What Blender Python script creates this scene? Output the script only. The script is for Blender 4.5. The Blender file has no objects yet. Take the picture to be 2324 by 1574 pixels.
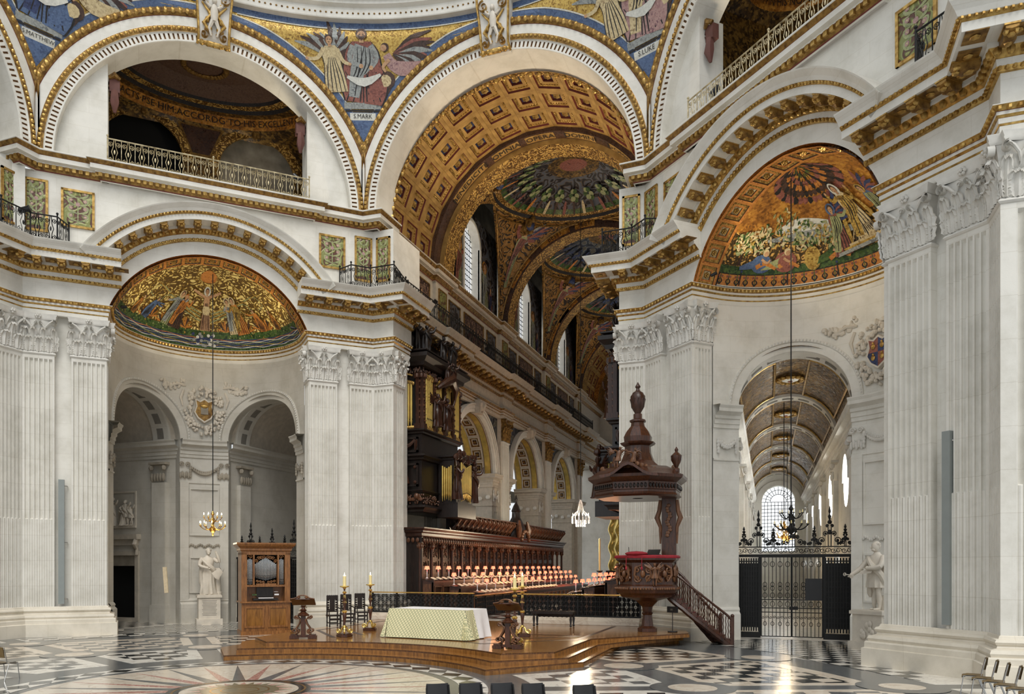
import bpy, math, random
from mathutils import Matrix, Vector
random.seed(11)
pi=math.pi; rad=math.radians
SC=bpy.context.scene; COL=SC.collection
# ---------------------------------------------------------------- camera, sky, exposure
F_PX,HOR,YAW,PPX=1757.4,1284.5,rad(20.64),1113.2
CAMP=(-15.94,-11.806,2.825)
cam=bpy.data.cameras.new('camera'); camo=bpy.data.objects.new('camera',cam); COL.objects.link(camo)
cam.sensor_width=36; cam.lens=F_PX/2324*36
cam.shift_x=(1162-PPX)/2324; cam.shift_y=(HOR-787)/2324
cam.clip_end=400; cam.clip_start=.1
camo.location=CAMP; camo.rotation_euler=(rad(90),0,YAW-rad(90))
SC.camera=camo
w=bpy.data.worlds.new('world'); SC.world=w; w.use_nodes=True
bg=w.node_tree.nodes['Background']; bg.inputs[0].default_value=(.93,.97,1.0,1); bg.inputs[1].default_value=.98
SC.view_settings.view_transform='Standard'; SC.view_settings.look='None'; SC.view_settings.gamma=1
SC.view_settings.exposure=-.12; SC.view_settings.use_curve_mapping=False
def lamp(name,kind,loc,energy,color,size=.3,rot=None,parent=None,spot=None):
    d=bpy.data.lights.new(name,kind); d.energy=energy; d.color=color
    if kind in('POINT','SPOT'): d.shadow_soft_size=size
    if kind=='SPOT' and spot: d.spot_size=rad(spot); d.spot_blend=.6
    if kind=='AREA': d.shape='RECTANGLE'; d.size=size[0]; d.size_y=size[1]
    if kind=='SUN': d.angle=size
    o=bpy.data.objects.new(name,d); COL.objects.link(o); o.location=loc
    if rot: o.rotation_euler=rot
    return o
# soft daylight coming down from the drum windows of the dome above the crossing
lamp('dome_daylight','SUN',(0,0,60),2.1,(1,.97,.92),rad(35),(rad(38),0,rad(-62)))
# geometry of the crossing: regular octagon of arches
SIDE=13.5; AP=SIDE/2/math.tan(pi/8); ZS=19.47     # side length, apothem, springing height of the great arches
C0=(-1.45,-.25)                                   # centre of the marble star
# ---------------------------------------------------------------- mesh builder
MAT={}
class B:
    def __init__(s,m='stone',map=None): s.v=[];s.f=[];s.fm=[];s.m=m;s.map=map
    def V(s,pts):
        i=len(s.v)
        s.v.extend([tuple(s.map(*p)) for p in pts] if s.map else [tuple(p) for p in pts]); return i
    def face(s,ix): s.f.append(tuple(ix)); s.fm.append(s.m)
    def poly(s,pts): i=s.V(pts); s.face(range(i,i+len(pts)))
    def box(s,x0,x1,y0,y1,z0,z1):
        i=s.V([(x,y,z) for z in(z0,z1) for y in(y0,y1) for x in(x0,x1)])
        for q in((0,2,3,1),(4,5,7,6),(0,1,5,4),(2,6,7,3),(0,4,6,2),(1,3,7,5)): s.face([i+k for k in q])
    def cbox(s,c,d): s.box(c[0]-d[0]/2,c[0]+d[0]/2,c[1]-d[1]/2,c[1]+d[1]/2,c[2]-d[2]/2,c[2]+d[2]/2)
    def grid(s,rows,close=False):
        n=len(rows[0]); i=s.V([p for r in rows for p in r])
        for a in range(len(rows)-1):
            for k in range(n if close else n-1):
                k2=(k+1)%n; s.face((i+a*n+k,i+a*n+k2,i+(a+1)*n+k2,i+(a+1)*n+k))
    def prism(s,pts,z0,z1,bottom=True):
        n=len(pts); i=s.V([(x,y,z0) for x,y in pts]+[(x,y,z1) for x,y in pts])
        s.face(range(i+n,i+2*n))
        if bottom: s.face(range(i+n-1,i-1,-1))
        for k in range(n): k2=(k+1)%n; s.face((i+k,i+k2,i+n+k2,i+n+k))
    def lathe(s,prof,n=16,c=(0,0,0),a0=0,a1=2*pi,rot=0,sx=1,sy=1):
        full=abs(a1-a0-2*pi)<1e-6; k=n if full else n+1
        rows=[[(c[0]+r*sx*math.cos(a0+rot+(a1-a0)*j/n),c[1]+r*sy*math.sin(a0+rot+(a1-a0)*j/n),c[2]+z) for j in range(k)] for r,z in prof]
        s.grid(rows,close=full)
        if full:
            for r,z,top in((prof[0]+(0,)),(prof[-1]+(1,))):
                if r>1e-4: s.poly([(c[0]+r*sx*math.cos(rot+2*pi*j/n),c[1]+r*sy*math.sin(rot+2*pi*j/n),c[2]+z) for j in (range(n) if top else range(n-1,-1,-1))])
    def tube(s,path,r,n=6,cap=True):
        P=[Vector(p) for p in path]; R=r if isinstance(r,(list,tuple)) else [r]*len(P)
        rows=[]; up=None
        for i,p in enumerate(P):
            t=(P[min(i+1,len(P)-1)]-P[max(i-1,0)])
            if t.length<1e-9: t=Vector((0,0,1))
            t.normalize()
            if up is None:
                up=Vector((0,0,1)) if abs(t.z)<.9 else Vector((1,0,0))
            up=(up-t*up.dot(t))
            if up.length<1e-6: up=t.orthogonal()
            up.normalize(); sd=t.cross(up)
            rows.append([tuple(p+(sd*math.cos(2*pi*k/n)+up*math.sin(2*pi*k/n))*R[i]) for k in range(n)])
        s.grid(rows,close=True)
        if cap: s.poly(rows[0][::-1]); s.poly(rows[-1])
    def ball(s,c,r,n=8,m=5):
        if not isinstance(r,(list,tuple)): r=(r,r,r)
        rows=[]
        for a in range(m+1):
            ph=-pi/2+pi*a/m; q=max(math.cos(ph),.02)
            rows.append([(c[0]+r[0]*q*math.cos(2*pi*k/n),c[1]+r[1]*q*math.sin(2*pi*k/n),c[2]+r[2]*math.sin(ph)) for k in range(n)])
        s.grid(rows,close=True)
    def loft(s,secs,n=20,folds=0,amp=0,twist=0,cap=True):
        # secs: (z,cx,cy,rx,ry[,amp]) stacked elliptical sections with drapery folds
        rows=[]
        for q in secs:
            z,cx,cy,rx,ry=q[:5]; a=q[5] if len(q)>5 else amp
            rows.append([(cx+rx*(1+a*math.cos(folds*t+twist*z))*math.cos(t),cy+ry*(1+a*math.cos(folds*t+twist*z))*math.sin(t),z) for t in [2*pi*k/n for k in range(n)]])
        s.grid(rows,close=True)
        if cap: s.poly(rows[-1]); s.poly(rows[0][::-1])
    def add(s,o,M=None):
        i=len(s.v)
        s.v.extend([tuple(M@Vector(p)) for p in o.v] if M else o.v)
        s.f.extend([tuple(i+k for k in f) for f in o.f]); s.fm.extend(o.fm)
    def mesh(s,name,smooth=.7):
        me=bpy.data.meshes.new(name); me.from_pydata(s.v,[],s.f)
        names=[]
        for m in s.fm:
            if m not in names: names.append(m)
        for m in names: me.materials.append(MAT[m])
        ix={m:i for i,m in enumerate(names)}
        me.polygons.foreach_set('material_index',[ix[m] for m in s.fm])
        if smooth:
            me.shade_smooth(); me.set_sharp_from_angle(angle=smooth)
        me.update(); return me
    def build(s,name,parent=None,loc=(0,0,0),rz=0,smooth=.7,**k):
        return put(name,s.mesh(name,smooth),parent,loc,rz,**k)
def put(name,me,parent=None,loc=(0,0,0),rz=0,scale=None,mx=None,label=None,cat=None,group=None,kind=None):
    o=bpy.data.objects.new(name,me); COL.objects.link(o)
    if parent: o.parent=parent
    if mx is not None: o.matrix_local=mx
    else:
        o.location=loc
        o.rotation_euler=(0,0,rz) if not isinstance(rz,(tuple,list)) else rz
        if scale is not None: o.scale=scale if isinstance(scale,(tuple,list)) else (scale,)*3
    if label: o['label']=label
    if cat: o['category']=cat
    if group: o['group']=group
    if kind: o['kind']=kind
    return o
def empty(name,loc=(0,0,0),rz=0,parent=None,**k): return put(name,None,parent,loc,rz,**k)
def dup(root,loc=None,rz=None,parent=None,**k):
    r=root.copy(); COL.objects.link(r)
    if loc is not None: r.location=loc
    if rz is not None: r.rotation_euler=(0,0,rz)
    if parent: r.parent=parent
    for a,b in k.items(): r['category' if a=='cat' else a]=b
    for ch in root.children:
        c=ch.copy(); COL.objects.link(c); c.parent=r; c.matrix_parent_inverse=ch.matrix_parent_inverse
        for g in ch.children:
            d=g.copy(); COL.objects.link(d); d.parent=c
    return r
def offs(path,d):
    # mitred offset of an open polyline to its right by d
    out=[]; n=len(path)
    for i in range(n):
        ns=[]
        for a,b in((i-1,i),(i,i+1)):
            if a<0 or b>=n: continue
            dx,dy=path[b][0]-path[a][0],path[b][1]-path[a][1]; L=math.hypot(dx,dy) or 1
            ns.append((dy/L,-dx/L))
        if len(ns)==1: nx,ny=ns[0]; k=1
        else:
            nx,ny=ns[0][0]+ns[1][0],ns[0][1]+ns[1][1]; L=math.hypot(nx,ny) or 1; nx/=L; ny/=L
            k=1/max(.35,nx*ns[0][0]+ny*ns[0][1])
        out.append((path[i][0]+nx*d*k,path[i][1]+ny*d*k))
    return out
def sweep(b,prof,path,z0=0,close_ends=True):
    # prof: (out,z) points, strings switch the material
    rows=[];seg=[];m=b.m
    for q in prof:
        if isinstance(q,str): m=q; continue
        rows.append([(x,y,z0+q[1]) for x,y in offs(path,q[0])]); seg.append(m)
    keep=b.m
    for i in range(len(rows)-1):
        b.m=seg[i+1]; b.grid([rows[i],rows[i+1]])
    b.m=keep
    if close_ends:
        for e in(0,-1): b.poly([r[e] for r in rows])
def sweep_arc(b,prof,c,r0,a0,a1,n,v0=0,close_ends=True):
    # the same profile (out, dr) bent round an arc in the (u,z) plane
    rows=[];seg=[];m=b.m
    for q in prof:
        if isinstance(q,str): m=q; continue
        R=r0+q[1]
        rows.append([(c[0]+R*math.cos(a0+(a1-a0)*k/n),v0-q[0],c[1]+R*math.sin(a0+(a1-a0)*k/n)) for k in range(n+1)]); seg.append(m)
    keep=b.m
    for i in range(len(rows)-1):
        b.m=seg[i+1]; b.grid([rows[i],rows[i+1]])
    b.m=keep
    if close_ends:
        for e in(0,-1): b.poly([r[e] for r in rows])
def along(path,step,off=0,ends=.5):
    # points with directions spaced along a polyline
    out=[]
    for (x0,y0),(x1,y1) in zip(path,path[1:]):
        L=math.hypot(x1-x0,y1-y0)
        if L<step*.6: continue
        n=max(1,round(L/step))
        for k in range(n):
            t=(k+.5)/n; out.append((x0+(x1-x0)*t,y0+(y1-y0)*t,math.atan2(y1-y0,x1-x0)))
    return out
def arch_face(b,u0,u1,z0,z1,uc,zc,r,v,n=32,amin=None):
    # wall face with a round-headed hole: strips from the arc to the frame
    a0=amin if amin is not None else math.asin(max(-1,min(1,(z0-zc)/r)))
    arc=[];fr=[]
    for k in range(n+1):
        t=a0+(pi-2*a0)*k/n; c,s_=math.cos(t),math.sin(t)
        arc.append((uc+r*c,v,zc+r*s_))
        K=[]
        if c>1e-6: K.append((u1-uc)/c)
        if c<-1e-6: K.append((u0-uc)/c)
        if s_>1e-6: K.append((z1-zc)/s_)
        if s_<-1e-6: K.append((z0-zc)/s_)
        q=min(K); fr.append((uc+q*c,v,zc+q*s_))
    # insert frame corners
    b.grid([arc,fr])
    for (cu,cz) in((u1,z1),(u0,z1)):
        for k in range(n):
            p,q=fr[k],fr[k+1]
            if abs(p[0]-q[0])>1e-5 and abs(p[2]-q[2])>1e-5 and ((abs(p[0]-cu)<1e-4 and abs(q[2]-cz)<1e-4) or (abs(q[0]-cu)<1e-4 and abs(p[2]-cz)<1e-4)):
                b.poly([p,q,(cu,v,cz)])
    # parts of the face below the first arc point, beside the hole
    if fr[0][2]>z0+1e-4:
        b.poly([(arc[0][0],v,z0),(u1,v,z0),fr[0],arc[0]]); b.poly([(u0,v,z0),(arc[-1][0],v,z0),arc[-1],fr[-1]])
def catmull(P,n=4):
    out=[]
    for i in range(len(P)-1):
        p0=P[max(i-1,0)];p1=P[i];p2=P[i+1];p3=P[min(i+2,len(P)-1)]
        for k in range(n):
            t=k/n
            out.append(tuple(.5*((2*b_)+(-a+c)*t+(2*a-5*b_+4*c-d)*t*t+(-a+3*b_-3*c+d)*t**3) for a,b_,c,d in zip(p0,p1,p2,p3)))
    out.append(tuple(P[-1])); return out
def spiral(c,r0,r1,a0,turns,n=18):
    return [(c[0]+(r0+(r1-r0)*k/n)*math.cos(a0+turns*2*pi*k/n),c[1]+(r0+(r1-r0)*k/n)*math.sin(a0+turns*2*pi*k/n)) for k in range(n+1)]
# ---------------------------------------------------------------- flat mosaic drawing, bent onto a surface by b.map(x,y,h)
def ribbon(b,pts,h,m=None,n=3):
    if m: b.m=m
    P=catmull(pts,n) if len(pts)>2 else pts
    L=[];R=[]
    for i,p in enumerate(P):
        q0=P[max(i-1,0)];q1=P[min(i+1,len(P)-1)]
        dx,dy=q1[0]-q0[0],q1[1]-q0[1]; d=math.hypot(dx,dy) or 1
        nx,ny=-dy/d,dx/d; w=p[2]/2
        L.append((p[0]+nx*w,p[1]+ny*w,h)); R.append((p[0]-nx*w,p[1]-ny*w,h))
    b.grid([L,[(( l[0]+r[0])/2,(l[1]+r[1])/2,h*1.0) for l,r in zip(L,R)],R])
def disc(b,x,y,rx,h,m=None,ry=None,n=14):
    if m: b.m=m
    ry=ry or rx
    b.poly([(x+rx*math.cos(2*pi*k/n),y+ry*math.sin(2*pi*k/n),h) for k in range(n)])
def wing(b,x,y,L,a,side,m1,m2,h,n=7):
    for k in range(n):
        t=k/(n-1); an=a-side*t*1.15; l=L*(1-.45*t)
        ex,ey=x+side*l*math.cos(an),y+l*math.sin(an)
        mx_,my_=x+side*l*.55*math.cos(an+.15),y+l*.55*math.sin(an+.15)
        ribbon(b,[(x,y,L*.05),(mx_,my_,L*.15),(ex,ey,L*.03)],h+.002*k,m1 if k%2 else m2)
def figure(b,x,y,H,lean=0,robe='m_red',cloak=None,skin='m_skin',hair='m_brown',halo=None,arms=(),h=.02,wide=1,seated=False,fold='m_dark',beard=False):
    # robed mosaic figure: x,y = feet, H height; arms = lists of (dx,dy) from the shoulder in units of H
    W=H*wide; top=.80
    def X(t): return x+lean*t*H
    if seated:
        body=[(X(0),y,.42*W),(X(.1)+.02*W,y+.22*H,.52*W),(X(.4),y+.45*H,.44*W),(X(.7),y+.68*H,.36*W),(X(top),y+top*H,.2*W)]
    else:
        body=[(X(0),y,.34*W),(X(.25),y+.25*H,.31*W),(X(.5),y+.5*H,.25*W),(X(.68),y+.68*H,.28*W),(X(top),y+top*H,.16*W)]
    ribbon(b,[(p[0],p[1],p[2]*1.08) for p in body],h,fold)
    ribbon(b,body,h+.006,robe)
    if seated:
        for k in range(6): ribbon(b,[(X(.1)-.2*W+.08*W*k,y+.02*H,.014*H),(X(.2)-.14*W+.06*W*k,y+.24*H,.02*H),(X(.4)-.2*W+.09*W*k,y+.42*H,.008*H)],h+.012,fold)
    for k in range(5):
        o=(k-2)*.06*W
        ribbon(b,[(X(0)+o*1.1,y+.01*H,.012*H),(X(.3)+o*.9,y+.3*H,.018*H),(X(.62)+o*.4,y+.6*H,.008*H)],h+.010,fold)
    if cloak:
        ribbon(b,[(X(.1)-.11*W,y+.08*H,.12*W),(X(.45)-.06*W,y+.42*H,.16*W),(X(.74)+.02*W,y+.74*H,.2*W)],h+.014,cloak)
        ribbon(b,[(X(.4)-.1*W,y+.36*H,.09*W),(X(.5)+.06*W,y+.5*H,.11*W),(X(.72)+.1*W,y+.7*H,.07*W)],h+.016,cloak)
        for k in range(4): ribbon(b,[(X(.3)-.13*W+.05*W*k,y+.3*H+.03*H*k,.01*H),(X(.5)-.06*W+.05*W*k,y+.48*H+.02*H*k,.016*H),(X(.74)-.05*W+.045*W*k,y+.73*H,.006*H)],h+.019,fold)
        ribbon(b,[(X(.15)-.1*W,y+.1*H,.012*H),(X(.5)-.04*W,y+.45*H,.014*H),(X(.74)+.03*W,y+.74*H,.008*H)],h+.02,fold)
    for sgn,pts in arms:
        P=[(X(.74)+sgn*.1*W,y+.75*H,.075*H)]+[(X(.74)+sgn*.1*W+dx*H,y+.75*H+dy*H,.065*H-.012*H*i) for i,(dx,dy) in enumerate(pts)]
        ribbon(b,P,h+.022,cloak or robe); e=P[-1]
        disc(b,e[0],e[1],.03*H,h+.026,skin,n=8)
    hx,hy=X(.9),y+.89*H
    if halo: disc(b,hx,hy,.125*H,h+.012,halo)
    ribbon(b,[(X(.78),y+.78*H,.06*H),(hx,hy-.04*H,.055*H)],h+.024,skin,n=1)
    disc(b,hx,hy+.012*H,.075*H,h+.026,hair,.085*H)
    disc(b,hx,hy-.008*H,.055*H,h+.030,skin,.068*H)
    if beard: ribbon(b,[(hx-.045*H,hy-.01*H,.02*H),(hx,hy-.055*H,.05*H),(hx+.045*H,hy-.01*H,.02*H)],h+.032,hair)
    for s_ in(-1,1): disc(b,hx+s_*.022*H,hy+.005*H,.009*H,h+.033,'m_dark',n=6)
    ribbon(b,[(hx-.016*H,hy-.038*H,.008*H),(hx+.016*H,hy-.038*H,.008*H)],h+.033,'m_dark',n=1)
def letters(txt,size,mat,align='CENTER'):
    # flat lettering as mesh data: returns builder in (x,y) with depth in z
    c=bpy.data.curves.new('lettering','FONT'); c.body=txt; c.size=size; c.align_x=align; c.align_y='CENTER'; c.resolution_u=2
    o=bpy.data.objects.new('lettering',c); COL.objects.link(o)
    dg=bpy.context.evaluated_depsgraph_get(); me=o.evaluated_get(dg).to_mesh()
    b=B(mat); b.v=[(v.co.x,v.co.y,0) for v in me.vertices]; b.f=[tuple(p.vertices) for p in me.polygons]; b.fm=[mat]*len(b.f)
    o.evaluated_get(dg).to_mesh_clear(); bpy.data.objects.remove(o); bpy.data.curves.remove(c)
    return b
def warp(b,f): b.v=[tuple(f(*p)) for p in b.v]; return b
# ---------------------------------------------------------------- materials (all procedural)
def sr(r,g,b):
    f=lambda c:(c/255/12.92) if c<=10 else ((c/255+.055)/1.055)**2.4
    return (f(r),f(g),f(b),1)
def mix(a,b,t): return tuple(x*(1-t)+y*t for x,y in zip(a[:3],b[:3]))+(1,)
def base(name,rough=.6,metal=0,spec=.5):
    m=bpy.data.materials.new(name); m.use_nodes=True; MAT[name]=m
    nt=m.node_tree; p=nt.nodes['Principled BSDF']
    p.inputs['Roughness'].default_value=rough; p.inputs['Metallic'].default_value=metal
    p.inputs['Specular IOR Level'].default_value=spec
    return m,nt,p
def N(nt,t,**k):
    n=nt.nodes.new(t)
    for a,b in k.items():
        if a in n.inputs: n.inputs[a].default_value=b
        else: setattr(n,a,b)
    return n
def ramp(nt,src,stops,interp='LINEAR'):
    r=N(nt,'ShaderNodeValToRGB'); r.color_ramp.interpolation=interp
    e=r.color_ramp.elements
    while len(e)<len(stops): e.new(.5)
    for q,(p,c) in zip(e,stops): q.position=p; q.color=c
    nt.links.new(src,r.inputs[0]); return r.outputs[0]
def coord(nt): return N(nt,'ShaderNodeTexCoord').outputs['Object']
def bump(nt,p,src,dist=.02,strength=.5):
    b=N(nt,'ShaderNodeBump'); b.inputs['Distance'].default_value=dist; b.inputs['Strength'].default_value=strength
    nt.links.new(src,b.inputs['Height']); nt.links.new(b.outputs[0],p.inputs['Normal'])
def plain(name,c,rough=.6,metal=0,var=.12,scale=4,bmp=0,bs=20,c2=None,spec=.5):
    m,nt,p=base(name,rough,metal,spec); co=coord(nt)
    n=N(nt,'ShaderNodeTexNoise',Scale=scale,Detail=4.0); nt.links.new(co,n.inputs['Vector'])
    lo=c2 or tuple(x*(1-var) for x in c[:3])+(1,); hi=c if c2 else tuple(min(1,x*(1+var)) for x in c[:3])+(1,)
    nt.links.new(ramp(nt,n.outputs[0],[(.3,lo),(.7,hi)]),p.inputs['Base Color'])
    if bmp:
        k=N(nt,'ShaderNodeTexNoise',Scale=bs,Detail=5.0); nt.links.new(co,k.inputs['Vector']); bump(nt,p,k.outputs[0],bmp)
    return m
def ashlar(name,c,joint=.9,bw=1.5,rh=.62,rough=.65):
    # limestone in courses: stains, faint joints that run along u and z on any upright face
    m,nt,p=base(name,rough); co=coord(nt)
    s=N(nt,'ShaderNodeSeparateXYZ'); nt.links.new(co,s.inputs[0])
    a=N(nt,'ShaderNodeMath',operation='ADD'); nt.links.new(s.outputs[0],a.inputs[0]); nt.links.new(s.outputs[1],a.inputs[1])
    v=N(nt,'ShaderNodeCombineXYZ'); nt.links.new(a.outputs[0],v.inputs[0]); nt.links.new(s.outputs[2],v.inputs[1])
    br=N(nt,'ShaderNodeTexBrick',offset=.5); br.inputs['Scale'].default_value=1; br.inputs['Mortar Size'].default_value=.008
    br.inputs['Brick Width'].default_value=bw; br.inputs['Row Height'].default_value=rh; br.inputs['Bias'].default_value=0
    br.inputs['Color1'].default_value=(.97,.97,.97,1); br.inputs['Color2'].default_value=(1,1,1,1); br.inputs['Mortar'].default_value=(joint,joint*.985,joint*.96,1)
    nt.links.new(v.outputs[0],br.inputs['Vector'])
    n=N(nt,'ShaderNodeTexNoise',Scale=.9,Detail=8.0,Roughness=.65); nt.links.new(co,n.inputs['Vector'])
    col=ramp(nt,n.outputs[0],[(.28,tuple(x*y for x,y in zip(c[:3],(.80,.79,.76)))+(1,)),(.55,c),(.8,tuple(min(1,x*1.05) for x in c[:3])+(1,))])
    mx=N(nt,'ShaderNodeMix',data_type='RGBA',blend_type='MULTIPLY'); mx.inputs[0].default_value=1
    nt.links.new(col,mx.inputs[6]); nt.links.new(br.outputs[0],mx.inputs[7]); nt.links.new(mx.outputs[2],p.inputs['Base Color'])
    k=N(nt,'ShaderNodeTexNoise',Scale=30,Detail=4.0); nt.links.new(co,k.inputs['Vector']); bump(nt,p,k.outputs[0],.004)
    return m
def tesserae(name,cols,size=14,big=1.2,rough=.3,metal=.0,sparkle=.25):
    # mosaic: little cubes of glass in cloudy drifts of the given colours
    m,nt,p=base(name,rough,metal); co=coord(nt)
    v=N(nt,'ShaderNodeTexVoronoi',Scale=size); nt.links.new(co,v.inputs['Vector'])
    n=N(nt,'ShaderNodeTexNoise',Scale=big,Detail=5.0,Roughness=.7); nt.links.new(co,n.inputs['Vector'])
    s=N(nt,'ShaderNodeSeparateColor'); nt.links.new(v.outputs['Color'],s.inputs[0])
    a=N(nt,'ShaderNodeMath',operation='MULTIPLY_ADD'); a.inputs[1].default_value=sparkle; nt.links.new(s.outputs[0],a.inputs[0])
    o=N(nt,'ShaderNodeMath',operation='SUBTRACT'); o.inputs[1].default_value=sparkle/2; nt.links.new(n.outputs[0],o.inputs[0]); nt.links.new(o.outputs[0],a.inputs[2])
    k=len(cols); col=ramp(nt,a.outputs[0],[(.3+.4*i/max(1,k-1),c) for i,c in enumerate(cols)])
    nt.links.new(col,p.inputs['Base Color'])
    r=N(nt,'ShaderNodeMapRange'); r.inputs['To Min'].default_value=max(.08,rough-.15); r.inputs['To Max'].default_value=rough+.25
    nt.links.new(s.outputs[1],r.inputs[0]); nt.links.new(r.outputs[0],p.inputs['Roughness'])
    bump(nt,p,v.outputs['Distance'],.01,.4); return m
def scrollwork(name,ca,cb,scale=3,rough=.45,metal=0,dist=3.5):
    # foliate scrolls drawn with swirling wave bands
    m,nt,p=base(name,rough,metal); co=coord(nt)
    n=N(nt,'ShaderNodeTexNoise',Scale=scale*.6,Detail=1.0); nt.links.new(co,n.inputs['Vector'])
    a=N(nt,'ShaderNodeVectorMath',operation='MULTIPLY_ADD'); nt.links.new(n.outputs['Color'],a.inputs[0]); a.inputs[1].default_value=(1.4,1.4,1.4); nt.links.new(co,a.inputs[2])
    v=N(nt,'ShaderNodeTexVoronoi',Scale=scale,feature='F1'); nt.links.new(a.outputs[0],v.inputs['Vector'])
    s=N(nt,'ShaderNodeMath',operation='MULTIPLY'); s.inputs[1].default_value=dist*8; nt.links.new(v.outputs['Distance'],s.inputs[0])
    q=N(nt,'ShaderNodeMath',operation='SINE'); nt.links.new(s.outputs[0],q.inputs[0])
    hf=N(nt,'ShaderNodeMath',operation='MULTIPLY_ADD'); hf.inputs[1].default_value=.5; hf.inputs[2].default_value=.5; nt.links.new(q.outputs[0],hf.inputs[0])
    k=len(cb); col=ramp(nt,hf.outputs[0],[(.08,ca)]+[(.35+.5*i/max(1,k),c) for i,c in enumerate(cb)])
    nt.links.new(col,p.inputs['Base Color']); bump(nt,p,q.outputs[0],.02,.5); return m
def wood(name,c,dark,rough=.35,scale=2.2,spec=.5):
    m,nt,p=base(name,rough,0,spec); co=coord(nt)
    mp=N(nt,'ShaderNodeMapping'); mp.inputs['Scale'].default_value=(scale*4,scale*4,scale*.6); nt.links.new(co,mp.inputs[0])
    n=N(nt,'ShaderNodeTexNoise',Scale=2,Detail=6.0,Roughness=.6,Distortion=.6); nt.links.new(mp.outputs[0],n.inputs['Vector'])
    nt.links.new(ramp(nt,n.outputs[0],[(.3,dark),(.65,c)]),p.inputs['Base Color']); bump(nt,p,n.outputs[0],.004,.4); return m
def marble(name,c,vein,rough=.14,scale=1.5,amt=.5):
    m,nt,p=base(name,rough); co=coord(nt)
    n=N(nt,'ShaderNodeTexNoise',Scale=scale,Detail=9.0,Roughness=.6,Distortion=1.2); nt.links.new(co,n.inputs['Vector'])
    nt.links.new(ramp(nt,n.outputs[0],[(.2,c),(.46,c),(.5,mix(c,vein,amt)),(.54,c),(.9,mix(c,vein,amt*.25))]),p.inputs['Base Color'])
    return m
def glow(name,c,e):
    m,nt,p=base(name,.5); p.inputs['Base Color'].default_value=c
    p.inputs['Emission Color'].default_value=c; p.inputs['Emission Strength'].default_value=e; return m
ST=sr(226,223,214)
ashlar('stone',ST,.90); ashlar('stone_shaft',sr(224,221,212),.86,3.0,1.02)
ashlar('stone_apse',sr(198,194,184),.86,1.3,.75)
ashlar('stone_base',sr(222,214,198),.88,1.9,.9)
plain('stone_carved',sr(214,211,203),.7,var=.08,bmp=.006,bs=18)
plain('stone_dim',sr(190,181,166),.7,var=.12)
plain('stone_grime',sr(150,142,128),.8,var=.3,scale=1.5,bmp=.01,bs=9)
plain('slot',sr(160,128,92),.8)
plain('slot_grey',sr(120,116,108),.8)
plain('redline',sr(104,42,34),.7)
plain('gold',sr(214,178,104),.34,.7,var=.35,scale=7,c2=sr(138,102,46))
plain('gold_bright',sr(236,204,116),.28,.85,var=.15,scale=3)
plain('gold_dull',sr(172,134,70),.45,.55,var=.3,scale=6,c2=sr(88,60,28))
plain('gilt_plaster',sr(186,150,86),.5,.2,var=.2,scale=2,c2=sr(138,104,52))
tesserae('m_gold',[sr(120,88,36),sr(176,140,66),sr(214,182,98),sr(150,116,56)],16,2.0,.32,.35)
tesserae('m_gold2',[sr(112,70,26),sr(170,112,44),sr(208,152,66)],12,1.6,.35,.2)
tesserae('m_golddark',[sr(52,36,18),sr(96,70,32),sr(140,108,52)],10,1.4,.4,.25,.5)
tesserae('m_brown',[sr(46,30,24),sr(84,58,44)],16,1.2,.4)
tesserae('m_umber',[sr(74,52,44),sr(100,76,62),sr(82,60,50)],16,1.0,.45,.05)
tesserae('m_dark',[sr(20,18,20),sr(38,32,30)],16,1.2,.5)
tesserae('m_blue',[sr(58,76,112),sr(88,110,146),sr(66,84,116)],16,1.4,.4)
tesserae('m_navy',[sr(28,36,66),sr(54,68,110),sr(38,44,74)],16,1.4,.4)
tesserae('m_red',[sr(96,50,44),sr(150,92,78),sr(112,62,54)],16,1.8,.4)
tesserae('m_pink',[sr(150,112,112),sr(182,148,140),sr(120,84,92)],16,1.8,.4)
tesserae('m_orange',[sr(150,84,32),sr(206,138,66),sr(176,108,46)],14,2.0,.32,.1)
tesserae('m_cream',[sr(150,128,92),sr(216,198,154),sr(184,164,122)],14,2.0,.35)
tesserae('m_grey',[sr(100,104,106),sr(160,164,160),sr(126,128,126)],16,1.8,.4)
tesserae('m_green',[sr(30,54,24),sr(84,108,50),sr(52,78,36)],12,2.4,.35,0,.5)
tesserae('m_sage',[sr(110,116,80),sr(166,170,120),sr(132,138,100)],14,2.0,.38)
tesserae('m_skin',[sr(168,126,92),sr(206,166,126)],16,1.6,.45)
tesserae('m_white',[sr(196,196,188),sr(226,226,216)],16,1.6,.4)
scrollwork('m_foliage',sr(96,72,32),[sr(132,102,44),sr(214,174,84),sr(244,222,144)],3.4,.3,.2,1.1)
scrollwork('m_garden',sr(66,52,28),[sr(110,84,38),sr(176,126,58),sr(222,176,96)],3.8,.32,.15,1.0)
scrollwork('m_choir',sr(26,22,24),[sr(60,52,54),sr(112,92,56),sr(86,90,100)],1.8,.4,.1,1.6)
scrollwork('m_choirgold',sr(38,26,14),[sr(108,76,32),sr(176,132,60),sr(140,100,44)],2.2,.35,.3,1.6)
scrollwork('m_choirblue',sr(28,32,46),[sr(58,70,88),sr(120,124,120),sr(84,80,70)],1.5,.4,.05,1.2)
scrollwork('m_panelgreen',sr(92,58,46),[sr(110,118,62),sr(168,168,104),sr(132,136,80)],2.3,.4,.1,1.3)
scrollwork('m_arms',sr(44,28,26),[sr(92,64,60),sr(140,112,92)],3.4,.4,.1,1.2)
scrollwork('m_lacegold',sr(96,66,28),[sr(168,126,60),sr(214,174,96)],4.0,.35,.35,1.0)
marble('marble_white',sr(226,221,210),sr(156,146,134),.18,1.2,.45)
marble('marble_cream',sr(218,206,188),sr(164,140,116),.15,1.0,.4)
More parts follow.
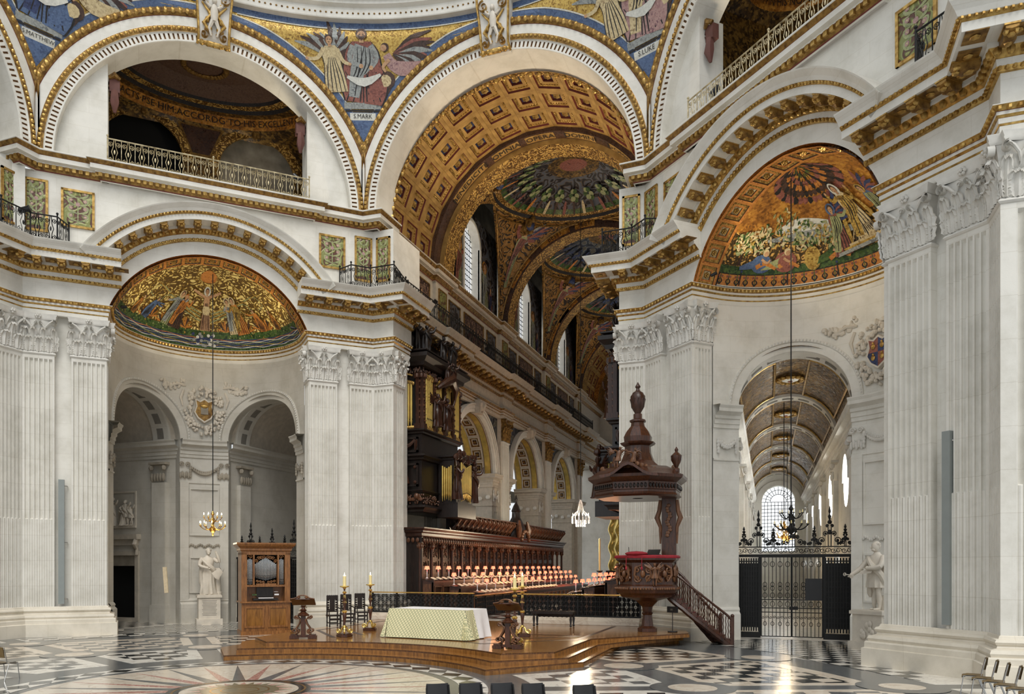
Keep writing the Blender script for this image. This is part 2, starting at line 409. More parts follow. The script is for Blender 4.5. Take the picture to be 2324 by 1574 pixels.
marble('marble_grey',sr(100,102,102),sr(64,66,68),.17,1.4,.5)
marble('marble_black',sr(46,48,48),sr(88,88,84),.12,1.2,.5)
marble('marble_red',sr(166,112,100),sr(214,190,176),.2,5.0,.7)
marble('marble_green',sr(122,110,82),sr(84,80,58),.2,6.0,.6)
plain('statue',sr(206,198,184),.5,var=.1,scale=3,bmp=.004,bs=24)
wood('oak',sr(152,102,54),sr(96,58,26),.3)
wood('oak_floor',sr(160,112,58),sr(116,74,32),.13,1.2)
wood('oak_riser',sr(150,102,46),sr(96,60,24),.22,1.2)
wood('nosing',sr(126,82,38),sr(84,50,22),.22)
wood('walnut',sr(84,48,30),sr(40,22,14),.28)
wood('walnut_carved',sr(126,84,52),sr(58,34,20),.45)
wood('ebony',sr(40,30,26),sr(16,12,11),.35)
wood('stall',sr(72,42,28),sr(28,16,12),.34)
wood('stall_carved',sr(110,70,44),sr(36,22,16),.42)
plain('iron',sr(22,22,22),.5,.3,var=.3)
plain('iron_grey',sr(96,92,84),.5,.4,var=.2)
plain('gilt_iron',sr(224,210,172),.45,.3,var=.25,scale=5,c2=sr(120,104,70))
plain('brass',sr(196,154,82),.25,.9,var=.15)
plain('steel',sr(190,190,188),.25,.9,var=.1)
plain('tin_pipe',sr(196,200,202),.22,.85,var=.1)
plain('plastic_black',sr(22,22,24),.35,0,var=.2)
plain('chair_brown',sr(104,82,42),.38,0,var=.2,scale=6)
plain('speaker_grey',sr(140,146,144),.5,.1,var=.04)
plain('velvet',sr(146,34,44),.85,0,var=.2,scale=8)
plain('carpet',sr(120,32,34),.95,0,var=.2,scale=10)
plain('linen',sr(238,236,236),.85,0,var=.04)
plain('paper',sr(232,214,180),.8,0,var=.1,scale=9)
plain('void',sr(8,8,8),.9,0,var=.1)
plain('wax',sr(240,222,160),.5,0,var=.05)
plain('lead',sr(44,46,48),.6,0,var=.1)
plain('brick_red',sr(104,66,58),.7,.0,var=.15)
plain('lamp_stem',sr(232,230,226),.4,0,var=.03)
glow('daylight_glass',(.93,.97,1,1),1.3); glow('daylight_aisle',(.96,.98,1,1),17.0); glow('daylight_dim',(.93,.97,1,1),.9)
glow('flame',(1,.78,.40,1),14); glow('bulb',(1,.80,.5,1),16); glow('lamp_shade',(1,.22,.11,1),2.0); glow('lamp_core',(1,.6,.36,1),6)
glow('spot_face',(1,.86,.66,1),14)
def damask():
    m,nt,p=base('damask',.6); co=coord(nt)
    mp=N(nt,'ShaderNodeMapping'); mp.inputs['Rotation'].default_value=(0,0,0); nt.links.new(co,mp.inputs[0])
    s=N(nt,'ShaderNodeSeparateXYZ'); nt.links.new(co,s.inputs[0])
    h=N(nt,'ShaderNodeMath',operation='ADD'); nt.links.new(s.outputs[0],h.inputs[0]); nt.links.new(s.outputs[1],h.inputs[1])
    outs=[]
    for op in('ADD','SUBTRACT'):
        q=N(nt,'ShaderNodeMath',operation=op); nt.links.new(h.outputs[0],q.inputs[0]); nt.links.new(s.outputs[2],q.inputs[1])
        k=N(nt,'ShaderNodeMath',operation='MULTIPLY'); k.inputs[1].default_value=26; nt.links.new(q.outputs[0],k.inputs[0])
        z=N(nt,'ShaderNodeMath',operation='SINE'); nt.links.new(k.outputs[0],z.inputs[0])
        y=N(nt,'ShaderNodeMath',operation='ABSOLUTE'); nt.links.new(z.outputs[0],y.inputs[0]); outs.append(y.outputs[0])
    mn=N(nt,'ShaderNodeMath',operation='MINIMUM'); nt.links.new(outs[0],mn.inputs[0]); nt.links.new(outs[1],mn.inputs[1])
    nt.links.new(ramp(nt,mn.outputs[0],[(.16,sr(140,150,116)),(.34,sr(218,210,166)),(1,sr(228,221,180))]),p.inputs['Base Color'])
damask()
# ---------------------------------------------------------------- floor
def clip(poly,edges):
    for (ax,ay),(bx,by) in edges:
        out=[]
        for i in range(len(poly)):
            p,q=poly[i],poly[(i+1)%len(poly)]
            sp=(bx-ax)*(p[1]-ay)-(by-ay)*(p[0]-ax); sq=(bx-ax)*(q[1]-ay)-(by-ay)*(q[0]-ax)
            if sp>=0: out.append(p)
            if (sp>=0)!=(sq>=0):
                t=sp/(sp-sq); out.append((p[0]+(q[0]-p[0])*t,p[1]+(q[1]-p[1])*t))
        poly=out
        if not poly: return []
    return poly
def area(p): return abs(sum(p[i][0]*p[(i+1)%len(p)][1]-p[(i+1)%len(p)][0]*p[i][1] for i in range(len(p))))/2
def polar(r,a): return (C0[0]+r*math.cos(a),C0[1]+r*math.sin(a))
fb=B('marble_grey'); fb.box(-24,64,-34,40,-.4,0)
floor=fb.build('floor',smooth=0,kind='structure')
def piece(name,pts,z,mat,h=None):
    b=B(mat); c=(sum(p[0] for p in pts)/len(pts),sum(p[1] for p in pts)/len(pts))
    b.prism([(x-c[0],y-c[1]) for x,y in pts],-.003,0,bottom=False)
    return b.build(name,floor,(c[0],c[1],z),smooth=0)
def ringpts(r,n=64,a0=0,a1=2*pi): return [polar(r,a0+(a1-a0)*k/n) for k in range(n)]
def ringmesh(name,r0,r1,z,mat,n=96):
    b=B(mat); b.grid([[polar(r,2*pi*k/n)+(z,) for k in range(n)] for r in(r0,r1)],close=True); return b.build(name,floor,smooth=0)
# central star
piece('star_ground',ringpts(4.75,96),.004,'marble_cream')
for k in range(32):
    a=2*pi*(k+.5)/32; hw=.095
    pts=[polar(1.5,a-hw*.95),polar(4.62,a),polar(1.5,a+hw*.95)]
    if k%2: pts=[polar(1.5,a-hw*1.1),polar(4.7,a),polar(1.5,a+hw*1.1)]
    piece('star_ray',pts,.008+.001*(k%2),'marble_red' if k%2==0 else 'marble_grey')
ringmesh('black_ring',1.30,1.58,.012,'marble_black'); ringmesh('brass_ring',1.42,1.47,.014,'brass')
piece('inner_disc',ringpts(1.30,48),.010,'marble_cream')
for k in range(32):
    a=2*pi*k/32; piece('inner_ray',[polar(.86,a-.09),polar(1.18,a),polar(.86,a+.09)],.012,'marble_red' if k%2 else 'marble_green')
piece('brass_plaque',ringpts(.86,40),.014,'marble_green'); ringmesh('plaque_ring',.62,.66,.016,'brass'); ringmesh('plaque_ring',.40,.43,.016,'brass')
ringmesh('diamond_band',5.02,5.66,.004,'marble_white')
nd=44
for k in range(nd):
    a=2*pi*k/nd; d=pi/nd*.98
    piece('diamond_tile',[polar(5.34,a-d),polar(5.03,a),polar(5.34,a+d),polar(5.65,a)],.007,'marble_black' if k%4 else 'marble_grey')
# sixteen bays of chequered panels in two rings
SEG=22.5
tiles=[]
def in_plat(x,y): return x>3.0 and -6.3<y<5.6 and x<16
for ring,(r0,r1,ground,ts) in enumerate(((6.75,9.95,'marble_white',.52),(10.85,14.9,'marble_cream',.56),(16.3,17.7,'marble_white',.5))):
    for k in range(-5,6):
        a0,a1=rad(k*SEG),rad((k+1)*SEG); am=(a0+a1)/2
        g0,g1=.32/r0,.32/r1
        P=[polar(r0,a0+g0),polar(r1,a0+g1),polar(r1,a1-g1),polar(r0,a1-g0)]
        mid=polar((r0+r1)/2,am)
        if in_plat(*mid) and k in(-1,0): continue
        if ring==2 and k not in(-4,-3,2,3): continue
        n=6
        outer=[polar(r1,a0+g1+(a1-a0-2*g1)*j/n) for j in range(n+1)]; inner=[polar(r0,a1-g0-(a1-a0-2*g0)*j/n) for j in range(n+1)]
        G=outer+inner; wall=None
        if ring==2:
            ph=rad(45 if k>0 else -45); nn=(math.cos(ph),math.sin(ph)); q0=((AP-.36)*nn[0],(AP-.36)*nn[1]); tt=(-nn[1],nn[0])
            wall=(q0,(q0[0]+tt[0],q0[1]+tt[1])); G=clip(G,[wall])
            if len(G)<3: continue
        piece('panel_ground',G,.004,ground)
        m=.34 if ring<2 else .12; Q=[polar(r0+m,a0+g0+m/r0),polar(r1-m,a0+g1+m/r1),polar(r1-m,a1-g1-m/r1),polar(r0+m,a1-g0-m/r0)]
        ed=[(Q[i],Q[(i+1)%4]) for i in range(4)]+([wall] if wall else [])
        ca,sa=math.cos(am),math.sin(am)
        for i in range(-7,8):
            for j in range(-7,8):
                if (i+j)%2: continue
                cx,cy=i*ts,j*ts
                sq=[(mid[0]+(cx+dx)*ca-(cy+dy)*sa,mid[1]+(cx+dx)*sa+(cy+dy)*ca) for dx,dy in((-ts/2,-ts/2),(ts/2,-ts/2),(ts/2,ts/2),(-ts/2,ts/2))]
                c=clip(sq,ed)
                if len(c)>2 and area(c)>.02:
                    m_=(sum(p[0] for p in c)/len(c),sum(p[1] for p in c)/len(c))
                    if in_plat(*m_): continue
                    tiles.append((c,m_,'marble_black' if (k+ring)%3 else 'marble_grey'))
for k in range(-5,6):
    for r,rg,rc in((10.4,.98,.56),(15.35,1.0,.5)):
        x,y=polar(r,rad(k*SEG))
        if in_plat(x,y): continue
        for q,z,mt,nm in((rg,.011,'marble_grey','roundel_border'),(rc,.015,'marble_cream','roundel')):
            piece(nm,[(x+q*math.cos(2*pi*j/28),y+q*math.sin(2*pi*j/28)) for j in range(28)],z,mt)
# chequered pavement inside the two diagonal bays and in the aisles
def loc2w(phi,u,v):
    n=(math.cos(rad(phi)),math.sin(rad(phi))); return ((AP+v)*n[0]+u*n[1],(AP+v)*n[1]-u*n[0])
for phi in(45,-45):
    P=[(-4.1,-.2)]+[(-4.1*math.cos(t),1+4.1*math.sin(t)) for t in [pi*k/16 for k in range(17)]]+[(4.1,-.2)]
    piece('apse_ground',[loc2w(phi,u,v) for u,v in P][::-1],.004,'marble_white')
    t=.42
    for i in range(-10,11):
        for j in range(0,13):
            if (i+j)%2: continue
            u,v=i*t,j*t-.1
            if u*u+max(0,v-1)**2>3.85**2: continue
            c=[loc2w(phi,u+dx,v+dy) for dx,dy in((-t/2,-t/2),(-t/2,t/2),(t/2,t/2),(t/2,-t/2))]
            tiles.append((c,loc2w(phi,u,v),'marble_black'))
tiles.sort(key=lambda q:(q[1][0]-CAMP[0])**2+(q[1][1]-CAMP[1])**2)
rest=B('marble_black')
vis=[q for q in tiles if -.5<math.atan2(q[1][1]-CAMP[1],q[1][0]-CAMP[0])-YAW<.75]
for q in vis[:170]: piece('floor_tile',q[0],.008,q[2])
for q in vis[170:]: rest.m=q[2]; rest.prism([(x,y) for x,y in q[0]],.004,.008,bottom=False)
rest.build('far_floor_tiles',floor,smooth=0,kind='stuff')
# ---------------------------------------------------------------- classical parts in wall space: u along the wall, v into the wall, z up
def side_frame(phi): return (AP*math.cos(rad(phi)),AP*math.sin(rad(phi)),0),rad(phi-90)
def shaft_mesh(w,nf,name='shaft',th=.32):
    b=B('stone_shaft'); mrg=.05; p=(w-2*mrg)/nf; fl=p*.72
    def plan(cable):
        L=[(-w/2,th),(-w/2,0)]
        for k in range(nf):
            c=-w/2+mrg+p*(k+.5)
            L.append((c-fl/2,0))
            if cable:
                L+=[(c-fl*.44,.03),(c-fl*.25,.006),(c,-.004),(c+fl*.25,.006),(c+fl*.44,.03)]
            else:
                L+=[(c-fl*.46,.05),(c-fl*.25,.085),(c,.098),(c+fl*.25,.085),(c+fl*.46,.05)]
            L.append((c+fl/2,0))
        return L+[(w/2,0),(w/2,th)]
    A,Cb=plan(False),plan(True)
    b.grid([[(x,y,z) for x,y in Cb] for z in(1.15,4.72)]); b.grid([[(x,y,4.72) for x,y in Cb],[(x,y,4.76) for x,y in A]])
    b.grid([[(x,y,z) for x,y in A] for z in(4.76,11.12)])
    b.grid([[(x,y,11.12) for x,y in A],[(x,min(y,.0) if y<.2 else y,11.2) for x,y in A],[(x,min(y,.0) if y<.2 else y,11.38) for x,y in A]])
    b.m='stone_carved'
    sweep(b,[(0,11.34),(.03,11.36),(.06,11.4),(.03,11.45),(0,11.47)],[(-w/2,th),(-w/2,0),(w/2,0),(w/2,th)])
    return b.mesh(name,.5)
def acanthus(b,x,z,w,h,out=.14,y0=-.03):
    out*=1.15
    # one leaf: lobed, ribbed, curling over at the tip
    R=[]; n=15
    for i in range(n+1):
        t=i/n; lob=.80+.24*math.cos(2*pi*3.5*t+pi*.2)**2
        wd=lob*(.72+.5*math.sin(pi*min(1,t*1.15))**.8)*(1 if t<.8 else 1-(t-.8)*2.6)
        o=.02+.09*t if t<.62 else .076+.21*((t-.62)/.38)**1.4
        zz=t if t<.93 else .93-(t-.93)*1.1
        r=[]
        for k in range(9):
            fx=(k-4)/8; dy=(.03 if k%2 else -.012)-.03*math.cos(fx*pi)*(1.2 if k==4 else .4)+abs(fx)*.05
            r.append((x+fx*w*wd*1.06,y0-out*o/.28+dy,z+h*zz*1.02+abs(fx)*h*.10*math.cos(2*pi*3.5*t)))
        R.append(r)
    b.grid(R)
def scroll(b,x,y,z,r,sg,wd=.10):
    P=spiral((0,0),r,r*.12,pi/2,1.6*sg*-1,22)
    rows=[]
    for k,(px,pz) in enumerate(P):
        f=1-.35*k/22
        rows.append([(x+px*.98,y-wd*f,z+pz),(x+px,y-wd*f*.4,z+pz),(x+px,y+.04,z+pz)])
    b.grid(rows)
    b.lathe([(r*.95,0),(r*.95,.001)],12) if False else None
def capital_mesh(w,name='capital',mat='stone_carved',full=True):
    b=B(mat)
    # bell
    b.grid([[(-w/2*f,.30,z),(-w/2*f,-o,z),(0,-o-.01,z),(w/2*f,-o,z),(w/2*f,.30,z)] for z,f,o in((0,.97,.0),(.5,.96,.01),(1.0,.99,.05),(1.28,1.06,.10))])
    nl=max(2,round(w/.44)); lw=w/nl
    for k in range(nl): acanthus(b,-w/2+lw*(k+.5),.0,lw*1.05,.60,.17,-.02)
    for k in range(nl-1): acanthus(b,-w/2+lw*(k+1),.02,lw*.98,.98,.22,-.015)
    for s in(-1,1): acanthus(b,s*(w/2-.02),.02,lw*.8,.98,.22,-.0)
    # caulicoles and volutes
    for s in(-1,1):
        b.tube([(s*w*.20,-.06,.80),(s*w*.24,-.12,1.0),(s*w*.36,-.17,1.16),(s*w*.47,-.2,1.25)],[.035,.04,.045,.03],6)
        scroll(b,s*(w/2-.02),-.16,1.14,.15,s,.12)
        b.tube([(s*w*.20,-.06,.80),(s*w*.16,-.12,1.02),(s*w*.08,-.15,1.16)],[.03,.034,.02],6)
        scroll(b,s*w*.085,-.13,1.12,.085,-s,.07)
        b.ball((s*w*.2,-.09,.98),(.05,.04,.05),6,4)
    # abacus with hollow front and a flower
    rows=[]
    for z,e in((1.27,.0),(1.33,.04),(1.38,.03),(1.48,.08),(1.5,.08)):
        rows.append([(-w/2*1.08-e,.3,z),(-w/2*1.08-e,-.22-e,z)]+[(w*1.08*(t-.5),-.22-e+.12*math.sin(pi*t),z) for t in(.12,.25,.375,.5,.625,.75,.88)]+[(w/2*1.08+e,-.22-e,z),(w/2*1.08+e,.3,z)])
    b.grid(rows); b.poly(rows[-1])
    for k in range(6):
        a=2*pi*k/6; b.ball((.075*math.cos(a),-.20,1.40+.075*math.sin(a)),(.05,.05,.05),6,4)
    b.ball((0,-.25,1.40),.05,6,4)
    return b.mesh(name,.9)
def egg_row(b,pts,r=(.085,.07,.11)):
    for p in pts: b.ball(p,r,6,4)
def rosette(b,c,r,n=6,d=.06,mat='gold'):
    # flower in the xz plane looking to -y
    b.m=mat
    for k in range(n):
        a=2*pi*k/n; b.ball((c[0]+r*.58*math.cos(a),c[1]-d*.5,c[2]+r*.58*math.sin(a)),(r*.42,d,r*.42),6,4)
    b.ball((c[0],c[1]-d,c[2]),(r*.3,d,r*.3),6,4)
def coffer_mesh(w,h,name,rib='gilt_plaster',field='m_navy',orn='gold',edge='redline',rib2=None,deep=.16,fl=.62):
    # square coffer in xz looking to -y: rib frame, egg moulding, sunk field, flower
    b=B(rib); k=.13
    def fr(x0,z0,x1,z1,y0,y1,m):
        b.m=m
        A=[(-x0,y0,-z0),(x0,y0,-z0),(x0,y0,z0),(-x0,y0,z0)];C=[(-x1,y1,-z1),(x1,y1,-z1),(x1,y1,z1),(-x1,y1,z1)]
        b.grid([A,C],close=True)
    W,H=w/2,h/2; g=min(w,h)
    fr(W,H,W-k*g,H-k*g,0,0,rib); fr(W-k*g,H-k*g,W-k*g*1.1,H-k*g*1.1,0,deep*.35,edge)
    fr(W-k*g*1.1,H-k*g*1.1,W-k*g*1.9,H-k*g*1.9,deep*.35,deep*.55,orn)
    fr(W-k*g*1.9,H-k*g*1.9,W-k*g*2.5,H-k*g*2.5,deep*.55,deep*.55,rib2 or rib); fr(W-k*g*2.5,H-k*g*2.5,W-k*g*2.55,H-k*g*2.55,deep*.55,deep,edge)
    b.m=field; x,z=W-k*g*2.55,H-k*g*2.55; b.poly([(-x,deep,-z),(x,deep,-z),(x,deep,z),(-x,deep,z)])
    rosette(b,(0,deep,0),min(x,z)*fl*1.25,6,.07,orn)
    b.m=orn
    q=W-k*g*1.5;q2=H-k*g*1.5; s=.11
    for sx in(-1,1):
        n=max(3,int(2*q2/s)); 
        for i in range(n): b.ball((sx*q,deep*.38,-q2+2*q2*(i+.5)/n),(.03,.03,.045),5,3)
        n=max(3,int(2*q/s))
        for i in range(n): b.ball((-q+2*q*(i+.5)/n,deep*.38,sx*q2),(.045,.03,.03),5,3)
    return b.mesh(name,.5)
def modillion_mesh(name='modillion'):
    b=B('gold_dull')
    S=[(0,.02,.0),(.16,.0,-.03),(.36,.03,-.10),(.5,.06,-.03),(.6,.05,.04)]
    rows=[]
    for y,dz,d in S: rows.append([(-.13,-y,.17),(-.13,-y,-.02+dz+d),(0,-y,-.05+dz+d),(.13,-y,-.02+dz+d),(.13,-y,.17)])
    b.grid(rows); b.poly(rows[-1]); b.poly(rows[0][::-1])
    b.m='gold'
    for s in(-1,1): b.ball((s*.1,-.5,.02),(.07,.09,.07),6,4)
    b.ball((0,-.25,-.07),(.1,.16,.06),6,4); b.ball((0,-.5,-.05),(.09,.09,.05),6,4)
    b.box(-.16,.16,-.62,-.02,.13,.17)
    return b.mesh(name,.6)
CORN=['gold',(0,0),(.07,.01),(.11,.12),'stone',(.09,.125),(.11,.29),'gold',(.13,.30),(.30,.47),'stone',(.34,.48),(.34,.58),(.98,.58),(.98,.80),'gold',(1.0,.81),(1.06,.89),'stone',(1.08,.895),(1.14,1.0),(1.28,1.16),(1.30,1.2),(0,1.22)]
ARCHI=['stone',(-.4,0),(0,0),(.02,.02),(.02,.19),'gold',(.03,.195),(.045,.235),'stone',(.05,.24),(.05,.36),'redline',(.055,.365),'gold',(.06,.37),(.10,.42),'stone',(.10,.425),(.10,.5),'redline',(.11,.51),'gold',(.12,.515),(.2,.62),'stone',(.2,.64),(0,.66)]
PBASE=['stone_base',(.0,1.2),(.03,1.18),(.05,1.12),(.11,1.10),(.14,1.04),(.11,.98),(.08,.96),(.1,.90),(.19,.86),(.24,.86),(.27,.78),(.24,.70),(.30,.70),(.32,.66),(.32,.52),(.38,.50),(.38,.0)]
STRING=['stone',(0,0),(.06,.02),'redline',(.08,.06),'gold_dull',(.1,.11),(.22,.26),'redline',(.23,.27),'stone',(.25,.29),(.25,.31),(.42,.34),(.42,.52),'redline',(.43,.53),'gold_dull',(.44,.54),(.54,.66),'stone',(.56,.68),(.56,.72),(0,.74)]
MOD=modillion_mesh()
CAPS={}
def capital_for(w):
    if w not in CAPS: CAPS[w]=(capital_mesh(w),shaft_mesh(w,max(3,round(w/.185))))
    return CAPS[w]
def pilaster(parent,u,v,w,ang=0,name='pilaster',z=0):
    e=empty(name,(u,v,z),ang,parent)
    cm,sm=capital_for(w); put('shaft',sm,e); put('capital',cm,e,(0,0,11.46)); return e
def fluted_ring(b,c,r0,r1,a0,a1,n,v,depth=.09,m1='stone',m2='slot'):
    for k in range(n):
        s0=a0+(a1-a0)*k/n; s3=a0+(a1-a0)*(k+1)/n; s1=s0+(s3-s0)*.30; s2=s0+(s3-s0)*.70
        P=lambda r,a,y:(c[0]+r*math.cos(a),y,c[1]+r*math.sin(a))
        ra,rb=r0+.04,r1-.04
        b.m=m1
        b.poly([P(r0,s0,v),P(r0,s3,v),P(ra,s3,v),P(ra,s0,v)]); b.poly([P(rb,s0,v),P(rb,s3,v),P(r1,s3,v),P(r1,s0,v)])
        b.poly([P(ra,s0,v),P(ra,s1,v),P(rb,s1,v),P(rb,s0,v)]); b.poly([P(ra,s2,v),P(ra,s3,v),P(rb,s3,v),P(rb,s2,v)])
        b.m=m2; d=v+depth
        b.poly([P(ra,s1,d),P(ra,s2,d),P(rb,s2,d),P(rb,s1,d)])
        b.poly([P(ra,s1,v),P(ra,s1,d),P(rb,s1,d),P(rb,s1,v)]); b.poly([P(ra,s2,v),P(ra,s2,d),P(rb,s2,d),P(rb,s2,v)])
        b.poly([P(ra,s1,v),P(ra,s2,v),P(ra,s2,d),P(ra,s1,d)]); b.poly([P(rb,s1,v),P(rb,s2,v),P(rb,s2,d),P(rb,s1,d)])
def clampu(u,v,z): return (max(-6.75,min(6.75,u)),v,z)
def great_arch(root,deep,a0=0,a1=pi):
    # archivolt of one of the eight great arches: flutes, guilloche, plain band, leaf moulding
    c=(0,ZS)
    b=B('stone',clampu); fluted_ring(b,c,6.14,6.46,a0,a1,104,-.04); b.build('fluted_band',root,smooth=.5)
    b=B('stone',clampu)
    sweep_arc(b,['stone',(-deep,.0),(0,0),(.04,.02),(.04,.04)],c,6.10,a0,a1,64,close_ends=False)
    sweep_arc(b,['stone',(.04,.0),(.10,.02),'gold_dull',(.10,.03),(.12,.10),(.12,.2),(.10,.26),'stone',(.09,.28),(.09,.66),'redline',(.10,.68),'gold_dull',(.12,.69),(.2,.78),(.22,.92),'gold',(.18,.96),(.0,1.0)],c,6.46,a0,a1,64,close_ends=False)
    b.build('archivolt',root,smooth=.6)
    b=B('gold')
    for r,st,rr in((6.62,.2,(.085,.05,.085)),(7.30,.30,(.10,.06,.14))):
        n=int(r*(a1-a0)/st)
        for k in range(n):
            a=a0+(a1-a0)*(k+.5)/n; u=r*math.cos(a)
            if abs(u)<6.72: b.ball((u,-.13 if r<7 else -.2,ZS+r*math.sin(a)),rr,6,4)
    b.build('gilded_ornament',root,kind='stuff')
def keystone(root):
    k=empty('keystone',(0,-.02,0),0,root)
    b=B('stone_carved')
    S=[(25.45,.66,.10),(25.7,.62,.34),(26.2,.64,.42),(26.8,.68,.5),(27.3,.72,.62),(27.9,.74,.68)]
    rows=[[(-w,.1,z),(-w,-o,z),(w,-o,z),(w,.1,z)] for z,w,o in S]; b.grid(rows); b.poly(rows[0]); b.poly(rows[-1]); b.build('block',k)
    g=B('gold')
    for s in(-1,1):
        g.tube([(s*w,-o-.02,z) for z,w,o in S],.055,6)
        scroll(g,s*.42,-.60,27.25,.26,s,.16); scroll(g,s*.40,-.40,25.75,.2,-s,.16)
        g.tube([(s*.1,-.42,25.8),(s*.42,-.5,26.2),(s*.12,-.52,26.6),(s*.5,-.6,27.0)],[.05,.09,.08,.04],6)
        for q in range(4): g.ball((s*(.18+.1*(q%2)),-.5,26.0+.36*q),(.1,.08,.14),6,4)
    g.tube([(-.66,-.36,25.42),(-.2,-.44,25.36),(.2,-.44,25.36),(.66,-.36,25.42)],[.06,.11,.11,.06],8)
    for q in range(5): g.ball((-.5+.25*q,-.44,25.36),.12,7,5)
    g.build('gilded_scrolls',k)
    f=B('statue')
    f.loft([(26.3,0,-.55,.13,.1),(26.6,0,-.58,.17,.12),(26.85,0,-.62,.15,.1),(26.98,0,-.64,.06,.06)],10); f.ball((0,-.68,27.12),(.11,.11,.14),8,6)
    for s in(-1,1): f.tube([(s*.14,-.62,26.84),(s*.32,-.62,26.98),(s*.4,-.62,27.26)],[.06,.05,.035],6); f.tube([(s*.06,-.54,26.35),(s*.2,-.52,26.0),(s*.12,-.48,25.7)],[.1,.07,.04],6)
    f.build('carved_cherub',k)
RC,ZC=4.42,12.0       # sphere of the apse half dome / segmental arch
AV=1.0; AR=4.15       # apse cylinder: centre depth and radius
E0=math.asin(1.58/RC)
def apse_pt(w,z,h=0):
    a=pi-w/AR; return ((AR-h)*math.cos(a),AV+(AR-h)*math.sin(a),z)
def cyl(w,v,z): return apse_pt(w,z,-v)       # wall space (w, depth, z) bent round the apse
AL=pi*AR; W1,W2=AL*.25,AL*.75; AHW=2.1; AZ=9.05   # two aisle arches in the apse wall
COF_S=None
def dome_map(x,y,h):
    e=E0+y/RC; a=pi/2-x/(RC*math.cos(E0)); r=RC-h
    return (r*math.cos(e)*math.cos(a),AV+r*math.cos(e)*math.sin(a),ZC+r*math.sin(e))
LEG=.76
def bay(phi,name):
    loc,rz=side_frame(phi)
    root=empty(name,loc,rz,kind='structure')
    # ---- piers
    for s in(-1,1):
        P=[(4.4,1.6),(4.4,.25),(7.1,.25),(7.1+LEG,.25-LEG),(7.1+LEG+1.3,.25-LEG+1.3)]
        if s<0: P=[(-x,y) for x,y in P][::-1]
        b=B('stone'); b.grid([[(x,y,z) for x,y in P] for z in(0,13.0)]); b.build('pier',root,smooth=0)
        Q=[(4.15,1.0),(4.15,0),(7.2,0),(7.2+LEG,-LEG),(7.2+LEG+1.2,-LEG+1.2)]
        if s<0: Q=[(-x,y) for x,y in Q][::-1]
        b=B('stone_base'); sweep(b,PBASE,Q,close_ends=False); b.build('pier_base',root,smooth=.6)
        pilaster(root,s*4.83 if not(s>0 and phi<0) else 5.0,0,1.3)
        pilaster(root,s*6.64,0,1.12)
        pilaster(root,s*4.15,.52,.86,s*-pi/2 if False else (pi/2 if s<0 else -pi/2))
        c=(7.2+LEG*.5,-LEG*.5); pilaster(root,s*c[0],c[1],1.08,-s*rad(45))
        c=(7.2+LEG+.42,-LEG+.42); pilaster(root,s*c[0],c[1],1.0,s*rad(45))
        # frieze and cornice
        C=[(3.62,0),(7.2,0),(7.2+LEG,-LEG),(7.2+LEG+1.35,-LEG+1.35)]
        if s<0: C=[(-x,y) for x,y in C][::-1]
        b=B('stone'); b.grid([[(x,y,z) for x,y in (C[1:] if s>0 else C[:-1])] for z in(13.6,14.5)]); sweep(b,CORN,C,14.42); b.build('cornice',root,smooth=.5)
        e=B('gold'); o=offs(C,.24)
        for x,y,a in along(o,.27): e.ball((x,y,14.83),(.10,.10,.13),6,4)
        for x,y,a in along(offs(C,.12),.16): e.ball((x,y,14.49),(.06,.05,.06),5,3)
        for x,y,a in along(offs(C,1.06),.14): e.ball((x,y,15.28),(.05,.05,.05),5,3)
        e.build('egg_moulding',root,kind='stuff')
        for x,y,a in along(offs(C,.36),.86): put('modillion',MOD,root,(x,y,14.83),a)
        cf=B('gold_dull')
        for x,y,a in along(offs(C,.66),.86):
            M=Matrix.Translation((x,y,0))@Matrix.Rotation(a,4,'Z'); q=B('gold_dull'); q.box(.17,.69,-.24,.24,14.975,14.99); q.m='gold'; q.ball((.43,0,14.96),(.12,.12,.05),6,4); cf.add(q,M)
        cf.build('soffit_panel',root,kind='stuff')
    # ---- architrave running round the apse
    L=[(-7.2-LEG-1.2,-LEG+1.2),(-7.2-LEG,-LEG),(-7.2,0),(-4.15,0),(-4.15,1.0)]
    arc=[apse_pt(AL*k/40,0)[:2] for k in range(1,40)]
    path=L+arc+[(-x,y) for x,y in L][::-1]
    b=B('stone'); sweep(b,ARCHI,path,12.98,close_ends=False); b.build('architrave',root,smooth=.4)
    g=B('gold')
    for x,y,a in along(offs(path,.17),.2): g.ball((x,y,13.53),(.07,.05,.07),5,3)
    g.build('gilded_beads',root,kind='stuff')
    # ---- wall above with the segmental arch
    b=B('stone'); arch_face(b,-7.2,7.2,13.6,18.75,0,ZC,RC,0,n=48); b.build('attic_face',root,smooth=0)
    b=B('stone')
    for s in(-1,1): b.grid([[(s*7.2,0,z),(s*(7.2+LEG),-LEG,z),(s*(7.2+LEG+2),-LEG+2,z)] for z in(15.0,18.75)])
    b.build('attic_return',root,smooth=0)
    b=B('stone'); sweep_arc(b,CORN,(0,ZC),4.96,rad(34),pi-rad(34),56); b.build('arched_cornice',root,smooth=.5)
    e=B('gold'); n=46
    for rr,dz,y,q,st in((4.96+.38,0,-.24,(.11,.09,.11),.27),(4.96+.07,0,-.12,(.06,.05,.06),.16),(4.96+.85,0,-1.05,(.05,.05,.05),.14)):
        n=int(rr*(pi-2*rad(36))/st)
        for k in range(n):
            a=rad(36)+(pi-2*rad(36))*(k+.5)/n; e.ball((rr*math.cos(a),y,ZC+rr*math.sin(a)),q,6,4)
    e.build('egg_moulding',root,kind='stuff')
    n=15
    for k in range(n):
        a=rad(40)+(pi-rad(80))*k/(n-1); r=4.96+.42
        put('modillion',MOD,root,mx=Matrix.Translation((r*math.cos(a),-.34,ZC+r*math.sin(a)))@Matrix.Rotation(pi/2-a,4,'Y')@Matrix.Scale(.95,4))
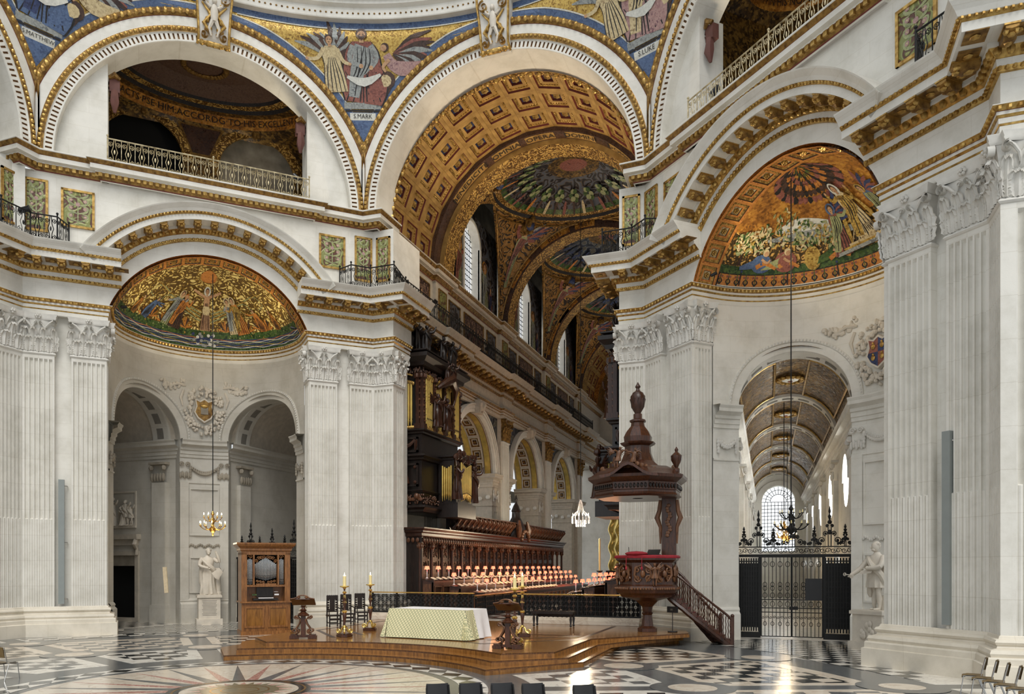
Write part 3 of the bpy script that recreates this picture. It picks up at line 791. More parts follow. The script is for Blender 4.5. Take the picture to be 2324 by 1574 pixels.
    # ---- soffit band of coffers and the half dome
    b=B('m_orange')
    b.grid([[(RC*math.cos(E0+(pi-2*E0)*k/40),v,ZC+RC*math.sin(E0+(pi-2*E0)*k/40)) for k in range(41)] for v in(0,AV)])
    b.build('arch_soffit',root,smooth=.6)
    n=13; wd=RC*(pi-2*E0)/n
    for k in range(n):
        a=E0+(pi-2*E0)*(k+.5)/n
        M=Matrix.Translation((RC*math.cos(a)*.975,AV*.5,ZC+RC*math.sin(a)*.975))@Matrix.Rotation(pi/2-a,4,'Y')@Matrix.Rotation(-pi/2,4,'X')@Matrix.Rotation(pi,4,'Y')
        put('coffer',COF_S,root,mx=M@Matrix.Rotation(pi,4,'Z'))
    return root
COF_S=coffer_mesh(.90,.94,'small_coffer',rib='m_orange',field='m_cream',orn='gold',edge='m_brown',deep=.1)
def upper_bay(root,phi):
    # great arch with its balcony opening
    great_arch(root,.4)
    c=(0,ZS)
    b=B('stone')
    for s in(-1,1):
        pts=[(s*4.15,.35,ZS-.1)]; a1=math.acos(4.15/6.12)
        pts+= [(s*6.2,.35,ZS-.1)]+[(s*6.12*math.cos(a1*k/14),.35,ZS+6.12*math.sin(a1*k/14)) for k in range(15)]
        b.poly(pts)
        b.poly([(s*4.15,.35,ZS-.1),(s*4.15,1.5,ZS-.1),(s*4.15,1.5,ZS+4.49),(s*4.15,.35,ZS+4.49)])
    a0=math.acos(4.15/6.1); b.grid([[(6.1*math.cos(a0+(pi-2*a0)*k/30),v,ZS+6.1*math.sin(a0+(pi-2*a0)*k/30)) for k in range(31)] for v in(.3,1.3)])
    b.build('arch_infill',root,smooth=.5)
    # string course under the balcony
    P=[(-8.3,.6),(-7.25,-.45),(-6.75,0),(-4.35,0),(-4.35,-.16),(4.35,-.16),(4.35,0),(6.75,0),(7.25,-.45),(8.3,.6)]
    b=B('stone'); sweep(b,STRING,P,18.7); b.build('string_course',root,smooth=.4)
    d=B('gold')
    for x,y,a in along(offs(P,.17),.24):
        q=B('gold'); q.box(-.07,.07,-.07,.07,18.83,18.98); d.add(q,Matrix.Translation((x,y,0))@Matrix.Rotation(a,4,'Z'))
    d.build('gilded_dentils',root,kind='stuff')
    b=B('stone'); b.box(-4.15,4.15,-.4,1.5,19.36,19.46); b.build('balcony_floor',root,smooth=0)
    # mosaic panels of the attic
    for s in(-1,1):
        for u0,u1,v in((4.62,5.85,0),):
            e=empty('mosaic_panel',(s*(u0+u1)/2,v,17.45),0,root); mosaic_panel(e,1.22,1.55)
        e=empty('mosaic_panel',(s*6.72,0,17.35),0,root); mosaic_panel(e,.84,2.1)
        e=empty('mosaic_panel',(s*(7.2+LEG*.52),-LEG*.52,17.35),-s*rad(45),root); mosaic_panel(e,.74,2.1)
    keystone(root)
    # dim quarter gallery behind the opening: gilded walls, two arches, inscription, saucer ceiling
    V0,V1=1.3,7.4; zt=26.55
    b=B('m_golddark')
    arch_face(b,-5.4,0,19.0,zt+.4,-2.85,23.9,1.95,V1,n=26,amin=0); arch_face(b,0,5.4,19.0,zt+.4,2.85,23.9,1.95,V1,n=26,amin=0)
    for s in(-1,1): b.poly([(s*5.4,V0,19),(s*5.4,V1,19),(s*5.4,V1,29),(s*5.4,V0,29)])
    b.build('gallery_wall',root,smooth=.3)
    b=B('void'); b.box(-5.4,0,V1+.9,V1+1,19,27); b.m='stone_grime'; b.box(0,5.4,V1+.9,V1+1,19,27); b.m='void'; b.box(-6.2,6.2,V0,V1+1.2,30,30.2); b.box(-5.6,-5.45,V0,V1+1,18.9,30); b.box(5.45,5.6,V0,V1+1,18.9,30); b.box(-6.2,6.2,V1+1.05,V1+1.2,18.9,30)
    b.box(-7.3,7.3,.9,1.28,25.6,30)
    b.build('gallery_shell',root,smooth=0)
    b=B('m_lacegold')
    for s in(-1,1): sweep_arc(b,[(0,0),(.12,.02),(.12,.42),(.05,.44),(.05,.52),(0,.54)],(s*2.85,23.9),1.95,0,pi,28,v0=V1)
    b.build('gallery_arch_band',root,smooth=.5)
    b=B('gold_dull',lambda x,y,h:(x,V1-.02-h,y))
    b.poly([(-1.15,25.9,.05),(-.5,24.3,.05),(.5,24.3,.05),(1.15,25.9,.05)][::-1]); b.m='m_brown'; b.poly([(-.98,25.8,.07),(-.42,24.42,.07),(.42,24.42,.07),(.98,25.8,.07)][::-1]); b.build('painted_panel',root,smooth=0)
    cy=V0+3.1
    el=lambda r,t:(r*1.38*math.cos(t),cy+.8*r*math.sin(t))
    b=B('m_golddark')
    def ring(b,r0,z0,r1,z1,m): b.m=m; b.grid([[el(r,2*pi*k/56)+(z,) for k in range(56)] for r,z in((r0,z0),(r1,z1))],close=True)
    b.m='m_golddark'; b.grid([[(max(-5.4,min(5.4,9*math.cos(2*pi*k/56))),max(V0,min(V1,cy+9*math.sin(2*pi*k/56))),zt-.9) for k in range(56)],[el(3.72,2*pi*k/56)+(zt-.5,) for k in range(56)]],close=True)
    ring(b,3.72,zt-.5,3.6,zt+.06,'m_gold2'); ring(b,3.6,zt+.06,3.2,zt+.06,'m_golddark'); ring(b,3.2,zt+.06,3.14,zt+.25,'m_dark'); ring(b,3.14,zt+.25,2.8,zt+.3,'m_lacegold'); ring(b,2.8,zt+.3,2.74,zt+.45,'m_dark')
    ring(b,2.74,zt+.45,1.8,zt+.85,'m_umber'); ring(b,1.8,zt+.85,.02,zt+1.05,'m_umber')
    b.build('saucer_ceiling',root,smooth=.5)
    b=B('gold_dull')
    for k in range(32):
        a=2*pi*k/32; b.ball((1.0*math.cos(a),cy+.25+.8*math.sin(a),zt+.86),(.15,.13,.1),6,4)
    b.build('wreath',root)
    t=letters('PSE·HIM·IN·HIS·NOBLE·ACTS·PSE·HIM:ACCORDG·TO·HIS·EXCELLENT·GREATNESS',.46,'m_dark')
    def wt(x,y,z):
        a=pi/2-x/4.7+.10; return el(3.60-y*.1,a)+(zt-.22+y,)
    warp(t,wt); t.build('lettering',root,smooth=0)
    for s in(-1,1):
        f=B('brick_red'); scroll(f,0,0,0,.3,s,.22); f.box(-.2,.2,-.2,.1,-.25,.3); f.tube([(0,-.15,-.2),(0,-.2,-.7),(0,-.12,-1.1)],[.14,.2,.06],6)
        f.m='gold_dull'; f.tube([(-.2,-.2,.3),(0,-.3,.42),(.2,-.2,.3)],[.08,.12,.08],6)
        f.build('scroll_console',root,(s*3.9,.8,23.2))
        f=B('gold_dull')
        for k in range(9): f.ball((random.uniform(-.25,.25),-.1,random.uniform(-.35,.35)),(.15,.14,.16),6,4)
        f.build('cherub_head',root,(s*2.85,V1-.2,26.2))
def mosaic_panel(e,w,h):
    b=B('gold')
    for x0,x1,z0,z1 in((-w/2,w/2,h/2-.09,h/2),(-w/2,w/2,-h/2,-h/2+.09),(-w/2,-w/2+.09,-h/2,h/2),(w/2-.09,w/2,-h/2,h/2)): b.box(x0,x1,-.07,.02,z0,z1)
    b.build('panel_frame',e,smooth=0)
    b=B('m_panelgreen'); b.box(-w/2+.08,w/2-.08,-.03,.02,-h/2+.08,h/2-.08); b.build('panel_field',e,smooth=0)
    b=B('m_sage')
    b.map=lambda x,y,z:(x,-.031-z,y)
    H=h/2-.14;W=w/2-.14
    ribbon(b,[(0,-H,.03),(0,0,.05),(0,H*.8,.02)],.004,'m_sage')
    for s in(-1,1):
        for k in range(4):
            y=-H*.8+k*H*.5; ribbon(b,[(0,y,.03),(s*W*.6,y+.06*h,.10),(s*W*.75,y+.18*h,.07),(s*W*.35,y+.2*h,.02)],.006,'m_sage')
            disc(b,s*W*.55,y+.14*h,.075*min(1,w),.010,'m_pink',n=8); disc(b,s*W*.55,y+.14*h,.03,.013,'m_cream',n=6)
    disc(b,0,H*.3,.09*min(1,w),.010,'m_pink',n=8)
    b.build('panel_flowers',e,smooth=0)
# ---- the two diagonal bays
bays={}
for phi,nm in((45,'wall_northeast'),(-45,'wall_southeast')):
    r=bay(phi,nm); upper_bay(r,phi); bays[phi]=r
# arches of the neighbouring cardinal sides
loc,rz=side_frame(0); wE=empty('wall_east',loc,rz,kind='structure'); great_arch(wE,1.6); keystone(wE)
loc,rz=side_frame(90); wN=empty('wall_north',loc,rz,kind='structure'); great_arch(wN,1.6)
b=B('stone'); P=[(5.2,5),(5.2,1.1),(6.3,0)]; b.grid([[(x,y,z) for x,y in P] for z in(15.6,19.4)]); b.build('attic_return',wN,smooth=0)
loc,rz=side_frame(-90); wS=empty('wall_south',loc,rz,kind='structure'); great_arch(wS,1.6)
# ---- pendentives between the great arches, and the ring cornice above them
def pend_pt(th,x,z,h=0):
    u=math.sqrt(max(0,7.42**2-(z-ZS)**2)); rho=math.hypot(AP,min(u,6.75))
    a=rad(th)-x/rho; return ((rho-h)*math.cos(a),(rho-h)*math.sin(a),z)
ZV=ZS+math.sqrt(7.42**2-6.75**2); ZT=ZS+8.2
def pend_half(z):
    if z>=ZS+7.42: return rad(22.5)*AP
    u=math.sqrt(7.42**2-(z-ZS)**2); return (rad(22.5)-math.atan2(min(u,6.75),AP))*math.hypot(AP,u)
for th,nm in((67.5,'wall_spandrel_north'),(22.5,'wall_spandrel_northeast'),(-22.5,'wall_spandrel_southeast')):
    root=empty(nm,kind='structure'); n=26
    b=B('m_gold')
    zs=[ZV+.02+(ZS+7.42-ZV)*(k/n) for k in range(n+1)]+[ZS+7.6,ZS+7.9,ZS+8.22]
    rows=[[pend_pt(th,pend_half(z)*t,min(z,ZS+7.42)) [:2]+(z,) for t in[-1+2*j/16 for j in range(17)]] for z in zs]
    b.grid(rows); b.build('gold_ground',root,smooth=.6)
    b=B('m_blue',lambda x,y,h:pend_pt(th,x,y,h))
    def edge_x(u,z): r=math.hypot(AP,u); return (rad(22.5)-math.atan2(min(u,6.75),AP))*r
    def inset(d,m,h,w):
        R_=7.42+d; t0=math.acos(min(1,(6.75-.12-d*.6)/R_))
        for s in(-1,1):
            P=[]
            for k in range(31):
                t=t0+(rad(87)-t0)*k/30; z=ZS+R_*math.sin(t)
                if z>ZT-.25: break
                P.append((s*edge_x(R_*math.cos(t),z),z,w))
            ribbon(b,P,h,m,n=1)
    inset(.17,'m_blue',.02,.3); inset(.35,'m_white',.03,.05)
    ribbon(b,[(x,ZT-.17,.34) for x in[-6.2+12.4*k/24 for k in range(25)]],.024,'m_blue',n=1); ribbon(b,[(x,ZT-.38,.05) for x in[-5.4+10.8*k/24 for k in range(25)]],.034,'m_white',n=1)
    b.build('mosaic_border',root,smooth=0)
    b=B('m_red',lambda x,y,h:pend_pt(th,x,y,h))
    ribbon(b,[(-.95,22.95,.02),(0,22.95,1.6),(.01,22.95,1.6)],.03,'m_blue',n=1) if False else None
    b.map=lambda x,y,h:pend_pt(th,x,y,h)
    # foot of the spandrel: plinth, scroll with the name, lily
    ribbon(b,[(-.85,24.36,.26),(.85,24.36,.26)],.036,'m_grey',n=1); ribbon(b,[(-.8,24.16,.08),(.8,24.16,.08)],.038,'m_dark',n=1)
    for y0,y1 in((22.9,24.1),): 
        b.m='m_blue'; b.poly([(-.02,y0,.03),(.02,y0,.03),(.72,y1,.03),(-.72,y1,.03)])
    ribbon(b,[(-.6,23.92,.3),(.6,23.92,.3)],.040,'m_white',n=1)
    for s in(-1,0,1): ribbon(b,[(s*.05,23.75,.05),(s*.13,23.58,.1),(s*.17,23.4 if s==0 else 23.7,.02)],.042,'m_cream')
    # evangelist with book and two winged companions (generic figures)
    b.map=lambda x,y,h:pend_pt(th,x*1.2,24.46+(y-23.75)*1.0,h)
    c1,c2,c3=(('m_blue','m_navy','m_cream'),('m_red','m_grey','m_pink'),('m_pink','m_cream','m_red'))[0 if th>60 else 1 if th>0 else 2]
    figure(b,.05,23.75,2.9,0,c1,c2,arms=[(-1,[(-.05,-.18),(.1,-.26)]),(1,[(.08,-.15),(.0,-.28)])],wide=1.15,seated=True,h=.05,beard=True)
    ribbon(b,[(-.55,24.75,.10),(.1,24.55,.34),(.75,24.85,.10)],.10,'m_white')
    wing(b,-1.15,25.45,1.5,1.5,-1,'m_grey','m_brown',.04); wing(b,-1.05,25.4,1.5,.35,-1,'m_brown','m_grey',.045)
    figure(b,-.95,24.15,2.15,-.12,'m_cream',None,arms=[(-1,[(-.12,-.18),(-.3,-.2)]),(1,[(.1,-.2),(.22,-.25)])],wide=1.15,h=.06)
    wing(b,1.25,25.6,1.7,.5,1,'m_red','m_brown',.04); wing(b,1.3,25.55,1.6,.25,1,'m_grey','m_brown',.045)
    ribbon(b,[(2.35,25.25,.12),(1.75,25.05,.55),(1.25,25.2,.42),(.98,25.6,.28)],.06,c3); disc(b,.93,25.85,.16,.075,'m_brown'); disc(b,.88,25.83,.12,.08,'m_skin'); ribbon(b,[(1.1,25.4,.14),(.85,25.15,.12),(.95,24.95,.08)],.08,'m_skin')
    disc(b,.95,24.65,.36,.05,'m_brown',n=12); disc(b,.92,24.62,.24,.06,'m_cream',n=10); ribbon(b,[(.75,24.05,.3),(.95,24.4,.4),(1.0,24.7,.2)],.045,'m_brown')
    if th==22.5: pass
    b.build('mosaic_figures',root,smooth=0)
    t=letters({67.5:'S.MATTHEW',22.5:'S.MARK',-22.5:'S.LUKE'}[th],.26 if th<60 else .21,'m_dark'); warp(t,lambda x,y,z:pend_pt(th,x,23.92+y,.075)); t.build('lettering',root,smooth=0)
ringp=[(AP+.05,ZS+8.1),(AP-.1,ZS+8.12),(AP-.3,ZS+8.12),(AP-.32,ZS+8.16),(AP-.32,ZS+8.6),(AP-.5,ZS+8.68),(AP-.52,ZS+8.9),(AP-.75,ZS+9.0),(AP-.78,ZS+9.02),(AP-.78,ZS+9.5),(AP-1.3,ZS+9.75),(AP-1.3,ZS+10.4)]
b=B('stone'); A0,A1=rad(-110),rad(125)
b.lathe(ringp,120,a0=A0,a1=A1)
ringo=b.build('trim_1',smooth=.4,kind='structure')
b=B('gold_dull')
for r,z,st,q in((AP-.33,ZS+8.35,.24,(.05,.05,.035)),(AP-.62,ZS+8.95,.26,(.10,.10,.12)),(AP-.8,ZS+9.62,.5,(.14,.2,.14))):
    n=int(r*(A1-A0)/st)
    for k in range(n):
        a=A0+(A1-A0)*(k+.5)/n; b.ball((r*math.cos(a),r*math.sin(a),z),q,6,4)
b.build('gilded_ornament',ringo,kind='stuff')
# ---------------------------------------------------------------- apses of the diagonal bays
IMPOST=[(0,0),(.06,.02),(.06,.16),(.10,.18),(.10,.34),(.16,.38),(.16,.5),(.24,.56),(.36,.62),(.36,.74),(.42,.84),(.42,.88),(0,.9)]
APLINTH=[(0,1.25),(.05,1.22),(.09,1.14),(.06,1.06),(.1,1.02),(.16,.96),(.16,.0)]
def sub(w0,w1,n): return [(w0+(w1-w0)*k/n,0) for k in range(n+1)]
def festoon(b,x0,x1,z,drop,y=-.08,n=9,r=.10):
    for k in range(n+1):
        t=k/n; zz=z-drop*4*t*(1-t); q=r*(.6+.9*4*t*(1-t)*.6)
        b.ball((x0+(x1-x0)*t,y,zz),(q*1.05,q*.8,q),6,4)
        if 0<k<n: b.ball((x0+(x1-x0)*t+.03,y-.05,zz+q*.5),q*.5,5,3)
    for x in(x0,x1):
        for k in range(4): b.ball((x,y,z-.10-.13*k),(.075-.008*k,.07,.085),6,4)
def panel_frame(b,x0,x1,z0,z1,w=.07,d=.045,y=0):
    for a in((x0,x1,z1-w,z1),(x0,x1,z0,z0+w),(x0,x0+w,z0+w,z1-w),(x1-w,x1,z0+w,z1-w)): b.box(a[0],a[1],y-d,y+.02,a[2],a[3])
def apse(phi):
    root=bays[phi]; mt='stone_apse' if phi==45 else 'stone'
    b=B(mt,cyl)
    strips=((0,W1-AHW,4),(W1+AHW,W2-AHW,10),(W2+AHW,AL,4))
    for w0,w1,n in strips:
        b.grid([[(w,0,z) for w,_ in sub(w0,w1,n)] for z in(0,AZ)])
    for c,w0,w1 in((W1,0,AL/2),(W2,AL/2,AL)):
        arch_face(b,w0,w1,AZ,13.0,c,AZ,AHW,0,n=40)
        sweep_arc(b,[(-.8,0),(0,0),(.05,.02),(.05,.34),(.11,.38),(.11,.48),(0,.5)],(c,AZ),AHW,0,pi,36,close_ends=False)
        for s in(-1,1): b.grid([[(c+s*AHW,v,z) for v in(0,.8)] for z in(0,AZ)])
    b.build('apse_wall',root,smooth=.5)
    b=B('stone_carved',cyl)
    for c in(W1,W2):
        n=60
        for k in range(n):
            a=pi*(k+.5)/n; r=AHW+.43; b.ball((c+r*math.cos(a),-.12,AZ+r*math.sin(a)),(.04,.03,.05),5,3)
    b.build('arch_beading',root,kind='stuff')
    b=B(mt,cyl)
    for w0,w1,n in strips: sweep(b,IMPOST,sub(w0,w1,n),8.18,close_ends=False); sweep(b,APLINTH,sub(w0,w1,n),close_ends=False); sweep(b,[(0,0),(.05,.02),(.05,.08),(0,.1)],sub(w0,w1,n),6.92,close_ends=False)
    for w0,w1,_ in((W1+AHW+.45,W2-AHW-.45,0),):
        panel_frame(b,w0,w1,4.35,6.7); panel_frame(b,w0,w1,1.5,3.3)
    for w in(W1+AHW,W2-AHW-.42): b.box(w,w+.42,-.07,.02,1.2,6.95)
    b.build('wall_mouldings',root,smooth=.5)
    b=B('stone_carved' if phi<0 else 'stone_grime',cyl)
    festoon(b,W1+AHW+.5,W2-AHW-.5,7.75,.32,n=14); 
    for w in(W1+AHW+.21,W2-AHW-.21):
        for s in(-1,1): scroll_c(b,w+s*.15,-.1,7.85,.12)
        for k in range(5): b.ball((w-.2+.1*k,-.08,7.3+.06*(k%2)),(.07,.06,.16),6,4)
    for w0 in(.2,AL-1.0): festoon(b,w0,w0+.8,7.75,.28,n=8)
    for k in range(18): b.ball((W1+AHW+.45+k*.085,-.05,3.85+.05*math.sin(k*1.3)),(.06,.04,.07),5,3)
    b.build('carved_frieze',root,kind='stuff')
    # carved festoons and shield on the middle of the wall
    k=empty('cartouche',(0,0,0),0,root)
    b=B('statue',cyl); R=random.Random(3+phi); wc=AL/2
    for i in range(150):
        t=R.random()*2*pi; r=.86+R.uniform(-.2,.2)
        b.ball((wc+r*math.cos(t)*.95,-.08-R.random()*.08,10.55+r*math.sin(t)*1.12),(R.uniform(.06,.12),.09,R.uniform(.06,.12)),6,4)
    for s in(-1,1):
        for i in range(34):
            t=i/33; b.ball((wc+s*(1.0+1.05*t)+R.uniform(-.1,.1),-.08,11.9-.2*t+R.uniform(-.16,.16)-.5*math.sin(t*pi)*.4),(R.uniform(.06,.12),.08,R.uniform(.06,.12)),6,4)
        b.tube([(wc+s*.9,-.1,11.7),(wc+s*1.3,-.14,11.75),(wc+s*1.7,-.1,11.6),(wc+s*1.95,-.12,11.85)],[.05,.07,.05,.03],6)
        b.tube([(wc+s*1.0,-.1,11.5),(wc+s*1.15,-.12,11.1),(wc+s*1.05,-.1,10.7)],[.06,.07,.03],6)
    b.build('carved_garland',k)
    b=B('statue',cyl)
    out=[(-.42,.5),(-.2,.42),(0,.55),(.2,.42),(.42,.5),(.36,.2),(.46,-.1),(.3,-.36),(0,-.55),(-.3,-.36),(-.46,-.1),(-.36,.2)]
    def shield(f,d): return [(wc+x*f,-d,10.55+z*f) for x,z in out]
    b.grid([shield(1.15,.05),shield(1.1,.2),shield(.96,.2)],close=True)
    if phi==45: b.m='gold_dull'; b.poly(shield(.96,.19)); b.m='stone_grime'; b.box(wc-.18,wc+.18,-.24,-.18,10.35,10.75); b.m='gold'; b.ball((wc,-.24,10.75),(.2,.05,.1))
    else:
        for q,(sx,sz) in enumerate(((-1,1),(1,1),(1,-1),(-1,-1))):
            b.m='m_red' if q%2==0 else 'm_navy'
            pts=[(wc+min(0,sx*.40) if False else wc,-.19,10.55)]
            P=clip([(x*.95,z*.95) for x,z in out][::-1],[((0,0),(1,0)) if sz>0 else ((1,0),(0,0)),((0,1),(0,0)) if sx>0 else ((0,0),(0,1))])
            if P: b.poly([(wc+x,-.2,10.55+z) for x,z in P])
            b.m='gold'; b.ball((wc+sx*.19,-.22,10.55+sz*.2),(.09,.04,.1),7,5); b.ball((wc+sx*.19,-.22,10.55+sz*.2+.12),(.05,.04,.05),6,4)
    b.build('heraldic_shield',k)
    # ---- half dome mosaic
    b=B('m_foliage' if phi==45 else 'm_garden',dome_map)
    L=RC*(pi/2-E0); half=pi/2*RC*math.cos(E0)
    bands=([(0,.20,'m_green'),(.20,.62,'m_wave'),(.62,.95,'m_green'),(.95,L*.985,'m_foliage')] if phi==45 else [(0,.12,'m_dark'),(.12,.62,'m_border'),(.62,.9,'m_green'),(.9,2.1,'m_garden'),(2.1,L*.985,'m_gold2')])
    for y0,y1,m in bands:
        b.m={'m_wave':'m_navy','m_border':'m_dark'}.get(m,m); n=max(2,int((y1-y0)/.2))
        b.grid([[(half*t,y0+(y1-y0)*k/n,0) for t in[-1+2*j/40 for j in range(41)]] for k in range(n+1)])
    b.build('mosaic_ground',root,smooth=.6)
    b=B('m_gold',dome_map)
    if phi==45: b.map=lambda x,y,h:dome_map(x*1.04,y*(1 if y<.9 else 1.06)-(0 if y<.9 else .054),h)
    if phi==45:
        for q in range(6):
            ribbon(b,[(-half*.97+2*half*.97*k/60,.24+q*.066+.028*math.sin(k*1.1+q*1.9),.022+.018*math.sin(k*.9+q)**2) for k in range(61)],.014,('m_white','m_gold','m_green','m_sage','m_white','m_orange')[q],n=2)
        for k in range(60): disc(b,random.uniform(-half,half)*.95,random.uniform(.66,.95),.035,.012,random.choice(('m_sage','m_gold','m_dark')),n=6)
        # springs at the foot, sun at the head, sheaves and fronds
        for k in range(26): disc(b,random.uniform(-.7,.7),random.uniform(.2,.8),.08,.03+.001*k,random.choice(('m_grey','m_white','m_navy')),n=10)
        for q,(r,m) in enumerate(((.95,'m_orange'),(.8,'m_gold'),(.62,'m_navy'),(.48,'m_cream'),(.3,'m_orange'))):
            disc(b,0,L-1.35,r*1.3,.014+.004*q,m,r*.5,20)
        for k in range(17):
            a=pi+pi*(k+.5)/17; ribbon(b,[(1.2*math.cos(a)*.9,L-1.35+.5*math.sin(a),.06),(1.75*math.cos(a),L-1.35+.85*math.sin(a),.02)],.03,'m_gold',n=1)
        for s in(-1,1):
            for k in range(5):
                x=s*(1.05+.62*k+.1*(k%2)); y=.98+.1*(k%2)
                if abs(x)>half*.93: continue
                for j in range(7): a=pi*(j+.5)/7; ribbon(b,[(x,y,.05),(x+.3*math.cos(a),y+.42*math.sin(a),.09),(x+.4*math.cos(a),y+.52*math.sin(a),.02)],.02+.001*j,('m_orange','m_gold2','m_brown')[j%3])
            for k in range(7):
                t=k/6; ribbon(b,[(s*.3,1.3+.1*k,.05),(s*(1.0+.5*k),1.5+.55*math.sin(t*2.2)+.12*k,.05),(s*(1.3+.55*k),1.25+.3*k*.6,.04),(s*(1.0+.5*k),1.2+.3*k*.5,.02)],.016,('m_gold','m_sage')[k%2])
        figure(b,0,.98,2.3,0,'m_skin',None,arms=[(-1,[(-.2,.06),(-.42,.13)]),(1,[(.2,.06),(.42,.13)])],wide=.62,halo='m_white',h=.05,fold='m_brown')
        ribbon(b,[(0,1.75,.34),(0,2.0,.46),(0,2.2,.36)],.085,'m_cream')
        ribbon(b,[(-.16,1.0,.02),(-.12,1.9,.02)],.08,'m_brown',n=1); ribbon(b,[(.16,1.0,.02),(.12,1.9,.02)],.08,'m_brown',n=1)
        figure(b,-2.05,.92,1.9,.16,'m_sage','m_grey',arms=[(-1,[(-.15,-.1),(-.3,-.12)]),(1,[(.1,-.1),(.2,.05)])],halo='m_cream',h=.05)
        figure(b,-1.65,.88,1.85,.12,'m_brown','m_orange',arms=[(1,[(.12,-.12),(.2,.05)])],hair='m_orange',h=.06)
        figure(b,1.6,.9,1.8,-.12,'m_cream','m_grey',arms=[(-1,[(-.08,-.12),(.02,-.02)])],halo='m_cream',h=.05)
        figure(b,2.05,.88,1.9,-.14,'m_orange','m_gold',arms=[(-1,[(-.1,-.15),(-.2,-.12)])],halo='m_cream',h=.06)
        figure(b,-3.45,.95,1.15,.3,'m_blue',None,arms=[(1,[(.2,.0),(.45,.02)]),(1,[(.2,-.1),(.4,-.12)])],seated=True,h=.05,wide=.8)
        figure(b,3.25,.95,1.15,-.2,'m_orange',None,arms=[(-1,[(-.2,-.02),(-.45,.05)])],seated=True,h=.05,wide=.8)
        figure(b,-4.3,.9,1.0,.1,'m_gold2',None,seated=True,h=.05,wide=.8)
        figure(b,4.3,.9,1.0,-.1,'m_gold2',None,seated=True,h=.05,wide=.8)
    else:
        ribbon(b,[(-half*.98+2*half*.98*k/30,.37,.42) for k in range(31)],.008,'m_orange',n=1)
        for k in range(34):
            x=-half*.97+2*half*.97*k/33
            ribbon(b,[(x,.14,.03),(x,.4,.04),(x,.62,.03)],.014,'m_green')
            for s in(-1,1):
                ribbon(b,[(x,.2,.04),(x+s*.09,.32,.06),(x+s*.02,.42,.02)],.016,'m_dark'); disc(b,x+s*.07,.5,.05,.018,'m_red',n=6)
            if k%5==2: ribbon(b,[(x+.13,.2,.05),(x+.13,.7,.05)],.02,'m_dark',n=1); disc(b,x+.13,.72,.05,.022,'m_navy',n=6)
        ribbon(b,[(-half+.1,.15,.04),(0,.15,.04),(half-.1,.15,.04)],.02,'m_white',n=12)
        b.map=lambda x,y,h:dome_map(x*1.12-1.25,y*1.1-.06,h)
        # trees, hills, light sky
        ribbon(b,[(-2.6,2.05,.1),(-1.7,2.2,.5),(-.7,2.1,.45),(.2,1.95,.1)],.012,'m_white'); ribbon(b,[(-2.9,1.75,.1),(-1.5,1.82,.3),(0,1.72,.35),(1,1.6,.1)],.016,'m_grey')
        for x,H,m in((-2.3,1.9,'m_gold'),(-3.2,1.3,'m_cream'),(-1.3,1.4,'m_sage'),(-3.9,1.1,'m_gold'),(-.4,1.2,'m_gold')):
            ribbon(b,[(x,.9,.12),(x,.9+H*.5,.06)],.02,'m_brown',n=1)
            for k in range(75):
                a=random.random()*2*pi; r=random.random()**.5; px,py=x+r*H*.42*math.cos(a),.9+H*.68+r*H*.38*math.sin(a); an=random.random()*pi
                ribbon(b,[(px-.1*math.cos(an),py-.1*math.sin(an),.015),(px,py,.085),(px+.1*math.cos(an),py+.1*math.sin(an),.01)],.024+.0004*k,random.choice((m,'m_sage','m_cream','m_green')),n=2)
        # vault of wings over the middle
        cx,cy=-.3,L-.55
        for q,(r,m) in enumerate(((.35,'m_orange'),(.62,'m_green'),(.86,'m_gold2'),(1.14,'m_red'),(1.44,'m_orange'),(1.78,'m_brown'),(2.15,'m_red'))):
            n=10+5*q
            for k in range(n):
                a=pi+pi*(k+.5)/n+.0; x0,y0=cx+r*2.2*math.cos(a)*.8,cy+r*math.sin(a)*.75; x1,y1=cx+(r+.34)*2.2*math.cos(a)*.8,cy+(r+.34)*math.sin(a)*.75
                if y1<1.6: continue
                ribbon(b,[(x0,y0,.10+.03*q),((x0+x1)/2,(y0+y1)/2,.15+.03*q),(x1,y1,.04)],.030-.003*q+.0005*(k%2),m if k%3 else 'm_dark',n=2)
        # gate of light with the risen figure, watchers and sleepers
        for s in(-1,1): ribbon(b,[(1.15+s*.78,.92,.18),(1.1+s*.62,2.0,.16),(1.0+s*.5,2.9,.12)],.05,'m_gold')
        for k in range(26):
            x=.45+1.4*k/25; ribbon(b,[(1.1+(x-1.1)*.25,1.9,.01),(x,1.0 if k%2 else 1.15,.04)],.045,('m_cream','m_dark')[k%2],n=1)
        for k in range(3): ribbon(b,[(.2-.2*k,.88-.0+.10*(2-k),.12),(2.1+.2*k,.88+.10*(2-k),.12)],.048+.002*k,('m_cream','m_gold','m_grey')[k],n=1)
        figure(b,1.15,1.1,2.35,-.05,'m_cream','m_gold',arms=[(-1,[(-.14,-.05),(-.2,.12)]),(1,[(.1,-.12),(.2,.1)])],halo='m_white',h=.06,wide=1.15)
        wing(b,.0,2.25,1.35,2.2,-1,'m_brown','m_navy',.05); wing(b,.05,2.2,1.2,.9,1,'m_red','m_navy',.05)
        figure(b,.05,.85,1.9,.03,'m_red','m_sage',arms=[(1,[(.15,-.05),(.28,.05)])],halo='m_blue',h=.06)
        wing(b,2.45,2.5,1.3,.7,1,'m_navy','m_red',.05); wing(b,2.35,2.5,1.1,2.6,-1,'m_red','m_brown',.05); figure(b,2.45,1.1,1.8,-.05,'m_blue','m_sage',halo='m_gold',h=.06)
        disc(b,-2.1,1.02,.42,.05,'m_red',.36); disc(b,-2.1,1.02,.30,.054,'m_green',.25); disc(b,-3.0,.98,.4,.05,'m_blue',.32); disc(b,-1.1,1.02,.3,.05,'m_gold',.42)
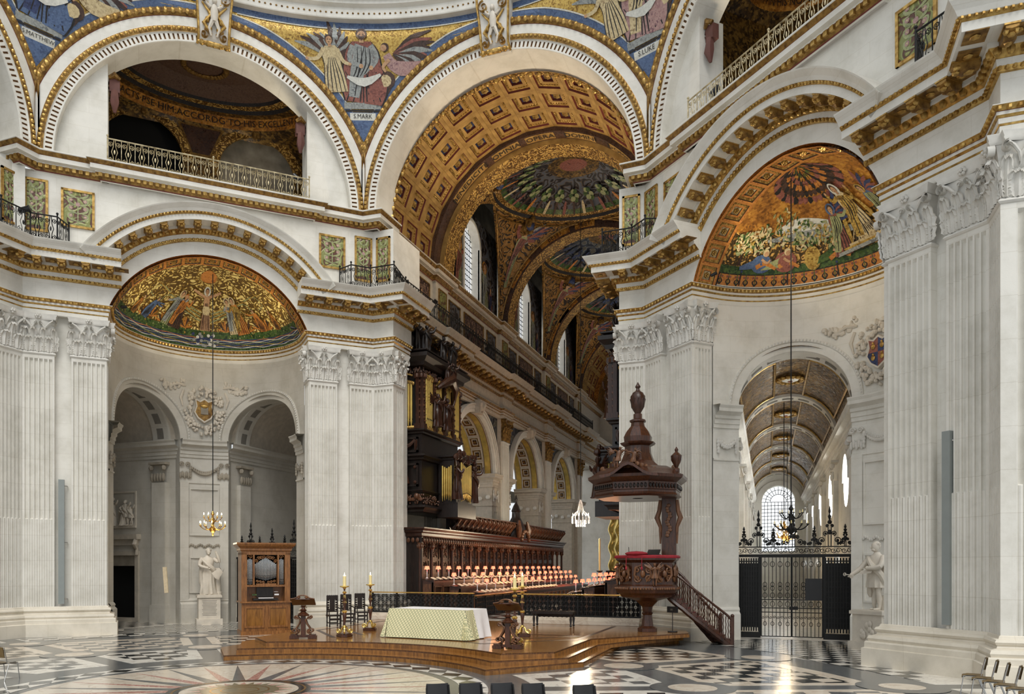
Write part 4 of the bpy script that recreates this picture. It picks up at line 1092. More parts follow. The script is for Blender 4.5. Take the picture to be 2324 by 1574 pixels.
        for x,c in((-2.45,'m_sage'),(-3.3,'m_blue'),(-.6,'m_green')):
            ribbon(b,[(x-.55,.82,.12),(x-.2,.92,.24),(x+.15,1.02,.3),(x+.35,1.22,.22)],.06,c); ribbon(b,[(x+.1,.86,.16),(x+.45,1.0,.14),(x+.85,.80,.1)],.064,'m_orange'); disc(b,x+.42,1.36,.13,.07,'m_cream'); disc(b,x+.44,1.32,.09,.075,'m_skin'); ribbon(b,[(x+.28,1.15,.09),(x+.5,1.02,.08),(x+.62,1.12,.06)],.072,'m_skin')
    b.build('mosaic_figures',root,smooth=0)
def scroll_c(b,x,y,z,r):
    P=spiral((x,z),r,r*.15,0,1.5,16); b.tube([(px,y,pz) for px,pz in P],[.035-.012*k/16 for k in range(17)],5)
for phi in(45,-45): apse(phi)
# ---------------------------------------------------------------- aisles opening out of the apses (axis along +v)
def aisle(name,loc,ang,length,wall='stone',vault='m_golddark',windows=None,bay_l=5.2,endwin=True,ribs='stone',door=False,lunette=False,skipL=False):
    root=empty(name,loc,ang,kind='structure'); hw=2.3; z0=AZ
    nb=int(length/bay_l)
    ez=[0]+[.9+bay_l*k for k in range(nb+1)]
    b=B(wall)
    for s in(-1,1):
        if skipL and s==skipL:
            for k in range(nb+1): b.box(s*hw-.01 if s<0 else s*hw,s*hw+.9 if s>0 else s*hw,0,1,0,1) if False else b.box(min(s*hw,s*(hw+.7)),max(s*hw,s*(hw+.7)),.9+bay_l*k-.75,.9+bay_l*k+.75,0,8.2)
            b.box(min(s*hw,s*(hw+.7)),max(s*hw,s*(hw+.7)),0,length,8.2,9.05)
        elif windows and windows==s:
            q=B(wall,lambda u,v,z:(s*hw+s*v,u,z))
            for k in range(nb):
                u0=.9+bay_l*k
                if s<0 and k==0: q.poly([(u0,0,0),(u0+bay_l,0,0),(u0+bay_l,0,8.3),(u0,0,8.3)]); continue
                arch_face(q,u0,u0+bay_l,3.0,8.3,u0+bay_l/2,6.6,1.15,0,n=20)
                q.poly([(u0,0,0),(u0+bay_l,0,0),(u0+bay_l,0,3.0),(u0,0,3.0)])
                sweep_arc(q,[(-.5,0),(0,0),(.06,.02),(.06,.2),(0,.22)],(u0+bay_l/2,6.6),1.15,0,pi,20)
                for t in(-1,1): q.poly([(u0+bay_l/2+t*1.15,0,3.0),(u0+bay_l/2+t*1.15,.5,3.0),(u0+bay_l/2+t*1.15,.5,6.6),(u0+bay_l/2+t*1.15,0,6.6)])
                q.m='daylight_aisle'; q.poly([(u0+bay_l/2-1.2,.45,3.0),(u0+bay_l/2+1.2,.45,3.0),(u0+bay_l/2+1.2,.45,7.8),(u0+bay_l/2-1.2,.45,7.8)]); q.m=wall
            q.poly([(-.6,0,0),(.9,0,0),(.9,0,8.3),(-.6,0,8.3)]); b.add(q)
        elif door and s==1:
            q=B(wall,lambda u,v,z:(s*hw+s*v,u,z))
            q.poly([(-.6,0,0),(2.55,0,0),(2.55,0,8.3),(-.6,0,8.3)]); q.poly([(2.55,0,3.4),(4.6,0,3.4),(4.6,0,8.3),(2.55,0,8.3)]); q.poly([(4.6,0,0),(length,0,0),(length,0,8.3),(4.6,0,8.3)])
            q.m='void'; q.box(2.4,4.8,.5,.6,0,3.6); q.m='stone_dim'; q.poly([(2.55,0,0),(2.55,.5,0),(2.55,.5,3.4),(2.55,0,3.4)]); q.poly([(4.6,0,0),(4.6,.5,0),(4.6,.5,3.4),(4.6,0,3.4)]); q.poly([(2.55,0,3.4),(2.55,.5,3.4),(4.6,.5,3.4),(4.6,0,3.4)]); c_=B(wall); c_.add(q); b.add(B(wall)); b.v=b.v; b.add(c_)
        else: b.poly([(s*hw,-.6,0),(s*hw,length,0),(s*hw,length,8.3),(s*hw,-.6,8.3)])
    b.build('side_wall',root,smooth=.4)
    for s in(-1,1):
        b=B(wall); P=[(hw,-.2),(hw,length)]
        if s<0: P=[(-hw,length),(-hw,-.2)][::-1]; 
        Q=[(x,y) for x,y in P]
        if s>0: Q=Q[::-1]; sweep(b,IMPOST,[(x,y) for x,y in [(hw,-.2),(hw,length)]][::1] if False else [(hw,length),(hw,-.2)][::-1] if False else [(-(-hw),-.2),(hw,length)][::-1][::-1],8.18,close_ends=False) if False else None
        # entablature: a straight run bent inwards
        pr=[(s*(hw-o),z+8.18) for o,z in IMPOST]; b.grid([[(x,v,z) for x,z in pr] for v in(-.3,length)])
        for k in range(nb+1):
            v=.9+bay_l*k; x0,x1=sorted((s*hw,s*(hw-.22))); b.box(x0,x1,v-.42,v+.42,0,7.0); x0,x1=sorted((s*hw,s*(hw-.3))); b.box(x0,x1,v-.5,v+.5,0,.9)
        b.build('entablature',root,smooth=.4)
        b=B('stone_carved' if wall=='stone' else 'stone_grime')
        for k in range(nb+1):
            v=.9+bay_l*k
            for j in range(5): b.ball((s*(hw-.26),v-.36+.18*j,7.25),(.07,.1,.22),6,4)
            for j in(-1,1): b.ball((s*(hw-.28),v+j*.4,7.72),(.12,.12,.14),6,4)
            b.box(min(s*hw,s*(hw-.34)),max(s*hw,s*(hw-.34)),v-.52,v+.52,7.88,8.0)
        b.build('capital',root)
    # vault with ribs
    b=B(vault); n=28
    b.grid([[(hw*math.cos(pi*k/n),v,z0+hw*math.sin(pi*k/n)) for k in range(n+1)] for v in(-.2,length)]); b.build('vault',root,smooth=.6)
    for k in range(nb+1):
        v=.9+bay_l*k-.1; b=B(ribs)
        R=lambda r,v:[(r*math.cos(pi*j/n),v,z0+r*math.sin(pi*j/n)) for j in range(n+1)]
        b.grid([R(hw,v-.5),R(hw-.14,v-.5),R(hw-.14,v+.5),R(hw,v+.5)])
        for j in range(9):
            a0,a1=pi*(j+.15)/9,pi*(j+.85)/9; q=[(hw-.13)*0.985]; r=hw-.15
            b.m='slot_grey'; b.grid([[(r*math.cos(a0+(a1-a0)*i/4),vv,z0+r*math.sin(a0+(a1-a0)*i/4)) for i in range(5)] for vv in(v-.2,v+.2)]); b.m=ribs
        b.build('vault_rib',root,smooth=.6)
        if k<nb and vault!='stone_dim':
            e=empty('vault_medallion',(0,v+bay_l/2,z0+hw-.12),0,root)
            g=B('gold'); 
            for j in range(14): a=2*pi*j/14; g.ball((.5*math.cos(a),.62*math.sin(a),-.04),(.14,.14,.1),6,4)
            g.build('gilt_wreath',e); w_=B('m_white'); w_.ball((0,0,-.05),(.36,.44,.06),12,4); w_.m='m_red'; w_.ball((0,0,-.1),(.12,.16,.05)); w_.build('painted_disc',e)
            g=B('gold')
            for s in(-1,1):
                for a0,a1 in((.32,.36),(.06,.10)):
                    for vv in(v+.75,v+bay_l-.75): pass
                aa=[pi/2-s*(.30+.85*i/10) for i in range(11)]; r=hw-.06
                for vv in(v+.85,v+bay_l-.85): g.tube([(r*math.cos(t),vv,z0+r*math.sin(t)) for t in aa],.05,5)
                for t in(aa[0],aa[-1]): g.tube([(r*math.cos(t),vv,z0+r*math.sin(t)) for vv in(v+.85,v+bay_l-.85)],.05,5)
            g.build('gilt_frame',root)
    b=B(wall)
    if endwin:
        arch_face(b,-hw,hw,0,z0+hw,0,8.75,1.42,length,n=28,amin=0); b.m='stone'
        b.poly([(-hw,length,0),(-1.42,length,0),(-1.42,length,8.75),(-hw,length,8.75)]) if False else None
        b.poly([(-1.42,length,0),(1.42,length,0),(1.42,length,4.2),(-1.42,length,4.2)])
        sweep_arc(b,[(-.7,0),(0,0),(.08,.03),(.08,.5),(0,.52)],(0,8.75),1.42,0,pi,24,v0=length)
        for s in(-1,1): b.poly([(s*1.42,length,4.2),(s*1.42,length+.7,4.2),(s*1.42,length+.7,8.75),(s*1.42,length,8.75)])
        b.build('end_wall',root,smooth=.4)
        wn=empty('window',(0,length+.6,0),0,root)
        g=B('daylight_glass'); g.poly([(-1.5,.1,4.0),(1.5,.1,4.0),(1.5,.1,10.3),(-1.5,.1,10.3)]); g.build('glass',wn,smooth=0)
        g=B('lead')
        for k in range(9): x=-1.2+.3*k; g.box(x-.024,x+.024,-.02,.03,4.2,8.75)
        for k in range(15): z=4.2+.325*k; g.box(-1.42,1.42,-.02,.03,z-.024,z+.024)
        for k in range(13): a=pi*k/12; g.tube([(.7*math.cos(a),.02,8.75+.7*math.sin(a)),(1.42*math.cos(a),.02,8.75+1.42*math.sin(a))],.024,4)
        for r in(.7,1.1): g.tube([(r*math.cos(pi*k/20),.02,8.75+r*math.sin(pi*k/20)) for k in range(21)],.026,4)
        g.build('glazing_bars',wn,smooth=0)
    else:
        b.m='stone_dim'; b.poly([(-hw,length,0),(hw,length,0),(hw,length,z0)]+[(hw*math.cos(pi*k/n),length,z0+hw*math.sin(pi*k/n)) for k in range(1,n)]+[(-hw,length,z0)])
        b.build('end_wall',root,smooth=0)
    return root
oS=loc2w(-45,-2.93,3.93); oN=loc2w(45,2.93,3.93); oT=loc2w(45,-2.93,3.93)
aS=aisle('wall_south_aisle',(oS[0],oS[1],0),-pi/2+rad(1.0),43.2,windows=1,vault='m_golddark',bay_l=8.4,skipL=-1)
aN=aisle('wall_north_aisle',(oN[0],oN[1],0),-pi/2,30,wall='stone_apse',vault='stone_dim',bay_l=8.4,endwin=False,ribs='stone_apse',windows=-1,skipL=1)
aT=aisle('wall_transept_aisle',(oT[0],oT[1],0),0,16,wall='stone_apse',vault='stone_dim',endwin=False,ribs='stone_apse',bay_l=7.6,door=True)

# bright stone pavement of the right aisle, chequered pavement of the others
def frame_pt(o,u,v): p=o.matrix_basis@Vector((u,v,0)); return (p.x,p.y)
piece('aisle_pavement',[frame_pt(aS,-2.3,-.6),frame_pt(aS,2.3,-.6),frame_pt(aS,2.3,43),frame_pt(aS,-2.3,43)],.005,'marble_white')
for o_ in(aN,aT):
    piece('aisle_pavement',[frame_pt(o_,-2.3,-.6),frame_pt(o_,2.3,-.6),frame_pt(o_,2.3,15),frame_pt(o_,-2.3,15)],.005,'marble_white')
    for i in range(-5,5):
        for j in range(0,14):
            if (i+j)%2: piece('floor_tile',[frame_pt(o_,i*.45,j*.45),frame_pt(o_,i*.45+.45,j*.45),frame_pt(o_,i*.45+.45,j*.45+.45),frame_pt(o_,i*.45,j*.45+.45)],.009,'marble_black')
# plain stone transept arm behind the north arch
b=B('stone'); n=24
b.grid([[(6.1*math.cos(pi*k/n),v,ZS+6.1*math.sin(pi*k/n)) for k in range(n+1)] for v in(1.6,15)])
for s in(-1,1): b.poly([(s*6.1,1.2,0),(s*6.1,15,0),(s*6.1,15,ZS),(s*6.1,1.2,ZS)])
b.poly([(-6.1,15,0),(6.1,15,0)]+[(6.1*math.cos(pi*k/n),15,ZS+6.1*math.sin(pi*k/n)) for k in range(n+1)])
b.build('transept_shell',wN,smooth=.5)
# ---------------------------------------------------------------- choir, running east from the great arch
YW=6.3; PX_=[24.3,34.9,45.5,56.1]; BC=[29.6,40.2,50.8]; ZB=19.3
COF_L=coffer_mesh(1.42,1.42,'vault_coffer',deep=.26); COF_A=coffer_mesh(.86,.80,'arch_coffer',rib='stone_dim',field='m_brown',orn='gold_dull',edge='redline',rib2='stone_dim',deep=.1)
CAPG=capital_mesh(1.3,'gilt_capital','gold_dull')
vault=empty('ceiling_choir',kind='structure')
# gilded coffered barrel behind the great arch
R0=6.3
def barrel(x0,x1,nx,na,nm,r=R0):
    b=B('gilt_plaster'); n=36
    b.grid([[(x,(r+.34)*math.cos(pi*k/n),ZB+(r+.34)*math.sin(pi*k/n)) for k in range(n+1)] for x in(x0,x1)]); b.build(nm,vault,smooth=.6)
    da=pi/na; w=(x1-x0)/nx; sz=r*da
    for i in range(nx):
        for k in range(na):
            a=da*(k+.5)
            M=Matrix.Translation((x0+w*(i+.5),r*math.cos(a),ZB+r*math.sin(a)))@Matrix.Rotation(a-pi/2,4,'X')@Matrix.Rotation(-pi/2,4,'X')@Matrix.Rotation(pi,4,'Y')@Matrix.Rotation(pi,4,'Z')
            put('coffer',COF_L,vault,mx=M@Matrix.Diagonal((w/1.42,1,sz/1.42,1)))
barrel(17.95,22.75,3,13,'coffered_vault')
b=B('m_lacegold'); n=40
def rib(b,x0,x1,r,d,ms,mf,z=ZB):
    b.m=ms; A=lambda x,q:[(x,q*math.cos(pi*k/n),z+q*math.sin(pi*k/n)) for k in range(n+1)]
    b.grid([A(x0,r),A(x1,r)]); b.m=mf; b.grid([A(x0,r+d),A(x0,r)]); b.grid([A(x1,r),A(x1,r+d)])
b.m='m_lacegold'; b.grid([[(x,6.15*math.cos(pi*k/n),ZB+6.15*math.sin(pi*k/n)) for k in range(n+1)] for x in(17.75,18.0)]); rosr=B('gold')
b.build('vault_edge',vault,smooth=.6)
for k in range(46):
    a=pi*(k+.5)/46; rosr.ball((17.85,6.1*math.cos(a),ZB+6.1*math.sin(a)),(.1,.12,.12),6,4)
rosr.build('gilt_rosettes',vault,kind='stuff')
def rib_text(txt,x,r,size,zc=ZB,a_mid=pi/2,spread=1.0,name='lettering',mat='m_dark'):
    t=letters(txt,size,mat)
    warp(t,lambda px,py,pz:(x,(r+py)*math.cos(a_mid+px*spread/r),zc+(r+py)*math.sin(a_mid+px*spread/r)))
    # read from the west: left of the text lies to the north
    t.build(name,vault,smooth=0)
def soffit_text(txt,x,r,size,a_mid,spread=1.0):
    t=letters(txt,size,'m_dark'); warp(t,lambda px,py,pz:(x-py,(r)*math.cos(a_mid+px*spread/r),ZB+r*math.sin(a_mid+px*spread/r))); t.build('lettering',vault,smooth=0)
b=B('m_brown')
b.grid([[(x,6.12*math.cos(pi*k/n),ZB+6.12*math.sin(pi*k/n)) for k in range(n+1)] for x in(22.75,23.55)]); b.grid([[(22.74,r_*math.cos(pi*k/n),ZB+r_*math.sin(pi*k/n)) for k in range(n+1)] for r_ in(6.1,6.7)]); b.build('text_band',vault,smooth=.6)
g=B('gilt_plaster')
for a0,a1 in((.62,1.02),(1.10,1.36),(1.42,1.68),(1.78,2.05),(2.2,2.5)): g.grid([[(x,6.10*math.cos(a0+(a1-a0)*k/8),ZB+6.10*math.sin(a0+(a1-a0)*k/8)) for k in range(9)] for x in(22.85,23.45)])
g.build('text_ground',vault,smooth=.6)
for wd,a in(('BENEDICITE',.82),('OMNIA',1.23),('OPERA',1.55),('DOMINI',1.915),('DOMINO',2.35)): soffit_text(wd,23.15,6.07,.5,pi-(pi-a) if False else a,1)
b=B('m_lacegold'); rib(b,23.55,24.95,5.85,.3,'m_lacegold','gilt_plaster'); b.build('transverse_arch',vault,smooth=.6)
for p,words in((34.9,(('OMNES',.62),('BESTI',1.15),('ÆET',1.5))),(45.5,(('OMNIA·VIN',.45),('IOVAE',.75),('MOVE',1.15))),(56.1,(('BEN·OM',.5),))):
    b=B('m_lacegold'); rib(b,p-.65,p+.65,5.85,.62,'m_lacegold','m_brown'); b.build('transverse_arch',vault,smooth=.6)
    g=B('m_gold2')
    for wd,a in words:
        h_=len(wd)*.036; g.grid([[(p-.66,r*math.cos(a-h_+2*h_*k/6),ZB+r*math.sin(a-h_+2*h_*k/6)) for k in range(7)] for r in(5.98,6.4)])
    g.build('text_ground',vault,smooth=0)
    for wd,a in words:
        t=letters(wd,.42,'m_dark'); warp(t,lambda px,py,pz:(p-.67,(6.19+py)*math.cos(a-px/6.19*-1 if False else a+px/6.19),ZB+(6.19+py)*math.sin(a+px/6.19))); t.build('lettering',vault,smooth=0)
# saucer domes on pendentives
for bi,xc in enumerate(BC):
    hx=4.65; rx,ry,zr=4.35,5.2,25.55
    dome=B('m_choirgold')
    def el(r,z,m,r2,z2):
        dome.m=m; dome.grid([[(xc+rx*q*math.cos(2*pi*k/48),ry*q*math.sin(2*pi*k/48),zz) for k in range(48)] for q,zz in((r,z),(r2,z2))],close=True)
    el(1.0,zr,'m_lacegold',.95,zr+.02); el(.95,zr+.02,'m_dark',.93,zr+.2); el(.93,zr+.2,'m_lacegold',.86,zr+.25); el(.86,zr+.25,'m_green',.80,zr+.45)
    m1=('m_choir','m_choirblue','m_choir')[bi]
    el(.80,zr+.45,m1,.55,zr+1.05); el(.55,zr+1.05,m1,.3,zr+1.4); el(.3,zr+1.4,'m_golddark',.16,zr+1.5); el(.16,zr+1.5,'m_red',.0,zr+1.55)
    dome.build('saucer_dome',vault,smooth=.6)
    f=B('m_green'); 
    def dm(x,y,h):   # x angle (rad), y 0 rim .. 1 crown
        q=.86-.7*y; return (xc+rx*q*math.cos(x),ry*q*math.sin(x),zr+.25+1.2*math.sin(y*1.45)-.06-h)
    f.map=dm
    for k in range(20):
        a=2*pi*k/20+.2
        ribbon(f,[(a,.0,.02),(a,.25,.05),(a,.4,.03)],.02,'m_brown',n=1)
        for j in range(6): disc(f,a+.06*math.cos(j),.42+.10*math.sin(j*1.1),.05,.03+.003*j,('m_green','m_sage')[j%2] if bi==0 else ('m_choirblue','m_navy')[j%2],.06,8)
        ribbon(f,[(a+.157,.02,.04),(a+.157,.2,.05),(a+.157,.3,.02)],.03,('m_red','m_cream','m_orange')[k%3])
    f.build('mosaic_creatures',vault,smooth=0)
    for sx in(-1,1):
        for sy in(-1,1):
            def patch(s,t,h=0):
                th=t*pi/2
                A=(xc+sx*hx,sy*(5.95+.35*(1-t))*math.cos(th*.98),ZB+6.0*math.sin(th))
                Bp=(xc+sx*4.5*math.cos(th),sy*(YW+.2),20.4+4.55*math.sin(th)-1.0*(1-t))
                s2=s*pi/2; ring=(xc+sx*rx*math.cos(s2),sy*ry*math.sin(s2),zr)
                e0=(xc+sx*hx,0,ZB+6.0);e1=(xc,sy*(YW+.2),24.95)
                w=t**1.6
                p=[(1-s)*a+s*c+w*(r-((1-s)*u+s*v)) for a,c,r,u,v in zip(A,Bp,ring,e0,e1)]
                cx=(xc-p[0],-p[1],21-p[2]); L=math.sqrt(sum(q*q for q in cx)) or 1
                return tuple(a+c/L*h for a,c in zip(p,cx))
            b=B('m_choirgold'); b.grid([[patch(i/14,j/16) for i in range(15)] for j in range(17)]); b.build('pendentive',vault,smooth=.8)
            if (sx>0):
                f=B('m_red',lambda x,y,h:patch(x,y,h))
                # winged figure with raised arms, drawn in patch space
                f.map=lambda x,y,h:patch(.42+x*.16*sx*1.0*(-1 if sy>0 else 1),.28+y*.145,h)
                wing(f,-.25,2.9,2.0,2.0,-1,'m_navy','m_grey',.04); wing(f,.25,2.9,2.0,1.1,1,'m_navy','m_red',.04)
                figure(f,0,.1,4.1,0,'m_sage','m_red',arms=[(-1,[(-.1,.1),(-.14,.28)]),(1,[(.1,.1),(.14,.28)])],h=.06,wide=.8)
                f.build('mosaic_angel',vault,smooth=0)
                fr=B('gold_dull'); 
                for s_ in(.04,.93): fr.tube([patch(s_,.05+.9*k/16,.05) for k in range(17)],.06,5)
                fr.tube([patch(k/12,.93,.05) for k in range(13)],.06,5); fr.build('gilt_rib',vault)
            e=B('gold_dull')
            P0=patch(.5,1.0)
            for j in range(10): e.ball((P0[0]+random.uniform(-.4,.4),P0[1]+random.uniform(-.4,.4),P0[2]-.2+random.uniform(-.4,.3)),(.2,.2,.22),6,4)
            e.m='m_navy'; e.ball((P0[0]-sx*.1,P0[1]-sy*.1,P0[2]-.35),(.3,.3,.35),8,6); e.build('heraldic_boss',vault)
# far end: second coffered barrel and apse wall with windows
barrel(56.9,62.1,3,13,'far_vault')
b=B('m_choirgold'); R=6.3
b.poly([(66,R*math.cos(pi*k/24),ZB+R*math.sin(pi*k/24)) for k in range(25)]); b.m='stone'; b.box(66,66.3,-9,9,0,ZB)
b.m='m_lacegold'; rib(b,62.1,66,5.9,.5,'m_choirgold','m_gold2')
b.build('apse_end',vault,smooth=.5)
for j,(y,z0,z1,wd) in enumerate(((-2.6,3.2,9.5,1.9),(2.6,3.2,9.5,1.9),(-2.4,11.8,18.5,2.0),(2.4,11.8,18.5,2.0),(-5.2,3.2,9.5,1.6))):
    wn=empty('window_%d'%(j+20),(65.95,y,0),0,kind='structure')
    g=B('daylight_dim'); g.poly([(0,-wd/2,z0),(0,wd/2,z0),(0,wd/2,z1)]+[(0,wd/2*math.cos(pi*k/12),z1+wd/2*math.sin(pi*k/12)) for k in range(1,12)]+[(0,-wd/2,z1)]); g.build('glass',wn,smooth=0)
    g=B('lead')
    for k in range(1,6): yy=-wd/2+wd*k/6; g.box(-.05,-.01,yy-.02,yy+.02,z0,z1+.4)
    for k in range(int((z1-z0)/.5)): g.box(-.05,-.01,-wd/2,wd/2,z0+.5*k,z0+.5*k+.04)
    g.build('glazing_bars',wn,smooth=0)
# side walls of the choir
ARM=['m_arms','m_choir','m_arms']
def choir_side(s,name):
    root=empty(name,kind='structure'); mp=lambda x,v,z:(x,s*(YW+v),z)
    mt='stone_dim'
    # entablature and gallery cornice, breaking forward over the pilasters
    path=[(17.0,0)]
    for p in PX_: path+=[(p-.95,0),(p-.95,-.22),(p+.95,-.22),(p+.95,0)]
    path+=[(66,0)]
    b=B(mt,mp); sweep(b,['gold_dull' if q=='gold' else mt if q=='stone' else q for q in ARCHI],path,12.98); b.grid([[(x,v,z) for x,v in path] for z in(13.6,14.5)]); sweep(b,['gold_dull' if q=='gold' else mt if q=='stone' else q for q in CORN],path,14.42); b.build('gallery_cornice',root,smooth=.5)
    e=B('gold_dull',mp)
    for x,y,a in along(offs(path,.24),.3): e.ball((x,y,14.83),(.11,.10,.13),5,3)
    e.build('egg_moulding',root,kind='stuff')
    for x,y,a in along(offs(path,.36),.9):
        if a==0 and x<57: o=put('modillion',MOD,root,(x,s*(YW+y),14.83),0 if s>0 else pi)
    # attic with mosaic panels
    b=B(mt,mp); b.box(17.0,66,.2,.6,15.5,18.8); b.build('attic_wall',root,smooth=0)
    for p in PX_:
        b=B(mt,mp); b.box(p-.85,p+.85,.0,.25,15.5,18.8); b.build('attic_pier',root,smooth=0)
        e=empty('mosaic_panel',(p,s*(YW-.02),17.3),0 if s>0 else pi,root); simple_panel(e,1.05,2.3,'m_panelgreen')
    for k,(x0,x1) in enumerate([(18.3,23.0)]+[(c+o-w/2,c+o+w/2) for c in BC for o,w in((-3.1,1.7),(0,3.3),(3.1,1.7))]):
        e=empty('mosaic_panel',((x0+x1)/2,s*(YW+.19),17.3),0 if s>0 else pi,root); simple_panel(e,x1-x0,2.3,'m_arms' if (x1-x0)>2 else 'm_choir')
    b=B(mt,mp); sp=[(17.0,.2)]
    for p in PX_: sp+=[(p-.95,.2),(p-.95,0),(p+.95,0),(p+.95,.2)]
    sp+=[(66,.2)]
    sweep(b,STRING if False else [q if q!='stone' else mt for q in STRING],sp,18.7); b.build('string_course',root,smooth=.4)
    # clerestory lunettes with windows
    for j,c in enumerate(BC):
        b=B('m_choir',mp); arch_face(b,c-4.65,c+4.65,19.3,25.2,c,23.35,1.28,.32,n=20,amin=0)
        b.poly([(c-1.28,.32,19.3),(c+1.28,.32,19.3),(c+1.28,.32,19.62),(c-1.28,.32,19.62)]); b.build('lunette_mosaic',root,smooth=0)
        f=B('m_red',lambda x,y,h:mp(c+x,.32-h,19.5+y))
        for q in(-1,1):
            figure(f,q*2.3,.05,3.3,-q*.06,'m_sage','m_grey' if q>0 else 'm_red',arms=[(-q,[(-q*.1,.05),(-q*.16,.16)])],h=.04,wide=.9,halo='m_gold2')
            figure(f,q*3.4,.05,2.0,-q*.1,'m_red','m_navy',h=.03,wide=.9)
        f.build('mosaic_figures',root,smooth=0)
        b=B('stone',mp)
        sweep_arc(b,[(-.6,0),(.05,0),(.08,.06),(.06,.22),(0,.24)],(c,23.35),1.28,0,pi,20,v0=.32,close_ends=False)
        for q in(-1,1):
            b.poly([(c+q*1.28,.3,19.62),(c+q*1.28,.95,19.62),(c+q*1.28,.95,23.35),(c+q*1.28,.3,23.35)]); b.box(min(c+q*1.28,c+q*1.5),max(c+q*1.28,c+q*1.5),.24,.4,19.4,23.35)
        b.poly([(c-1.28,.3,19.62),(c+1.28,.3,19.62),(c+1.28,.95,19.8),(c-1.28,.95,19.8)])
        b.build('window_reveal',root,smooth=.5)
        wn=empty('window',(0,0,0),0,root)
        g=B('daylight_glass',mp); g.poly([(c-1.3,.9,19.6),(c+1.3,.9,19.6),(c+1.3,.9,24.7),(c-1.3,.9,24.7)]); g.build('glass',wn,smooth=0)
        g=B('lead',mp)
        for k in range(1,8): x=c-1.28+2.56*k/8; g.box(x-.016,x+.016,(.82),.86,19.6,24.7)
        for k in range(15): z=19.8+.34*k; g.box(c-1.28,c+1.28,.82,.86,z-.016,z+.016)
        g.build('glazing_bars',wn,smooth=0)
    # arcade below
    for j,c in enumerate(BC):
        r=3.5
        b=B('m_choirblue',mp); arch_face(b,c-4.6,c+4.6,AZ,13.5,c,AZ,r,.25,n=36,amin=0); b.build('spandrel_mosaic',root,smooth=0)
        b=B(mt,mp)
        sweep_arc(b,['stone',(-.25,0),(.0,0),(.03,.02),(.03,.2),'slot_grey',(.05,.21),'stone',(.06,.22),(.06,.42),'slot_grey',(.09,.43),'stone',(.12,.45),(.12,.52),(-.25,.54)],(c,AZ),r,0,pi,40,close_ends=False)
        b.build('arcade_archivolt',root,smooth=.5)
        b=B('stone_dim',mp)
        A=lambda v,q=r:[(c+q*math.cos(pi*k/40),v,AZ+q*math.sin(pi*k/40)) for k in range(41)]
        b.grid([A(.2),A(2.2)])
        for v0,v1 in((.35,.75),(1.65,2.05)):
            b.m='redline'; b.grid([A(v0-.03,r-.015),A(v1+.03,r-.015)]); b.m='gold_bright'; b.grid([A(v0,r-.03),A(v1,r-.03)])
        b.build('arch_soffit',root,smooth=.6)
        n=12
        for k in range(n):
            a=pi*(k+.5)/n
            M=Matrix.Translation((c+(r-.12)*math.cos(a),s*(YW+1.2),AZ+(r-.12)*math.sin(a)))@Matrix.Rotation(pi/2-a,4,'Y')@Matrix.Rotation(-pi/2,4,'X')@Matrix.Rotation(pi,4,'Y')@Matrix.Rotation(pi,4,'Z')
            put('coffer',COF_A,root,mx=M)
        k_=B('gold_dull' if False else 'stone_dim',mp); k_.box(c-.34,c+.34,-.3,.2,AZ+r-.1,AZ+r+.75)
        for q in(-1,1): k_.tube([(c+q*.2,-.3,AZ+r+.7),(c+q*.3,-.42,AZ+r+.5),(c+q*.2,-.34,AZ+r+.0)],[.1,.16,.08],6)
        k_.ball((c,-.36,AZ+r+.3),(.2,.16,.26)); k_.build('keystone',root)
    # piers between the arches
    for p in PX_:
        e=empty('pier',(p,s*YW,0),0 if s>0 else pi,root)
        cm,sm=capital_for(1.3); put('shaft',sm,e,(0,-.12,0)); put('capital',CAPG,e,(0,-.12,11.46))
        b=B(mt); b.box(-.8,.8,0,2.2,0,13.0); b.box(-1.8,1.8,.26,2.2,0,AZ); b.build('pier_core',e,smooth=0)
        b=B(mt)
        for q in(-1,1):
            P=[(q*.65,.26),(q*1.82,.26),(q*1.82,2.2)]
            if q<0: P=P[::-1]
            else: P=P
            # run so that the room lies on the right-hand side
            sweep(b,IMPOST,P if q>0 else P,8.18); sweep(b,[(0,0),(.05,.02),(.05,.1),(0,.12)],P,6.9)
            panel_frame(b,*(sorted((q*.85,q*1.6))),3.2,6.6,y=.26)
        b.build('impost',e,smooth=.5)
        b=B('stone_carved')
        for q in(-1,1):
            festoon(b,q*.8,q*1.7,7.75,.3,y=.18,n=8)
            for x in(q*.85,q*1.65): scroll_c(b,x,.18,7.88,.11)
            for y in(.5,1.1,1.7,2.1): b.ball((q*1.9,y,7.4+.2*(y%1)),(.1,.2,.16),6,4)
        b.build('carved_frieze',e,kind='stuff')
    return root
def simple_panel(e,w,h,m):
    b=B('gold_dull'); panel_frame(b,-w/2,w/2,-h/2,h/2,.07,.06); b.build('panel_frame',e,smooth=0)
    b=B(m); b.box(-w/2+.05,w/2-.05,-.02,.02,-h/2+.05,h/2-.05)
    if w>2:
        f=B('m_red',lambda x,y,z:(x,-.03-z,y))
        for s in(-1,0,1): figure(f,s*w*.27,-h/2+.25,1.5,0,('m_grey','m_cream','m_sage')[s+1],'m_red',h=.01,wide=.9)
        b.add(f)
    b.build('panel_field',e,smooth=0)
